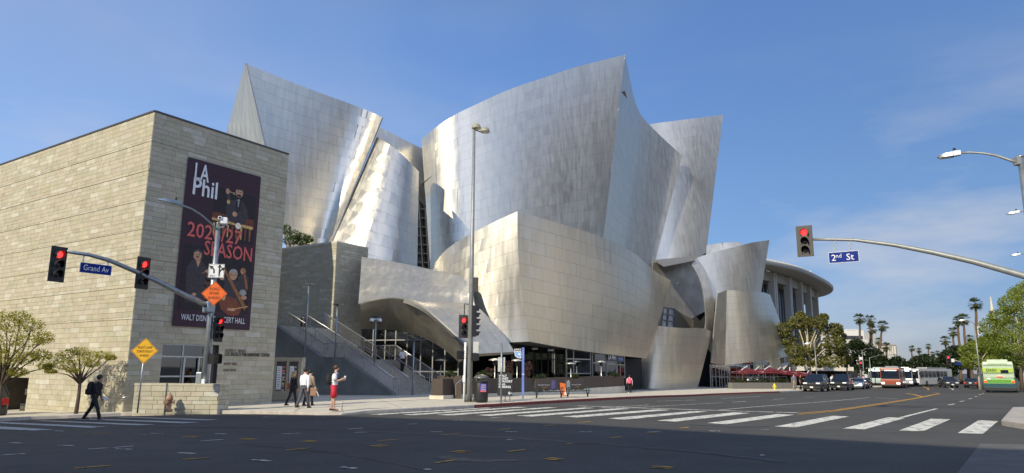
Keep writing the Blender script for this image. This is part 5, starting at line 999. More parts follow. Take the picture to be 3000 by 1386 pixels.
for k, (x0, x1) in enumerate(((.18, L*.345-.11), (L*.345+.11, L*.665-.11), (L*.665+.11, L-.2))):
    w = x1-x0; z0, z1 = .38, hc-.24; m = MB(); m.M = T; m.box(((x0+x1)/2, .035, (z0+z1)/2), (w, .02, z1-z0)); po = m.build('poster', 'print_dark', o)
    if k == 0:
        Mx = T @ frame(((x0+x1)/2, .02, z0+.22), (1, 0, 0)); lettering('LA Phil', .3, Mx, 'white_print', po, .002, width=w*.8); lettering('SEASON', .16, T @ frame(((x0+x1)/2+.05, .02, z1-.3), (1, 0, 0)), 'coral_print', po, .002, width=w*.6); m = MB(); m.M = T; m.ball((x0+w*.45, .024, z0+.75), .22, 10, 5, (1, .03, 1.3)); m.ball((x0+w*.5, .024, z0+1.2), .14, 10, 5, (1, .03, 2)); m.build('print', 'print_wood', po); m = MB(); m.M = T; m.ball((x0+w*.38, .02, z0+.62), .12, 10, 5, (1, .03, 1)); m.build('print', 'white_print', po)
    else:
        m = MB(); m.M = T; m.box((x0+w*.34, .02, (z0+z1)/2-.1), (w*.56, .006, (z1-z0)*.82)); m.build('print', mat('paper_grey', (.52, .53, .52), .6), po); m = MB(); m.M = T
        for j in range(12): m.box((x0+w*.3, .0155, z1-.36-j*.13), (w*.4*random.uniform(.5, 1), .003, .028))
        struct(m.build('print_lines', 'ink', po), 'stuff')
        for j, mm in enumerate(('coral_print', 'print_hair', 'print_gold', 'print_skin') if k == 1 else ('print_hair', 'print_gold')): m = MB(); m.M = T; m.box((x0+w*.82, .02, z1-.42-j*.36), (w*.28, .006, .31)); m.cm = 1; m.ball((x0+w*.82, .016, z1-.4-j*.36), .075, 8, 5, (1, .1, 1.3)); m.build('print', [mm, 'print_black'], po)
m = MB(); m.M = T; m.box((L+.14, .25, hc/2-.05), (.26, .46, hc+.14)); m.build('end_panel', mat('case_end', (.42, .36, .25), .6), o)
# ---- planters, shrubs, patio heaters
mat('planter_brown', (.06, .045, .036), .6); leaf_mat('leaf_dark', (.045, .062, .02)); leaf_mat('leaf_red', (.085, .035, .03))
def leaf_cloud(centres, n, size, flat=.0, seed=0):
    """many small leaf faces around (centre, (rx,ry,rz)) blobs"""
    rg = np.random.default_rng(seed); vs = []; fs = []
    for (c, r_) in centres:
        k = n; dirs = rg.normal(size=(k, 3)); dirs /= np.linalg.norm(dirs, axis=1, keepdims=True); rad = rg.uniform(.35, 1., (k, 1))**.6; p = np.array(c)+dirs*rad*np.array(r_)
        nrm = rg.normal(size=(k, 3))+np.array((0, 0, .6+flat)); nrm /= np.linalg.norm(nrm, axis=1, keepdims=True); t = np.cross(nrm, rg.normal(size=(k, 3))); t /= np.linalg.norm(t, axis=1, keepdims=True)+1e-9; b = np.cross(nrm, t); s = size*rg.uniform(.6, 1.3, (k, 1))
        q = np.stack([p-t*s, p-b*s*.45+nrm*s*.1, p+t*s, p+b*s*.45+nrm*s*.1], 1).reshape(-1, 3); o_ = len(vs)*1; vs.append(q)
    V = np.concatenate(vs); F = [(4*i, 4*i+1, 4*i+2, 4*i+3) for i in range(len(V)//4)]; return V, F
def add_cloud(mb, centres, n, size, seed=0, flat=0.): V, F = leaf_cloud(centres, n, size, flat, seed); mb.add([tuple(v) for v in V], F)
pL = [(P(1296, 1174, 42), 1122), (P(1560, 1160, 52), 1112), (P(1829, 1140, 68), 1098)]
pl_ = thing('planter', 'long dark brown planter wall in front of the lobby', 'planter', pL[0][0]); m = MB(); m2 = MB()
for (a, ta), (b, tb) in zip(pL, pL[1:]):
    d = (b-a); d.z = 0; L = d.length; d.normalize(); n = Vector((d.y, -d.x, 0)); k = max(1, int(L/2.4))
    for j in range(k):
        p, q = a.lerp(b, j/k), a.lerp(b, (j+1)/k); q = q-d*.02; zt0 = a.z+(a.z*0)+1.05; mm = MB(); zz = lerp(a.z, b.z, j/k); mm.hexa([(p.x, p.y, zz+.28), (q.x, q.y, zz+.28), (q.x-n.x*.8, q.y-n.y*.8, zz+.28), (p.x-n.x*.8, p.y-n.y*.8, zz+.28)], [(p.x, p.y, zz+1.25), (q.x, q.y, zz+1.25), (q.x-n.x*.8, q.y-n.y*.8, zz+1.25), (p.x-n.x*.8, p.y-n.y*.8, zz+1.25)]); mm.build('panel', 'planter_brown', pl_)
    p, q = a+n*.06, b+n*.06; m.hexa([(p.x, p.y, -2), (q.x, q.y, -2), (q.x-n.x, q.y-n.y, -2), (p.x-n.x, p.y-n.y, -2)], [(p.x, p.y, a.z+.3), (q.x, q.y, b.z+.3), (q.x-n.x, q.y-n.y, b.z+.3), (p.x-n.x, p.y-n.y, a.z+.3)])
m.build('base', 'concrete', pl_)
q = P(1262, 1150, 46); o = thing('planter', 'dark planter box at the right foot of the outdoor stairs', 'planter', q); m = MB(); m.prism([P(1290, 1174, 43.4), P(1352, 1174, 42.6), P(1352, 1101, 42.6), P(1290, 1101, 43.4)], (-.3, .9, 0)); m.build('box', 'planter_brown', o)
def shrub(label, px, py, Y, rx, rz, m_, seed, n=260, group='shrubs in the lobby planter'):
    c = P(px, py, Y); o = thing('shrub', label, 'shrub', c-Vector((0, 0, rz)), group=group); m = MB(); rg = random.Random(seed); add_cloud(m, [((c.x+rg.uniform(-.5, .5)*rx, c.y+rg.uniform(-.2, .2), c.z+rg.uniform(-.4, .4)*rz), (rx*.6, .35, rz*.65)) for _ in range(4)], n//4, .09, seed); m.build('foliage', m_, o); m = MB()
    for i in range(4): m.tube([c-Vector((0, 0, rz*1.1)), c+Vector((rg.uniform(-.5, .5)*rx, 0, rz*.3))], .015, 4)
    m.build('stem', mat('bark', (.1, .075, .05), .9), o)
for i, (px, py, Y, rx, rz, m_, lb) in enumerate(((1325, 1098, 43.2, .6, .25, 'leaf_dark', 'low dark shrub on the planter box left of the centre pole'), (1410, 1098, 45.5, .6, .3, 'leaf_dark', 'green shrub just right of the centre pole'), (1434, 1090, 46.5, .35, .4, 'leaf_red', 'reddish shrub above the trash can'), (1490, 1080, 48.5, .65, .6, 'leaf_red', 'tall dark red bush behind the parking board'), (1550, 1082, 51, .5, .65, 'leaf_red', 'dark red bush right of the blue bus stop pole'), (1580, 1105, 52.5, .7, .28, 'leaf_dark', 'low dark trailing shrub behind the first bench'), (1795, 1098, 66, .8, .25, 'leaf_dark', 'trailing plant on the planter under the shop windows'), (1690, 1104, 58, .4, .2, 'leaf_dark', 'small shrub behind the second bench'))): shrub(lb, px, py, Y, rx, rz, m_, 40+i)
mat('heater_steel', (.66, .64, .58), .35, .7)
for i, (px, py, Y, pb_, lb) in enumerate(((1292, 1053, 55.5, 1112, 'patio heater standing under the entrance arch'), (1450, 1052, 50.5, 1110, 'patio heater left of the thin sign post'), (1515, 1054, 53.5, 1110, 'patio heater behind the blue bus stop pole'), (1672, 1063, 60.5, 1112, 'patio heater in front of the yellow lit window'), (1761, 1058, 65.2, 1108, 'patio heater before the shop windows on the right'))):
    t = P(px, py, Y); gz_ = HS(t.x, t.y); o = thing('patio_heater', lb, 'patio heater', (t.x, t.y, gz_), group='mushroom patio heaters along the lobby'); m = MB(); m.lathe([(.46, -.1), (.47, -.09), (.38, -.03), (.2, .03), (.02, .05)], t, 18); m.build('hood', 'heater_steel', o, smooth=True); m = MB(); m.lathe([(.14, -.42), (.16, -.2), (.12, -.1)], t, 12); m.build('burner', 'black_plastic', o, smooth=True); m = MB(); m.tube([Vector((t.x, t.y, gz_)), t-Vector((0, 0, .4))], .04, 8); m.lathe([(.24, 0), (.24, .6), (.2, .7)], (t.x, t.y, gz_), 12); m.build('stem', 'heater_steel', o, smooth=True)
for px, py, lb in ((1567, 1022, 'left pendant light under the soffit'), (1614, 1026, 'right pendant light under the soffit')):
    q = P(px, py, 62); o = thing('pendant_light', lb, 'light', q, group='pendant lights under the soffit'); m = MB(); m.box(q, (.52, .16, .14)); m.build('shade', 'lamp_lens', o, bevel=.02); m = MB(); m.tube([q, q+Vector((0, 0, .9))], .02, 5); m.build('rod', 'black_plastic', o)
o = thing('handrail', 'short bent steel handrail beside the planter left of the centre pole', 'handrail', P(1337, 1160, 42)); m = MB(); m.tube([P(1335, 1158, 42), P(1335, 1127, 42), P(1356, 1108, 42.4)], .022, 6); m.build('rail', 'steel_rail', o)
# utility hatch in the kerb face at the corner
q = G(622, 1209); o = thing('storm_drain', 'dark storm drain slot in the kerb near the left mast', 'drain', q); m = MB(); a, b = G(612, 1212.5), G(632, 1212.8); m.hexa([a+Vector((0, -.03, .0)), b+Vector((0, -.03, .0)), b+Vector((0, .3, .0)), a+Vector((0, .3, .0))], [a+Vector((0, -.03, .11)), b+Vector((0, -.03, .11)), b+Vector((0, .3, .11)), a+Vector((0, .3, .11))]); m.build('slot', 'interior_dark', o)
# ================================================================= pavilion, far buildings, trees, vehicles, patio
mat('pavilion_pale', (.62, .58, .5), .75); mat('pavilion_fascia', (.5, .47, .4), .75); mat('white_building', (.66, .64, .6), .7); mat('brown_building', (.26, .2, .15), .8)
RIM = [(40, 125), (48.6, 133), (55.4, 139), (61, 145), (69, 156), (77.5, 169), (83, 180), (85.5, 192), (83, 206), (74, 219), (60, 228)]
ZR = (1088-755)/2050*133+CZ; pv = thing('pavilion', 'round white pavilion with a broad curved roof on slender columns beyond the hall', 'theatre', (70, 170, H(70, 170)))
def offs(L, d):
    out = []
    for i, p in enumerate(L):
        a, b = L[max(i-1, 0)], L[min(i+1, len(L)-1)]; t = Vector((b[0]-a[0], b[1]-a[1], 0)).normalized(); out.append((p[0]-t.y*d, p[1]+t.x*d))
    return out
RIM = [tuple(crom([(x, y, 0) for x, y in RIM], i/40)[:2]) for i in range(41)]
BKX = [(20, 235), (0, 200), (5, 140)]
m = MB(); prof = ((0.0, 0), (.0, .8), (.5, 1.3), (6, 1.6)); rows = [[(*q, ZR-1.3+z) for q in offs(RIM, o_)] for o_, z in ((4.2, -.1), (.25, -.05), (0, .25), (0, .8), (.6, 1.25), (9, 1.7))]
m.grid(rows); m.add([(*q, ZR+.35) for q in offs(RIM, 9)]+[(*q, ZR+.35) for q in BKX], [tuple(range(len(RIM)+3))]); m.build('roof', 'pavilion_pale', pv, angle=50)
FAC = offs(RIM, 4.4); m = MB(); m.grid([[(*q, ZR-1.45) for q in FAC], [(*q, ZR-3.4) for q in FAC]]); m.grid([[(*q, ZR-3.4) for q in FAC], [(*q, ZR-3.4) for q in offs(RIM, 8)]]); m.build('beam', 'pavilion_fascia', pv, angle=50)
GLZ = offs(RIM, 7.5); m = MB(); m.grid([[(*q, ZR-1.5) for q in GLZ], [(*q, -2) for q in GLZ]]); m.build('glass_wall', 'glass_black', pv, angle=50)
def at_px(L, px):
    for a, b in zip(L, L[1:]):
        fa, fb = [PROJ((*q, 12))[0]-px for q in (a, b)]
        if fa <= 0 < fb: t = fa/(fa-fb); return Vector((lerp(a[0], b[0], t), lerp(a[1], b[1], t), 0)), Vector((b[0]-a[0], b[1]-a[1], 0)).normalized()
    return None
for px in (2213, 2270, 2315, 2348, 2374, 2394.5, 2409, 2417):
    r_ = at_px(FAC, px)
    if not r_: continue
    c, t = r_; n = Vector((t.y, -t.x, 0)); m = MB()
    for s_, w in ((-1, .62), (1, .62)):
        m.hexa([Vector((c.x, c.y, -3))+t*(s_*.42-.3)+n*.5, Vector((c.x, c.y, -3))+t*(s_*.42+.3)+n*.5, Vector((c.x, c.y, -3))+t*(s_*.42+.3)-n*.7, Vector((c.x, c.y, -3))+t*(s_*.42-.3)-n*.7], [Vector((c.x, c.y, ZR-1.6))+t*(s_*.42-.3)*1.1+n*.7, Vector((c.x, c.y, ZR-1.6))+t*(s_*.42+.3)*1.1+n*.7, Vector((c.x, c.y, ZR-1.6))+t*(s_*.42+.3)*1.1-n*.7, Vector((c.x, c.y, ZR-1.6))+t*(s_*.42-.3)*1.1-n*.7])
    m.build('column', 'pavilion_pale', pv)
for px in np.concatenate([np.arange(2222, 2330, 9.), np.arange(2330, 2392, 7.)]):
    r_ = at_px(GLZ, px)
    if r_: c, t = r_; m = MB(); m.box((c.x+t.y*.12, c.y-t.x*.12, ZR/2-2), (.16, .2, ZR+2), math.atan2(t.y, t.x)); m.build('mullion', 'alu_frame', pv)
m = MB(); q = P(2383, 762, 160); m.box(q+Vector((-4, 12, -1)), (5, 4, 3)); m.box(q+Vector((1, 14, -2)), (7, 4, 2.4)); m.build('roof_plant', 'white_building', pv)
def box_px(name, label, cat, x0, x1, y0, y1, Y, D, m_, az=None, down=True):
    a, b = P(x0, y1, Y), P(x1, y0, Y); o = thing(name, label, cat, ((a.x+b.x)/2, Y, H((a.x+b.x)/2, Y))); z0 = -4 if down else a.z; z1 = b.z; m = MB(); m.box(((a.x+b.x)/2, Y+D/2, (z0+z1)/2), (b.x-a.x, D, z1-z0)); m.build('wall', m_, o); return o, a, b
def strip(o, name, x0, x1, y0, y1, Y, m_, t=.15): a, b = P(x0, y1, Y), P(x1, y0, Y); m = MB(); m.box(((a.x+b.x)/2, Y, (a.z+b.z)/2), (b.x-a.x, t, b.z-a.z)); m.build(name, m_, o)
o, _, _ = box_px('terrace_podium', 'low concrete podium with a railed terrace behind the big street tree', 'podium', 2322, 2500, 1068, 1086, 112, 8, 'pavilion_pale', down=False); strip(o, 'painted_recess_shade', 2330, 2510, 1087, 1142, 117, 'interior_dark', .4)  # near-black sheet paints the shade of the recess under the podium
for k in range(13): x = 2334+k*7; strip(o, 'baluster', x, x+2.4, 1052, 1068, 112.2, 'pavilion_pale', .12)
strip(o, 'top_rail', 2326, 2424, 1049, 1052.5, 112.2, 'pavilion_pale', .25)
m = MB(); m.add([P(2288, 1065, 109), P(2313, 1062, 110), P(2296, 1084, 108)], [(0, 1, 2)]); m.build('sun_sail', 'white_building', o)
o, _, _ = box_px('office_building', 'white office building with a glazed band far beyond the street trees', 'building', 2462, 2530, 968, 1060, 230, 30, 'white_building'); strip(o, 'window_band', 2470, 2527, 984, 993, 229.8, 'glass_black'); strip(o, 'balcony', 2472, 2540, 995, 1003, 228, 'pavilion_pale', .6); strip(o, 'window_band', 2474, 2527, 1006, 1018, 229.8, 'glass_black'); strip(o, 'roof_box', 2476, 2505, 965.5, 968, 232, 'white_building', 4)
box_px('office_building', 'grey side wing set back behind the white office building', 'building', 2530, 2566, 974, 1060, 244, 30, 'stucco_grey')
o, _, _ = box_px('office_building', 'brown ribbed office building far up the avenue behind the palms', 'building', 2540, 2626, 1010, 1075, 260, 30, 'brown_building')
for k in range(14): strip(o, 'fin', 2543+k*6, 2545+k*6, 1014, 1070, 259.8, 'pavilion_pale', .3)
q = P(2903, 880, 190); o = thing('spire', 'slim pale spire rising behind the trees at the right', 'spire', (q.x, q.y, H(q.x, q.y))); m = MB(); m.lathe([(1.6, 0), (1.2, 8), (.5, q.z-4), (.12, q.z+1)], (q.x, q.y, 0), 8); m.build('mast', 'pavilion_pale', o); m = MB(); m.lathe([(1.9, 0), (1.7, 3), (1.4, 3.2)], (q.x, q.y, 0), 8); m.build('base', 'pavilion_pale', o)
# ---- trees
leaf_mat('leaf_olive', (.31, .28, .055), .55); leaf_mat('leaf_green', (.07, .105, .025)); leaf_mat('leaf_ficus', (.16, .155, .04), .45, .5); leaf_mat('leaf_pepper', (.27, .31, .07), .6); leaf_mat('leaf_deep', (.03, .048, .016)); leaf_mat('leaf_palm', (.07, .095, .025), .35)
mat('bark_grey', (.22, .19, .15), .9, bump=.4); mat('bark_pale', (.42, .37, .29), .85, bump=.3); mat('bark_palm', (.13, .085, .055), .9, bump=.4); mat('bark_brown', (.09, .065, .045), .9)
def tree(label, base, blobs, nleaf, lsize, lm, bm, r0=.12, fork=1.4, seed=0, group=None, limbs=True, flat=0., name='tree'):
    """blobs: (centre, radii); limbs run from the fork to every blob"""
    o = thing(name, label, 'tree', base, group=group); rg = random.Random(seed); m = MB(); base = Vector(base); f = base+Vector((rg.uniform(-.1, .1), 0, fork)); m.tube([base-Vector((0, 0, .2)), base.lerp(f, .5)+Vector((rg.uniform(-.05, .05), 0, 0)), f], [r0*1.25, r0, r0*.85], 8)
    m.build('trunk', bm, o, smooth=True)
    if limbs:
        m = MB()
        for c, r_ in blobs:
            c = Vector(c); mid = f.lerp(c, .5)+Vector((rg.uniform(-.15, .15), rg.uniform(-.15, .15), rg.uniform(-.05, .25)))*(c-f).length*.4; m.tube([f-Vector((0, 0, .1)), f.lerp(mid, .5), mid, c], [r0*.6, r0*.45, r0*.3, r0*.1], 6)
            for _ in range(4):
                e = c+Vector((rg.uniform(-1, 1)*r_[0], rg.uniform(-1, 1)*r_[1], rg.uniform(-.6, 1)*r_[2]))*.8; m.tube([mid.lerp(c, rg.uniform(.2, .9)), c.lerp(e, .5), e], [r0*.16, r0*.1, r0*.05], 4, False)
        struct(m.build('limbs', bm, o, smooth=True), 'stuff')
    m = MB(); add_cloud(m, blobs, nleaf, lsize, seed, flat); m.build('crown', lm, o); return o
def px_blobs(L, Y, jit=.8, seed=1, k=1.):
    rg = random.Random(seed); out = []
    for px, py, rx, ry in L: c = P(px, py, Y+rg.uniform(-1, 1)*jit); s_ = Y/2050; out.append(((c.x, c.y, c.z), (rx*s_*k, max(rx, ry)*s_*k*.9, ry*s_*k)))
    return out
tb = GS(222, 1211); tb = P(222, 1211, 31.5)
tree('small street tree with a flat sparse crown against the sunlit sandstone wall', tb, px_blobs([(135, 1072, 30, 14), (165, 1050, 30, 16), (200, 1038, 30, 15), (235, 1030, 30, 14), (265, 1042, 32, 15), (300, 1040, 30, 12), (325, 1048, 18, 9), (190, 1068, 34, 16), (235, 1062, 34, 18), (270, 1065, 26, 12), (150, 1088, 18, 8), (215, 1085, 20, 8)], 31.5, .9, 2), 330, .044, 'leaf_olive', 'bark_brown', .075, 1.35, 5, 'young trees along the side street')
tree('larger airy street tree cut by the left edge of the view', P(-14, 1222, 30.5), px_blobs([(-60, 980, 55, 40), (-20, 930, 45, 30), (20, 945, 45, 28), (60, 930, 35, 20), (95, 955, 35, 22), (130, 990, 30, 20), (30, 990, 50, 30), (80, 1000, 45, 25), (-30, 1030, 50, 30), (30, 1045, 45, 25), (80, 1050, 35, 22), (120, 1040, 30, 18), (0, 1085, 40, 18), (50, 1090, 30, 14), (140, 1075, 14, 10)], 30.5, 1.0, 3), 420, .052, 'leaf_olive', 'bark_brown', .1, 1.4, 6, 'young trees along the side street')
q = P(868, 715, 68); tree('leafy tree on the terrace showing between the sandstone building and the steel tower', (q.x, q.y, 8), px_blobs([(838, 672, 18, 16), (862, 690, 22, 18), (885, 695, 22, 14), (905, 700, 16, 12), (850, 705, 26, 14), (885, 712, 24, 10)], 68, .6, 4), 300, .11, 'leaf_green', 'bark_grey', .12, 3, 7)
fb = P(2376, 1145, 101); fb.z = HS(fb.x, fb.y)
tree('broad street tree with pale trunk and olive crown in front of the pavilion', fb, px_blobs([(2300, 965, 26, 22), (2310, 1000, 26, 24), (2335, 945, 28, 20), (2345, 925, 14, 12), (2365, 945, 26, 20), (2370, 985, 34, 26), (2400, 945, 26, 18), (2412, 930, 16, 12), (2425, 965, 26, 22), (2450, 965, 20, 18), (2460, 990, 20, 22), (2440, 1005, 30, 24), (2465, 1030, 22, 22), (2330, 1030, 30, 22), (2365, 1030, 32, 20), (2410, 1030, 34, 24), (2340, 1060, 24, 12), (2440, 1060, 36, 18), (2395, 1065, 30, 12), (2475, 1055, 22, 16)], 101, 2.2, 5), 420, .24, 'leaf_ficus', 'bark_pale', .3, 3.2, 8)
def far_tree(label, px, Y, L, n, ls, lm, seed, group, bm='bark_brown', fork=3): b = P(px, 1100, Y); b.z = H(b.x, b.y)+.1; return tree(label, b, px_blobs(L, Y, Y*.02, seed), n, ls, lm, bm, .2, fork, seed, group)
DG = 'dark trees behind the buses'
far_tree('dark bushy tree behind the white sign pole left of the buses', 2500, 135, [(2490, 1030, 30, 26), (2510, 1010, 22, 18), (2515, 1060, 30, 26), (2490, 1085, 30, 20)], 500, .34, 'leaf_deep', 11, DG); far_tree('dark tree with a rounded crown under the leaning palms', 2555, 150, [(2545, 1035, 28, 28), (2565, 1045, 28, 24), (2555, 1075, 34, 24), (2580, 1060, 22, 22)], 500, .38, 'leaf_deep', 12, DG)
far_tree('dark tree above the orange bus', 2610, 190, [(2610, 1068, 20, 14), (2630, 1062, 24, 18), (2645, 1075, 20, 14), (2620, 1085, 30, 12)], 400, .5, 'leaf_deep', 13, DG); far_tree('deep green tree behind the long white bus, left half', 2690, 210, [(2668, 1072, 18, 14), (2690, 1060, 22, 18), (2712, 1055, 22, 18), (2700, 1075, 34, 14)], 400, .5, 'leaf_deep', 14, DG); far_tree('deep green tree behind the long white bus, right half', 2735, 200, [(2730, 1060, 20, 16), (2748, 1065, 20, 16), (2740, 1080, 28, 10)], 400, .5, 'leaf_deep', 15, DG)
far_tree('tall dark tree over the dark cars right of the white bus', 2790, 150, [(2775, 1045, 24, 20), (2800, 1030, 26, 18), (2790, 1065, 34, 24), (2815, 1060, 24, 24), (2780, 1090, 26, 14)], 500, .38, 'leaf_deep', 16, DG)
far_tree('mid green street tree with pale forked trunk left of the green bus', 2868, 96, [(2835, 1030, 26, 24), (2860, 1015, 28, 20), (2880, 1040, 30, 28), (2850, 1060, 30, 22), (2900, 1020, 30, 26), (2905, 1055, 26, 20), (2830, 1060, 18, 14)], 480, .24, 'leaf_pepper', 17, 'green trees on the right sidewalk', 'bark_pale', 3); far_tree('green street tree behind the pale forked trunk', 2890, 125, [(2880, 1010, 26, 20), (2905, 1000, 26, 22), (2920, 1030, 28, 24), (2895, 1050, 30, 20)], 400, .3, 'leaf_green', 18, 'green trees on the right sidewalk')
pb_ = P(3010, 1135, 72); pb_.z = HS(pb_.x, pb_.y)
tree('large yellow green pepper tree filling the right edge above the green bus', pb_, px_blobs([(2905, 960, 40, 30), (2930, 930, 36, 26), (2960, 890, 34, 28), (2985, 860, 32, 26), (3015, 850, 40, 30), (2950, 960, 46, 36), (2990, 930, 50, 44), (3030, 920, 50, 50), (2900, 1000, 34, 24), (2935, 1010, 44, 30), (2980, 1000, 50, 36), (3025, 1000, 50, 40), (2960, 1045, 34, 22), (3000, 1055, 44, 26), (3050, 960, 50, 60)], 72, 1.8, 9), 900, .13, 'leaf_pepper', 'bark_pale', .3, 3, 19)
far_tree('dark shaded tree behind the green bus at the right edge', 2990, 88, [(2985, 1075, 30, 20), (2960, 1085, 24, 18), (3000, 1100, 30, 20)], 400, .2, 'leaf_deep', 20, DG)
# ---- fan palms: one crown mesh, copied
def palm_crown(seed, R_=1.9, n=34):
    rg = random.Random(seed); m = MB()
    for i in range(n):
        a = rg.uniform(0, 2*math.pi); e = R(rg.uniform(-62, 75)); d = Vector((math.cos(a)*math.cos(e), math.sin(a)*math.cos(e), math.sin(e))); s_ = Vector((-math.sin(a), math.cos(a), 0)); st = d*R_*.5; m.tube([(0, 0, 0), st], .022, 3, False); u = d.cross(s_)
        for k in range(-4, 5):
            q = R(k*17); dd = (d*math.cos(q)+s_*math.sin(q)); tip = st+dd*R_*rg.uniform(.45, .62)+Vector((0, 0, -.18-.12*abs(k)/4)); mid = st+dd*R_*.3; w = s_.cross(dd).cross(dd).normalized()*.06*R_*.6; m.add([st, mid+w, tip, mid-w], [(0, 1, 2, 3)])
    return m.mesh('crown', 'leaf_palm')
PC = [palm_crown(3), palm_crown(8)]
def palm(label, px, py, pxb, Y, rpx, i, group):
    t = P(px, py, Y); b = P(pxb, 1100, Y); b.z = H(b.x, b.y); o = thing('palm_tree', label, 'palm tree', b, group=group); m = MB(); k = 7; r0 = .34 if Y > 120 else .28; m.tube([b.lerp(t, j/k)+Vector((.12*math.sin(j*1.3+i), 0, 0)) if 0 < j < k else b.lerp(t, j/k) for j in range(k+1)], [r0*(1-.4*j/k) for j in range(k+1)], 7); m.build('trunk', 'bark_palm', o, smooth=True)
    c = bpy.data.objects.new('crown', PC[i % 2]); COL.objects.link(c); c.parent = o; c.location = t-b; s_ = rpx*Y/2050/1.9; c.scale = (s_, s_, s_); c.rotation_euler = (0, 0, i*1.1)
    m = MB(); m.tube([t-Vector((0, 0, .75*rpx*Y/2050)), t-Vector((0, 0, .1))], [r0*.7, r0*1.5], 8); m.build('dead_skirt', 'bark_palm', o)
for i, (px, py, pb__, Y, rp, lb) in enumerate(((2517, 934, 2520, 165, 20, 'leftmost tall palm beside the pale signal pole'), (2549, 938, 2547, 170, 20, 'second tall palm left of the leaning one'), (2586, 955, 2558, 172, 20, 'palm whose trunk leans clearly to the right'), (2555, 966, 2551, 176, 16, 'shorter palm tucked behind the second tall palm'), (2597, 1016, 2599, 185, 17, 'bright green low palm above the orange bus'), (2574, 1000, 2576, 200, 14, 'small palm behind the leaning trunk'))): palm(lb, px, py, pb__, Y, rp, i, 'palms left of the buses')
for i, (px, py, pb__, Y, rp, lb) in enumerate(((2671.5, 1021, 2673, 230, 11, 'small far palm, first from the left over the long white bus'), (2693, 1027, 2695, 235, 10, 'small far palm, second from the left over the long white bus'), (2719.5, 1015, 2721, 225, 10, 'far palm standing tallest over the long white bus'), (2733, 1037, 2734, 250, 9, 'tiny far palm right of the tallest one over the white bus'), (2747, 1034, 2749, 240, 9, 'last small far palm over the right end of the white bus'), (2770, 998, 2772, 190, 18, 'dark headed palm above the far red signal'), (2793, 972, 2796, 170, 18, 'palm second in the row rising to the right'), (2807, 941, 2815, 160, 19, 'palm third in the row rising to the right'), (2822, 935, 2838, 155, 21, 'palm with a leaning reddish trunk beside the third one'), (2857, 890, 2866, 135, 23, 'tallest palm of the right row by the street lamp'), (2842, 992, 2846, 150, 14, 'short palm half hidden in the right trees'))): palm(lb, px, py, pb__, Y, rp, i+3, 'palms rising along the right side of the avenue')
# ---- vehicles
mat('car_black', (.008, .009, .012), .25, coat=.6); mat('car_glass', (.01, .016, .03), .06, spec=.8); mat('tyre', (.012, .012, .012), .8); mat('rim', (.3, .3, .31), .35, .8); mat('car_silver', (.3, .36, .42), .3, .5, coat=.5); mat('car_grey', (.03, .032, .036), .3, coat=.5); mat('head_lamp', (.75, .78, .8), .15); mat('head_lamp_lit', (.9, .9, .9), .15, emit=(1, .97, .9), es=3.); mat('tail_lamp', (.5, .02, .015), .25); mat('tail_lamp_lit', (.7, .05, .02), .25, emit=(1, .06, .02), es=1.5); mat('plate_white', (.7, .7, .68), .5); mat('chrome', (.5, .5, .5), .2, 1.); mat('trim_black', (.01, .01, .01), .6)
def wheel(o, M, x, y, r=.38, w=.24):
    s_ = 1 if y > 0 else -1; b = MB(); b.M = M @ Matrix.Translation((x, y, r)) @ Matrix.Rotation(R(-90*s_), 4, 'X'); b.lathe([(r*.62, w/2), (r*.95, w/2), (r, w*.3), (r, -w*.3), (r*.95, -w/2), (r*.6, -w/2)], (0, 0, 0), 18); q = b.build('wheel', 'tyre', o, angle=40); b = MB(); b.M = M @ Matrix.Translation((x, y+s_*w*.36, r)) @ Matrix.Rotation(R(-90*s_), 4, 'X'); b.lathe([(r*.64, 0), (r*.6, .03), (r*.2, .05), (.02, .06)], (0, 0, 0), 12); b.build('rim', 'rim', q)
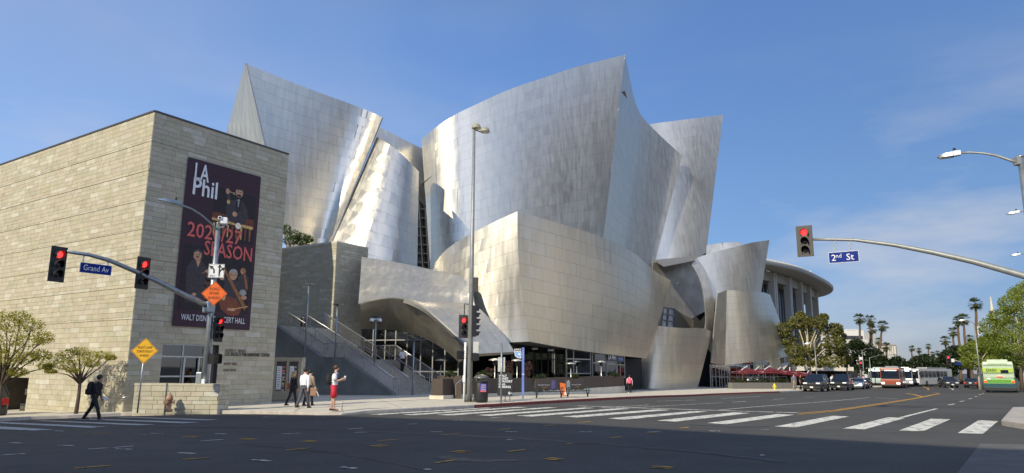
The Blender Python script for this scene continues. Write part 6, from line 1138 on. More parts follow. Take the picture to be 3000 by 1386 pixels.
def car(label, front, heading, kind, paint, group=None, cat='car', lit=False):
    """front: ground point under the front bumper; heading: azimuth the car faces"""
    L, Wd, Hh, hood, belt, wr = dict(suv=(5.3, 2.02, 1.92, 1.18, 1.24, .41), sedan=(4.7, 1.84, 1.45, .92, .98, .33), small=(4.5, 1.84, 1.68, 1.02, 1.08, .36))[kind]
    o = thing('suv' if kind != 'sedan' else 'sedan', label, cat, front, R(90-heading), group); M = Matrix(WM[o]); hw = Wd/2; x0 = 0
    st = [(0, .36, hood-.26, .8), (-.12, .26, hood-.1, .93), (-.5, .24, hood-.03, .98), (-1.3, .24, hood+.02, 1), (-1.55, .24, belt, 1), (-L*.6, .24, belt+.02, 1), (-L+.45, .25, belt+.03, .99), (-L+.1, .3, belt-.02, .95), (-L, .42, belt-.14, .86)]
    b = MB(); b.M = M; rows = []
    for x, zb, zt, f in st: w = hw*f; rows.append([(x, y, z) for y, z in ((-w*.9, zb), (-w, zb+.16), (-w, zb+(zt-zb)*.62), (-w*.985, zt-.1), (-w*.9, zt), (0, zt+.03), (w*.9, zt), (w*.985, zt-.1), (w, zb+(zt-zb)*.62), (w, zb+.16), (w*.9, zb), (-w*.9, zb))])
    b.grid(rows); b.add(rows[0][:11], [tuple(range(11))]); b.add(rows[-1][:11], [tuple(range(11))[::-1]]); b.build('body', paint, o, angle=35)
    xs = dict(suv=(-1.45, -2.05, -L+.55, -L+.12), sedan=(-1.45, -2.2, -L+1.35, -L+.75), small=(-1.2, -1.95, -L+.7, -L+.2))[kind]; z0 = belt-.02; wt = hw*.76; wb = hw*.93; b = MB(); b.M = M
    g = [(xs[0], -wb, z0), (xs[3], -wb, z0), (xs[3], wb, z0), (xs[0], wb, z0), (xs[1], -wt, Hh-.05), (xs[2], -wt, Hh-.05), (xs[2], wt, Hh-.05), (xs[1], wt, Hh-.05)]
    b.add(g, [(0, 1, 5, 4), (1, 2, 6, 5), (2, 3, 7, 6), (3, 0, 4, 7)]); b.build('windows', 'car_glass', o)
    b = MB(); b.M = M; b.hexa([(xs[1]+.05, -wt-.02, Hh-.06), (xs[2]-.05, -wt-.02, Hh-.06), (xs[2]-.05, wt+.02, Hh-.06), (xs[1]+.05, wt+.02, Hh-.06)], [(xs[1]-.15, -wt*.9, Hh), (xs[2]+.1, -wt*.9, Hh), (xs[2]+.1, wt*.9, Hh), (xs[1]-.15, wt*.9, Hh)]); b.build('roof', paint, o)
    b = MB(); b.M = M
    for s_ in (-1, 1):
        for t in (0, .36, .68, 1):
            xb, xt = lerp(xs[0], xs[3], t), lerp(xs[1], xs[2], t); b.tube([(xb, s_*(wb+.005), z0), (xt, s_*(wt+.005), Hh-.04)], .045, 5)
    b.build('pillars', paint, o)
    if kind == 'suv':
        b = MB(); b.M = M
        for s_ in (-1, 1): b.tube([(xs[1]-.1, s_*wt*.88, Hh+.03), (xs[1]-.2, s_*wt*.88, Hh+.07), (xs[2]+.2, s_*wt*.88, Hh+.07), (xs[2]+.1, s_*wt*.88, Hh+.02)], .025, 5)
        b.build('roof_rack', 'trim_black', o)
    for s_ in (-1, 1):
        b = MB(); b.M = M; b.box((-1.55, s_*(hw+.1), belt+.08), (.14, .22, .17)); b.build('mirror', paint, o, bevel=.03)
        b = MB(); b.M = M; b.box((-.06, s_*hw*.66, hood-.26), (.16, hw*.44, .15)); b.build('headlight', 'head_lamp_lit' if lit else 'head_lamp', o, bevel=.03)
        b = MB(); b.M = M; b.box((-L+.02, s_*hw*.78, belt-.28), (.12, hw*.26, .28)); b.build('tail_light', 'tail_lamp', o, bevel=.03)
        for x in (-.95, -L+1.0): wheel(o, M, x, s_*(hw-.1), wr)
        b = MB(); b.M = M
        for x in (-2.4, -3.35): b.box((x, s_*(hw+.008), belt-.14), (.18, .03, .03))
        b.build('door_handle', 'chrome', o)
    b = MB(); b.M = M; b.box((.0, 0, hood-.33), (.1, hw*.86, .26)); g_ = b.build('grille', 'trim_black', o, bevel=.02); b = MB(); b.M = M; b.box((.055, 0, hood-.28), (.02, hw*.8, .035)); b.build('grille_bar', 'chrome', g_)
    b = MB(); b.M = M; b.box((-.05, 0, .44), (.24, Wd*.94, .26)); b.build('bumper', 'trim_black' if kind == 'suv' else paint, o, bevel=.05); b = MB(); b.M = M; b.box((.075, 0, .5), (.02, .32, .16)); b.build('licence_plate', 'plate_white', o)
    b = MB(); b.M = M; b.box((-L-.02, 0, .75), (.02, .32, .16)); b.build('licence_plate', 'plate_white', o); return o
def onroad(px, py, Y): q = P(px, py, Y); q.z = H(q.x, q.y); return q
CG = 'vehicles along the kerb by the restaurant'
car('black suv parked at the kerb nearest the restaurant patio, front towards us', onroad(2379, 1148, 79), 214, 'suv', 'car_black', CG); car('second black suv parked behind the first one', onroad(2458, 1146, 86.5), 214, 'suv', 'car_black', CG); car('silver blue sedan behind the two black suvs', onroad(2507, 1143, 94), 214, 'sedan', 'car_silver', CG); car('dark sedan at the end of the parked row', onroad(2524, 1141, 100), 214, 'sedan', 'car_grey', CG)
car('dark suv with red tail lights driving away beside the long white bus', onroad(2776, 1130, 128), 34, 'small', 'car_black', 'cars driving away'); car('grey suv crossing in front of the dark trees', onroad(2792, 1136, 108), 196, 'small', 'car_grey', 'cars driving away'); car('low dark sedan left of the green bus', onroad(2857, 1134, 112), 40, 'sedan', 'car_grey', 'cars driving away')
car('black vehicle cut off by the left edge at the side street', Vector((-27.35, 34.2, H(-27.35, 34.2))), -57, 'suv', 'car_black')
mat('bus_orange', (.3, .06, .025), .4, coat=.3); mat('bus_grey', (.22, .23, .24), .5); mat('bus_white', (.62, .63, .65), .4, coat=.3); mat('bus_teal', (.38, .48, .47), .4); mat('bus_green', (.1, .3, .03), .4, coat=.3); mat('bus_lime', (.36, .5, .06), .4); mat('bus_pale', (.42, .52, .38), .4); mat('bus_navy', (.01, .06, .075), .4); mat('bus_dark', (.012, .013, .014), .5); mat('led_white', (.3, .3, .3), .5, emit=(1, 1, 1), es=1.2); mat('bus_silver', (.45, .46, .47), .35, .4)
def bus(label, front, heading, L, m_low, m_up, m_roof, lit=True, rear=None, Hh=3.15, sign=True, face=None):
    o = thing('bus', label, 'bus', front, R(90-heading), 'buses on the avenue'); M = Matrix(WM[o]); w = 1.27; face = face or m_low
    b = MB(); b.M = M; b.box((-L/2, 0, .82), (L, 2*w, 1.05)); b.build('lower_body', m_low, o, bevel=.09); b = MB(); b.M = M; b.box((-L/2-.02, 0, 2.1), (L-.06, 2*w-.03, 1.52)); b.build('upper_body', m_up, o, bevel=.12)
    b = MB(); b.M = M; b.box((-L/2, 0, 2.88), (L-.15, 2*w-.1, .12)); b.box((-L*.62, 0, 3.02), (L*.6, 1.7, .26)); b.build('roof_unit', m_roof, o, bevel=.05); b = MB(); b.M = M; b.box((-L/2, 0, .3), (L-.4, 2*w-.12, .3)); b.build('skirt', 'bus_dark', o)
    fx = .01; b = MB(); b.M = M; b.box((fx, 0, 1.95), (.05, 2*w*.9, 1.25)); ws = b.build('windscreen', 'car_glass', o, bevel=.04)
    if sign: b = MB(); b.M = M; b.box((fx+.03, .1, 2.52), (.03, 1.5, .13)); b.build('route_display', 'led_white', o)
    b = MB(); b.M = M; b.box((fx+.02, 0, .42), (.12, 2*w*.96, .3)); b.build('bumper', 'bus_dark', o, bevel=.05); b = MB(); b.M = M; b.box((fx, 0, .95), (.06, 2*w*.92, .4)); b.build('nose_panel', face, o, bevel=.02)
    for s_ in (-1, 1):
        b = MB(); b.M = M; b.box((fx+.05, s_*w*.76, .72), (.06, .4, .2)); b.build('headlight', 'head_lamp_lit' if lit else 'head_lamp', o, bevel=.03); b = MB(); b.M = M; b.box((.2, s_*(w+.2), 2.1), (.12, .16, .4)); b.tube([(0, s_*w*.95, 2.6), (.2, s_*(w+.2), 2.4)], .02, 5); b.build('mirror', 'bus_dark', o)
        n = int((L-2)/1.5)
        for k in range(n): b = MB(); b.M = M; b.box((-1.2-k*1.5, s_*(w-.005), 2.05), (1.28, .05, .95)); b.build('window', 'car_glass', o, bevel=.03)
        for x in (-2.6, -L+3.0): wheel(o, M, x, s_*(w-.13), .48, .28)
    b = MB(); b.M = M
    if rear is None: b.box((-L-.005, 0, 2.2), (.05, 1.7, .8)); b.build('rear_window', 'car_glass', o)
    return o
bus('orange and grey city bus coming towards us with its headlights on', onroad(2611, 1138, 102), 212, 12, 'bus_orange', 'bus_orange', 'bus_grey'); bus('pale teal bus half hidden behind the orange bus', onroad(2571, 1124, 120), 212, 11, 'bus_teal', 'bus_teal', 'bus_teal', False); bus('silver bus right behind the orange bus', onroad(2650, 1128, 116), 210, 11, 'bus_silver', 'bus_silver', 'bus_silver')
bus('long white and grey bus seen from its side, turning across the avenue', onroad(2672, 1130, 119), 233, 13, 'bus_white', 'bus_white', 'bus_silver', False)
gb = onroad(2931, 1149, 69); hd_ = DIR(35.5); gbus = bus('green and lime dash bus driving away at the right, seen from behind', gb+hd_*9.5, 35.5, 9.5, 'bus_green', 'bus_pale', 'bus_pale', False, rear=True); M = Matrix(WM[gbus]); L = 9.5
def gbx(name, y, z, w, h, m_, d=.04): b = MB(); b.M = M; b.box((-L-d, y, z), (.04, w, h)); return b.build(name, m_, gbus, bevel=.015)
gbx('lime_band', 0, 2.12, 2.5, .42, 'bus_lime'); gbx('lower_panel', 0, .62, 2.56, .5, 'bus_navy'); gbx('rear_bumper', 0, .34, 2.56, .3, 'bus_dark', .06); gbx('rear_window', -.52, 2.02, .62, .3, 'car_glass', .07); gbx('brake_lamp', -.1, 1.52, .5, .1, 'tail_lamp_lit', .06); gbx('seam', 0, 2.6, 2.3, .03, 'bus_green'); gbx('seam', 0, 1.82, 2.3, .025, 'bus_green'); gbx('grille', 0, 2.75, 1.6, .05, 'bus_green'); gbx('licence_plate', .8, 1.3, .3, .18, 'plate_white', .05)
for s_ in (-1, 1): gbx('tail_light', s_*1.1, 1.05, .22, .2, 'tail_lamp_lit', .06)
lettering('DASH', .38, M @ frame((-L-.085, .55, 2.12), (0, -1, 0)), mat('dash_ink', (.05, .12, .03), .5), gbus, .002, width=.85, shear=.2, bold=.012)
# ---- restaurant patio: red umbrellas, planter, far signals
mat('canvas_red', (.12, .009, .014), .7); mat('pole_white', (.62, .62, .6), .4)
def umbrella(label, px, pyt, Y, pxp):
    t = P(px, pyt, Y); b = P(pxp, 1118, Y-.6); b.z = HS(b.x, b.y); o = thing('patio_umbrella', label, 'umbrella', b, group='red umbrellas over the restaurant patio'); m = MB(); s_ = 1.55; e = [(t.x+s_*sx, t.y+s_*sy, t.z-.55) for sx, sy in ((-1, -1), (1, -1), (1, 1), (-1, 1))]
    for i in range(4): a, c = Vector(e[i]), Vector(e[(i+1) % 4]); md = (a+c)/2; m.add([t, a, md+Vector((0, 0, .06)), c], [(0, 1, 2), (0, 2, 3)]); m.add([a, c, c-Vector((0, 0, .16)), a-Vector((0, 0, .16))], [(0, 1, 2, 3)])
    m.build('canopy', 'canvas_red', o); tp = Vector((b.x, b.y, t.z-.25)); m = MB(); m.tube([b, tp], .045, 6); m.build('pole', 'pole_white', o, smooth=True); m = MB(); m.tube([tp-Vector((.1, 0, 0)), t+Vector((.1, 0, .25))], .06, 6); m.build('arm', 'pole_white', o); m = MB()
    for q in e: m.tube([t-Vector((0, 0, .05)), Vector(q)], .018, 4)
    struct(m.build('ribs', 'pole_white', o), 'stuff')
for i, (px, py, Y, pp_, lb) in enumerate(((2188, 1078, 90, 2176, 'red umbrella nearest the glass doors'), (2222, 1080, 92, 2215, 'second red umbrella from the glass doors'), (2255, 1077, 91, 2244, 'third red umbrella from the glass doors'), (2286, 1081, 93, 2279, 'middle red umbrella below the white sun sail'), (2312, 1082, 95, 2318, 'fifth red umbrella, its arm leaning left'), (2337, 1086, 95, 2332, 'sixth red umbrella, left of the black suv'), (2368, 1091, 97, 2366, 'last red umbrella, above the black suv'))): umbrella(lb, px, py, Y, pp_)
a, b = P(2146, 1138, 87), P(2322, 1139, 90.5); a.z = HS(a.x, a.y); b.z = HS(b.x, b.y); d = b-a; d.z = 0; L = d.length; d.normalize(); n = Vector((d.y, -d.x, 0)); o = thing('planter', 'grey planter row along the restaurant patio', 'planter', a); k = 6
for j in range(k): p, q = a.lerp(b, j/k), a.lerp(b, (j+1)/k)-d*.03; m = MB(); m.hexa([p-Vector((0, 0, .3)), q-Vector((0, 0, .3)), q-n*.8-Vector((0, 0, .3)), p-n*.8-Vector((0, 0, .3))], [Vector((p.x, p.y, a.z+.72)), Vector((q.x, q.y, a.z+.72)), Vector((q.x, q.y, a.z+.72))-n*.8, Vector((p.x, p.y, a.z+.72))-n*.8]); m.build('panel', mat('planter_grey', (.16, .15, .13), .8), o)
for i, px in enumerate((2155, 2180, 2215, 2246, 2275, 2300)): shrub('leafy shrub number %s from the glass doors in the patio planter' % ('one', 'two', 'three', 'four', 'five', 'six')[i], px, 1116+i % 2*2, 88.5+i*.4, .9, .45, 'leaf_dark', 60+i, 240, 'shrubs in the patio planter')
for i, (px, Y) in enumerate(((2196, 93), (2235, 94.5), (2268, 95))):
    q = P(px, 1130, Y); q.z = HS(q.x, q.y); o = thing('cafe_table', ('small cafe table under the first umbrella', 'small cafe table under the third umbrella', 'small cafe table under the middle umbrella')[i], 'table', q, group='tables on the restaurant patio'); m = MB(); m.lathe([(.45, .72), (.45, .75)], q, 14); m.build('table_top', 'pole_white', o); m = MB(); m.lathe([(.25, 0), (.04, .05), (.04, .72)], q, 10); m.build('leg', 'black_plastic', o)
def far_signal(label, px, pyb, Y, pyt, heads, plates=(), arm=None):
    b = P(px, pyb, Y); b.z = HS(b.x, b.y); o = thing('signal_pole', label, 'traffic signal', b, group='signals at the next junction'); t = P(px, pyt, Y); m = MB(); m.tube([b, Vector((b.x, b.y, t.z))], [.13, .09], 8); m.build('pole', 'pole_grey', o, smooth=True)
    if arm: m = MB(); m.tube([P(x, y, Y) for x, y in arm], [.1, .08, .06], 6); m.build('mast_arm', 'pole_grey', o, smooth=True)
    for x, y, rd in heads: signal_head(o, P(x, y, Y-.2), 205, 3, .36, rd, True)
    for x, y, w, h, mm in plates: q = P(x, y, Y-.15); m = MB(); m.box(q, (w, .03, h)); m.build('sign_plate', mm, o)
far_signal('pale signal pole with white plates left of the orange bus', 2486, 1140, 104, 1001, ((2478, 1064, False), (2494, 1062, False)), ((2484, 1026, .55, .5, 'sign_white'), (2489, 1029, .4, .45, 'sign_white')))
far_signal('thin signal pole with a turn sign and a red light above the parked sedan', 2525, 1135, 112, 1040, ((2522, 1070, True),), ((2522, 1050, .5, .42, 'sign_white'),))
far_signal('far signal mast with red light on an arm beside the green bus', 2884, 1135, 96, 1060, ((2779, 1055, True),), ((2790, 1056, .55, .45, 'sign_white'), (2808, 1066, .9, .3, 'sign_blue')), [(2882, 1076), (2840, 1065), (2786, 1054)])
for px, Y, pt, lb, az_, ln in ((2555, 118, 1047, 'far street lamp with a long arm above the orange bus', 80, 4.5), (2535, 128, 1027, 'thin far lamp among the dark trees', 60, 2.5), (2396, 98, 1015, 'lamp post in front of the big street tree', -60, .6), (2876, 84, 948, 'tall lamp with a white banner by the tallest palm', -60, .8)): lamp_px(px, 1140, Y, pt, lb, az_, ln)
q = P(2868, 968, 84); o = thing('lamp_banner', 'small white banner on the tall lamp by the palms', 'banner', q); m = MB(); m.box(q, (.35, .03, 1.0)); m.build('cloth', 'sign_white', o); m = MB(); m.box(q+Vector((.1, 0, .52)), (.5, .04, .04)); m.build('bracket', 'pole_grey', o)
# ================================================================= people
mat('skin_light', (.5, .29, .2), .55); mat('skin_tan', (.36, .2, .13), .55); mat('hair_black', (.012, .01, .009), .5); mat('hair_brown', (.07, .035, .018), .5); mat('hair_blonde', (.42, .26, .1), .5); mat('cloth_black', (.012, .012, .014), .8); mat('cloth_white', (.72, .73, .76), .75); mat('cloth_red', (.5, .015, .03), .7); mat('cloth_grey', (.07, .068, .08), .8); mat('cloth_navy', (.02, .03, .11), .7); mat('cloth_pink', (.75, .1, .2), .7); mat('cloth_pale_pink', (.75, .45, .45), .7); mat('leather_brown', (.06, .025, .018), .6); mat('cloth_tan', (.3, .22, .16), .8); mat('bag_tan', (.22, .13, .085), .7); mat('shoe_white', (.7, .7, .68), .6); mat('cloth_slate', (.12, .13, .16), .8)
def skin_mesh(V, E_, Rr, root, name='body', sub=1):
    me = bpy.data.meshes.new('tmp'); me.from_pydata(V, E_, []); o = bpy.data.objects.new('tmp', me); COL.objects.link(o); sm = o.modifiers.new('s', 'SKIN'); sm.use_smooth_shade = True; o.modifiers.new('u', 'SUBSURF').levels = sub
    me.skin_vertices[0].data.foreach_set('radius', [r for r in Rr for _ in (0, 1)]); me.skin_vertices[0].data[root].use_root = True
    dg = bpy.context.evaluated_depsgraph_get(); out = bpy.data.meshes.new_from_object(o.evaluated_get(dg)); bpy.data.objects.remove(o); bpy.data.meshes.remove(me); out.name = name; return out
EYE = MB().ball((0, 0, 0), .011, 6, 4).mesh('eye', 'black_gloss')
def person(label, loc, heading, h=1.75, leg=((12, 5), (-14, 12)), arm=((12, 14, 8), (-12, 14, 8)), lean=0, top='cloth_white', sleeve='long', bottom='cloth_grey', length='long', shoe='cloth_black', skin='skin_light', hair='hair_black', hair_long=0, dress=None, head_turn=0, group=None, build=1.):
    """leg: (thigh swing, knee bend) right/left; arm: (swing, elbow bend, spread); local +y is forward"""
    k = h/1.75; o = thing('person', label, 'person', loc, R(-heading), group); V = []; E_ = []; Rr = []
    def v(p, r, par=None): V.append(tuple(Vector(p)*k)); Rr.append(r*k*build); i = len(V)-1; (E_.append((par, i)) if par is not None else 0); return i
    Lm = Matrix.Rotation(R(-lean), 4, 'X'); hp = Vector((0, 0, .95)); up = lambda p: hp+(Lm @ (Vector(p)-hp))
    pel = v(hp, .125); sp_ = v(up((0, 0, 1.12)), .115, pel); che = v(up((0, .01, 1.33)), .13, sp_); nk = v(up((0, 0, 1.48)), .055, che); hd0 = v(up((0, .02, 1.56)), .075, nk); hd1 = v(up((0, .025, 1.64)), .092, hd0); hd2 = v(up((0, .015, 1.72)), .065, hd1); ns = v(up((0, .125, 1.62)), .014, hd1)
    J = {}
    for s_, (th, kn) in zip((1, -1), leg):
        hi = Vector((.09*s_, 0, .9)); d1 = Vector((0, math.sin(R(th)), -math.cos(R(th)))); kn_ = hi+d1*.43; a2 = R(th-kn); d2 = Vector((0, math.sin(a2), -math.cos(a2))); an = kn_+d2*.42; J['leg', s_] = (hi, kn_, an)
        a = v(hi, .088, pel); b = v(kn_, .058, a); c = v(an, .042, b); t = v(an+Vector((0, .17, -.04)), .034, c)
    zf = min(J['leg', 1][2].z, J['leg', -1][2].z)-.075
    for s_, (sw, el, spd) in zip((1, -1), arm):
        sh = up((.185*s_, 0, 1.41)); d1 = Lm @ Vector((math.sin(R(spd))*s_, math.sin(R(sw)), -math.cos(R(sw)))).normalized(); eb = sh+d1*.29; a2 = R(sw+el); d2 = Lm @ Vector((math.sin(R(spd*.3))*s_, math.sin(a2), -math.cos(a2))).normalized(); wr = eb+d2*.25; J['arm', s_] = (sh, eb, wr, d2)
        a = v(sh, .058, che); b = v(eb, .042, a); c = v(wr, .028, b); pm = v(wr+d2*.07, .03, c); side = Vector((0, 1, 0)) if abs(d2.y) < .8 else Vector((0, 0, 1))
        for f in range(4):
            off = side*(.03-.02*f); p1 = wr+d2*.12+off; p2 = wr+d2*(.165-.008*abs(f-1.3))+off-Vector((s_*.02, 0, 0)); q_ = v(p1, .0105, pm); v(p2, .009, q_)
        q_ = v(wr+d2*.07+side*.05, .012, c); v(wr+d2*.11+side*.062, .0105, q_)
    me = skin_mesh(V, E_, Rr, pel); me.transform(Matrix.Translation((0, 0, -zf*k))); me.materials.clear(); me.materials.append(M_(skin)); b = bpy.data.objects.new('body', me); COL.objects.link(b); b.parent = o
    S = lambda p: Vector(p)*k-Vector((0, 0, zf*k)); sc_ = lambda r: r*k*build
    def part(name, mb, m): return mb.build(name, m, o, smooth=True, world=False)
    m = MB()
    if dress:
        c0, c1, c2 = S(up((0, 0, 1.42))), S((0, 0, 1.0)), S((0, .0, .12)); prof = [(sc_(.09), c0.z), (sc_(.17), c0.z-.1*k), (sc_(.14), c1.z+.12*k), (sc_(.19), c1.z-.1*k), (sc_(.27), c2.z+.1*k), (sc_(.29), c2.z)]; m.lathe(prof[::-1], (0, 0, 0), 16, .72); part('dress', m, dress)
    else:
        tp = [S(up((0, 0, z))) for z in (.9, 1.0, 1.15, 1.33, 1.43, 1.5)]
        rr = [(.165, .125), (.16, .122), (.15, .118), (.185, .128), (.15, .1), (.062, .06)]; rows = []
        for c, (rx, ry) in zip(tp, rr): rows.append([tuple(c+Vector((sc_(rx)*math.cos(2*math.pi*i/14), sc_(ry)*math.sin(2*math.pi*i/14), 0))) for i in range(15)])
        m.grid(rows)
        for s_ in (1, -1):
            sh, eb, wr, d2 = J['arm', s_]; sh, eb, wr = S(sh), S(eb), S(wr)
            if sleeve == 'long': m.tube([sh-Vector((.03*s_*k, 0, -.01)), sh.lerp(eb, .5), eb, eb.lerp(wr, .5), wr], [sc_(.075), sc_(.068), sc_(.056), sc_(.05), sc_(.04)], 8)
            elif sleeve == 'short': m.tube([sh-Vector((.03*s_*k, 0, -.01)), sh.lerp(eb, .45), sh.lerp(eb, .85)], [sc_(.075), sc_(.07), sc_(.068)], 8)
        part('shirt', m, top); m = MB(); c = S((0, 0, .95)); rows = []
        for z, rx, ry in ((1.02, .155, .12), (.95, .165, .13), (.86, .168, .13)): q = S((0, 0, z)); rows.append([tuple(q+Vector((sc_(rx)*math.cos(2*math.pi*i/14), sc_(ry)*math.sin(2*math.pi*i/14), 0))) for i in range(15)])
        m.grid(rows)
        for s_ in (1, -1):
            hi, kn_, an = [S(p) for p in J['leg', s_]]
            if length == 'long': m.tube([hi+Vector((-.01*s_*k, 0, .04*k)), hi.lerp(kn_, .5), kn_, kn_.lerp(an, .5), an-Vector((0, 0, .02))], [sc_(.098), sc_(.088), sc_(.072), sc_(.066), sc_(.06)], 9)
            else: m.tube([hi+Vector((-.01*s_*k, 0, .04*k)), hi.lerp(kn_, .5), hi.lerp(kn_, .95)], [sc_(.105), sc_(.108), sc_(.112)], 9)
        part('trousers' if length == 'long' else 'shorts', m, bottom)
    for s_ in (1, -1):
        an = S(J['leg', s_][2]); m = MB(); a = an+Vector((0, -.06*k, -.075*k)); rows = []
        for y, w, hh in ((-.07, .03, .06), (-.03, .042, .09), (.05, .045, .085), (.13, .05, .055), (.19, .03, .03)): c = an+Vector((0, y*k, -.075*k)); rows.append([tuple(c+Vector((w*k*x, 0, hh*k*z))) for x, z in ((-1, 0), (-.9, .7), (0, 1), (.9, .7), (1, 0), (-1, 0))])
        m.grid(rows); m.add(rows[0][:5], [(0, 1, 2, 3, 4)]); m.add(rows[-1][:5], [(4, 3, 2, 1, 0)]); part('shoe', m, shoe)
    hc = S(up((0, .012, 1.655))); m = MB(); m.ball(hc+Vector((0, -.022*k, .02*k)), .108*k, 12, 8, (.93, 1, 1))
    if hair_long: m.tube([hc+Vector((0, -.06*k, 0)), hc+Vector((0, -.085*k, -.12*k)), hc+Vector((0, -.07*k, -hair_long*k))], [.1*k, .095*k, .05*k], 9)
    part('hair', m, hair)
    for s_ in (1, -1): e = bpy.data.objects.new('eye', EYE); COL.objects.link(e); e.parent = o; e.location = S(up((.035*s_, .112, 1.645)))
    J['S'] = S; J['M'] = WM[o]; J['up'] = up; J['k'] = k; return o, J
def backpack(label, per, m_='cloth_black', hgt=.46, hang=0.):
    o_, J = per; M = J['M']; S, up, k = J['S'], J['up'], J['k']; c = M @ S(up((0, -.235, 1.2-hang))); o = thing('backpack', label, 'backpack', c, o_.rotation_euler.z); m = MB(); rows = []
    for z, w, d in ((-.5, .12, .07), (-.44, .16, .11), (-.1, .165, .12), (.3, .15, .1), (.46, .1, .07), (.5, .05, .04)): rows.append([(w*math.copysign(abs(math.cos(a))**.6, math.cos(a)), d*math.copysign(abs(math.sin(a))**.6, math.sin(a)), z*hgt) for a in [2*math.pi*i/16 for i in range(17)]])
    m.grid(rows); m.build('bag', m_, o, smooth=True, world=False)
    for s_ in (1, -1):
        m = MB(); iM = M.inverted(); f = lambda p: (WM[o].inverted() @ (M @ S(up(p)))); m.tube([f((.1*s_, -.17, 1.38)), f((.12*s_, -.05, 1.485)), f((.13*s_, .11, 1.4)), f((.13*s_, .14, 1.24)), f((.14*s_, -.05, 1.06)), f((.12*s_, -.16, 1.05))], .022*k, 5); m.build('strap', m_, o, world=False)
    m = MB(); m.box((0, -.12, -.12*hgt/.46), (.22, .05, .2)); m.build('pocket', m_, o, world=False); return o
def on(px, py, side=True): return GS(px, py) if side else G(px, py)
p1_ = person('young man in black crossing the side street with a backpack, looking ahead', on(270, 1230, False), 84, 1.78, ((24, 6), (-18, 14)), ((22, 34, 6), (8, 20, 6)), 9, 'cloth_black', 'long', 'cloth_black', skin='skin_tan'); backpack('full black backpack on the man crossing the side street', p1_, 'cloth_black', .52)
def held(name, label, cat, per, s_, build): o_, J = per; w = J['M'] @ J['S'](J['arm', s_][2]+J['arm', s_][3]*.1); o = thing(name, label, cat, w); build(o, w); return o
held('paper', 'folded white paper in the hand of the man in black', 'paper', p1_, 1, lambda o, w: MB().box(w+Vector((.1, 0, -.02)), (.24, .02, .1), M=Matrix.Rotation(R(20), 4, 'Y')).build('sheet', 'cloth_white', o))
GRP = None
pw = person('blonde woman in black walking with a brown shoulder bag', on(855, 1190), 42, 1.66, ((14, 4), (-16, 10)), ((8, 10, 8), (-8, 10, 8)), 3, 'cloth_black', 'long', 'cloth_black', hair='hair_blonde', hair_long=.26, build=.92)
q = pw[1]['M'] @ pw[1]['S']((-.24, -.05, 1.0)); o = thing('handbag', 'dark brown shoulder bag on the blonde woman', 'bag', q); m = MB(); m.box(q, (.34, .16, .28), .5); m.build('bag', 'leather_brown', o, bevel=.05); m = MB(); m.tube([q+Vector((-.1, 0, .12)), q+Vector((.02, 0, .5)), q+Vector((.12, 0, .12))], .014, 5); m.build('strap', 'leather_brown', o)
pm_ = person('man in white shirt and grey trousers seen from behind, striding away', on(888, 1196), 20, 1.8, ((20, 4), (-18, 14)), ((-14, 8, 12), (12, 10, 10)), 2, 'cloth_white', 'long', 'cloth_grey', build=1.05)
pt_ = person('person with short black hair half hidden behind the man in the white shirt', on(903, 1189), 25, 1.72, ((14, 4), (-12, 10)), ((8, 20, 8), (-8, 8, 8)), 2, 'cloth_tan', 'long', 'cloth_black', skin='skin_light')
q = pt_[1]['M'] @ pt_[1]['S']((.3, 0, .68)); o = thing('tote_bag', 'brown tote bag beside the person with black hair', 'bag', q); m = MB(); m.box(q, (.36, .14, .4), -.3); m.build('bag', 'bag_tan', o, bevel=.04); m = MB(); m.tube([q+Vector((-.1, 0, .18)), q+Vector((0, 0, .42)), q+Vector((.1, 0, .18))], .012, 5); m.build('handle', 'bag_tan', o); m = MB(); m.box(q+Vector((.16, -.04, .02)), (.03, .1, .5), M=Matrix.Rotation(R(-25), 4, 'Y')); m.build('paper_roll', 'lamp_lens', o)
pr_ = person('bearded man in white t-shirt and red shorts standing at the corner', on(975, 1203), 82, 1.8, ((4, 2), (-4, 3)), ((8, 104, 4), (4, 100, 4)), 4, 'cloth_white', 'short', 'cloth_red', 'short', 'cloth_black', 'skin_light', 'hair_brown', build=1.08); backpack('grey and black backpack on the man in red shorts', pr_, 'cloth_black', .46)
m = MB(); S, up, k = pr_[1]['S'], pr_[1]['up'], pr_[1]['k']; m.ball(S(up((0, .075, 1.55))), .062*k, 10, 6, (.95, .8, .9)); m.build('beard', 'hair_brown', pr_[0], smooth=True, world=False)
held('cup', 'white paper cup held by the man in red shorts', 'cup', pr_, 1, lambda o, w: (MB().lathe([(.03, -.06), (.04, .08)], w+Vector((.04, .06, .02)), 12).build('cup', 'cloth_white', o, smooth=True), MB().lathe([(.043, .08), (.043, .095), (.03, .1)], w+Vector((.04, .06, .02)), 12).build('lid', 'shoe_white', o)))
u_ = None
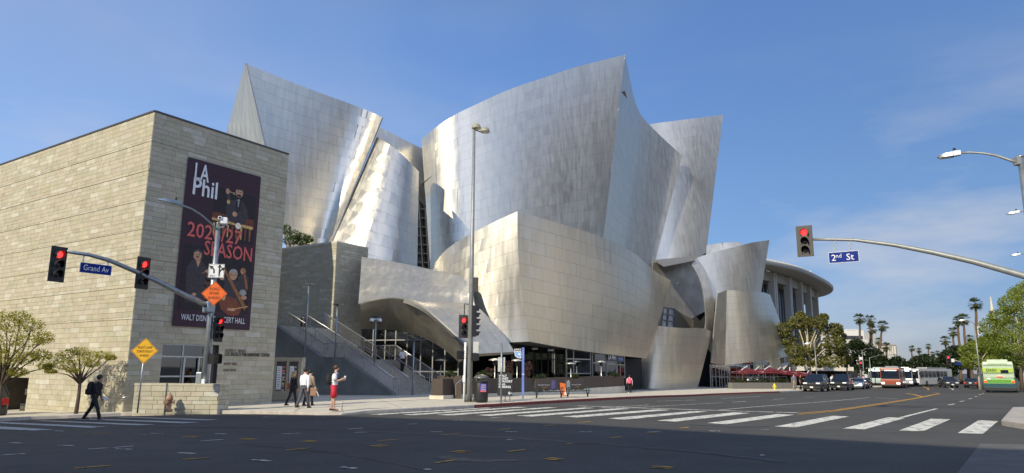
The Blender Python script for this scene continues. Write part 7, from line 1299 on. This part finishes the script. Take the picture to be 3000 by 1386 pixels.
def on_stair(px, py):
    d = ray(px, py)
    for t in np.linspace(40, 70, 1500):
        p = Vector((d[0]*t, d[1]*t, CZ+d[2]*t)); r_ = p-A0; u = r_.x*SU.x+r_.y*SU.y; v = r_.x*SV.x+r_.y*SV.y
        if 0 < u and 0 < v < SW and p.z-A0.z <= wz(u): return p, u
    return P(px, py, 52), 3
q, u = on_stair(1178, 1092); kk = min(max(int(u/(l1/n1)), 0), n1-1); q.z = A0.z+w1*(kk+1)/n1
person('security guard in white shirt and black trousers coming down the outdoor stairs', q, 150, 1.8, ((6, 4), (-4, 10)), ((4, 30, 14), (4, 34, 14)), 3, 'cloth_white', 'short', 'cloth_black', skin='skin_tan', build=1.12)
q = P(1757, 1149, 66); q.z = HS(q.x, q.y); pd = person('woman with long dark hair in a navy blue dress by the planter', q, 185, 1.68, ((6, 4), (-6, 6)), ((6, 16, 10), (14, 60, 10)), 0, hair='hair_black', hair_long=.3, dress='cloth_navy', skin='skin_tan', build=.95)
q = P(1845, 1154, 67); q.z = HS(q.x, q.y); pk = person('woman in pale pink jacket walking away with a bright pink backpack', q, 15, 1.64, ((16, 4), (-16, 12)), ((-8, 10, 16), (8, 10, 16)), 2, 'cloth_pale_pink', 'long', 'cloth_black', shoe='shoe_white', build=1.05); backpack('bright pink backpack on the woman walking away', pk, 'cloth_pink', .5)
for i, (px, py, Y, hd2_, tp, bt, lb, hh) in enumerate(((2328, 1143, 82.5, 200, 'cloth_slate', 'cloth_tan', 'person in grey top and light trousers beside the black suv', 1.8), (2347, 1142, 84, 160, 'cloth_black', 'cloth_black', 'person dressed all in dark next to the parked black suv', 1.72), (2441, 1138, 96, 200, 'cloth_white', 'cloth_black', 'person in white top standing between the two black suvs', 1.75), (2472, 1137, 98, 190, 'cloth_pale_pink', 'cloth_black', 'person in pale top seen above the second black suv', 1.8), (2520, 1136, 106, 170, 'cloth_white', 'cloth_black', 'pedestrian in white beyond the silver sedan', 1.75), (2531, 1136, 106, 20, 'cloth_pale_pink', 'cloth_slate', 'pedestrian in pink beyond the silver sedan', 1.7))):
    q = P(px, py, Y); q.z = HS(q.x, q.y); person(lb, q, hd2_, hh, top=tp, bottom=bt, sleeve='short' if i % 2 else 'long', skin='skin_tan' if i % 2 else 'skin_light', group='people by the parked cars')
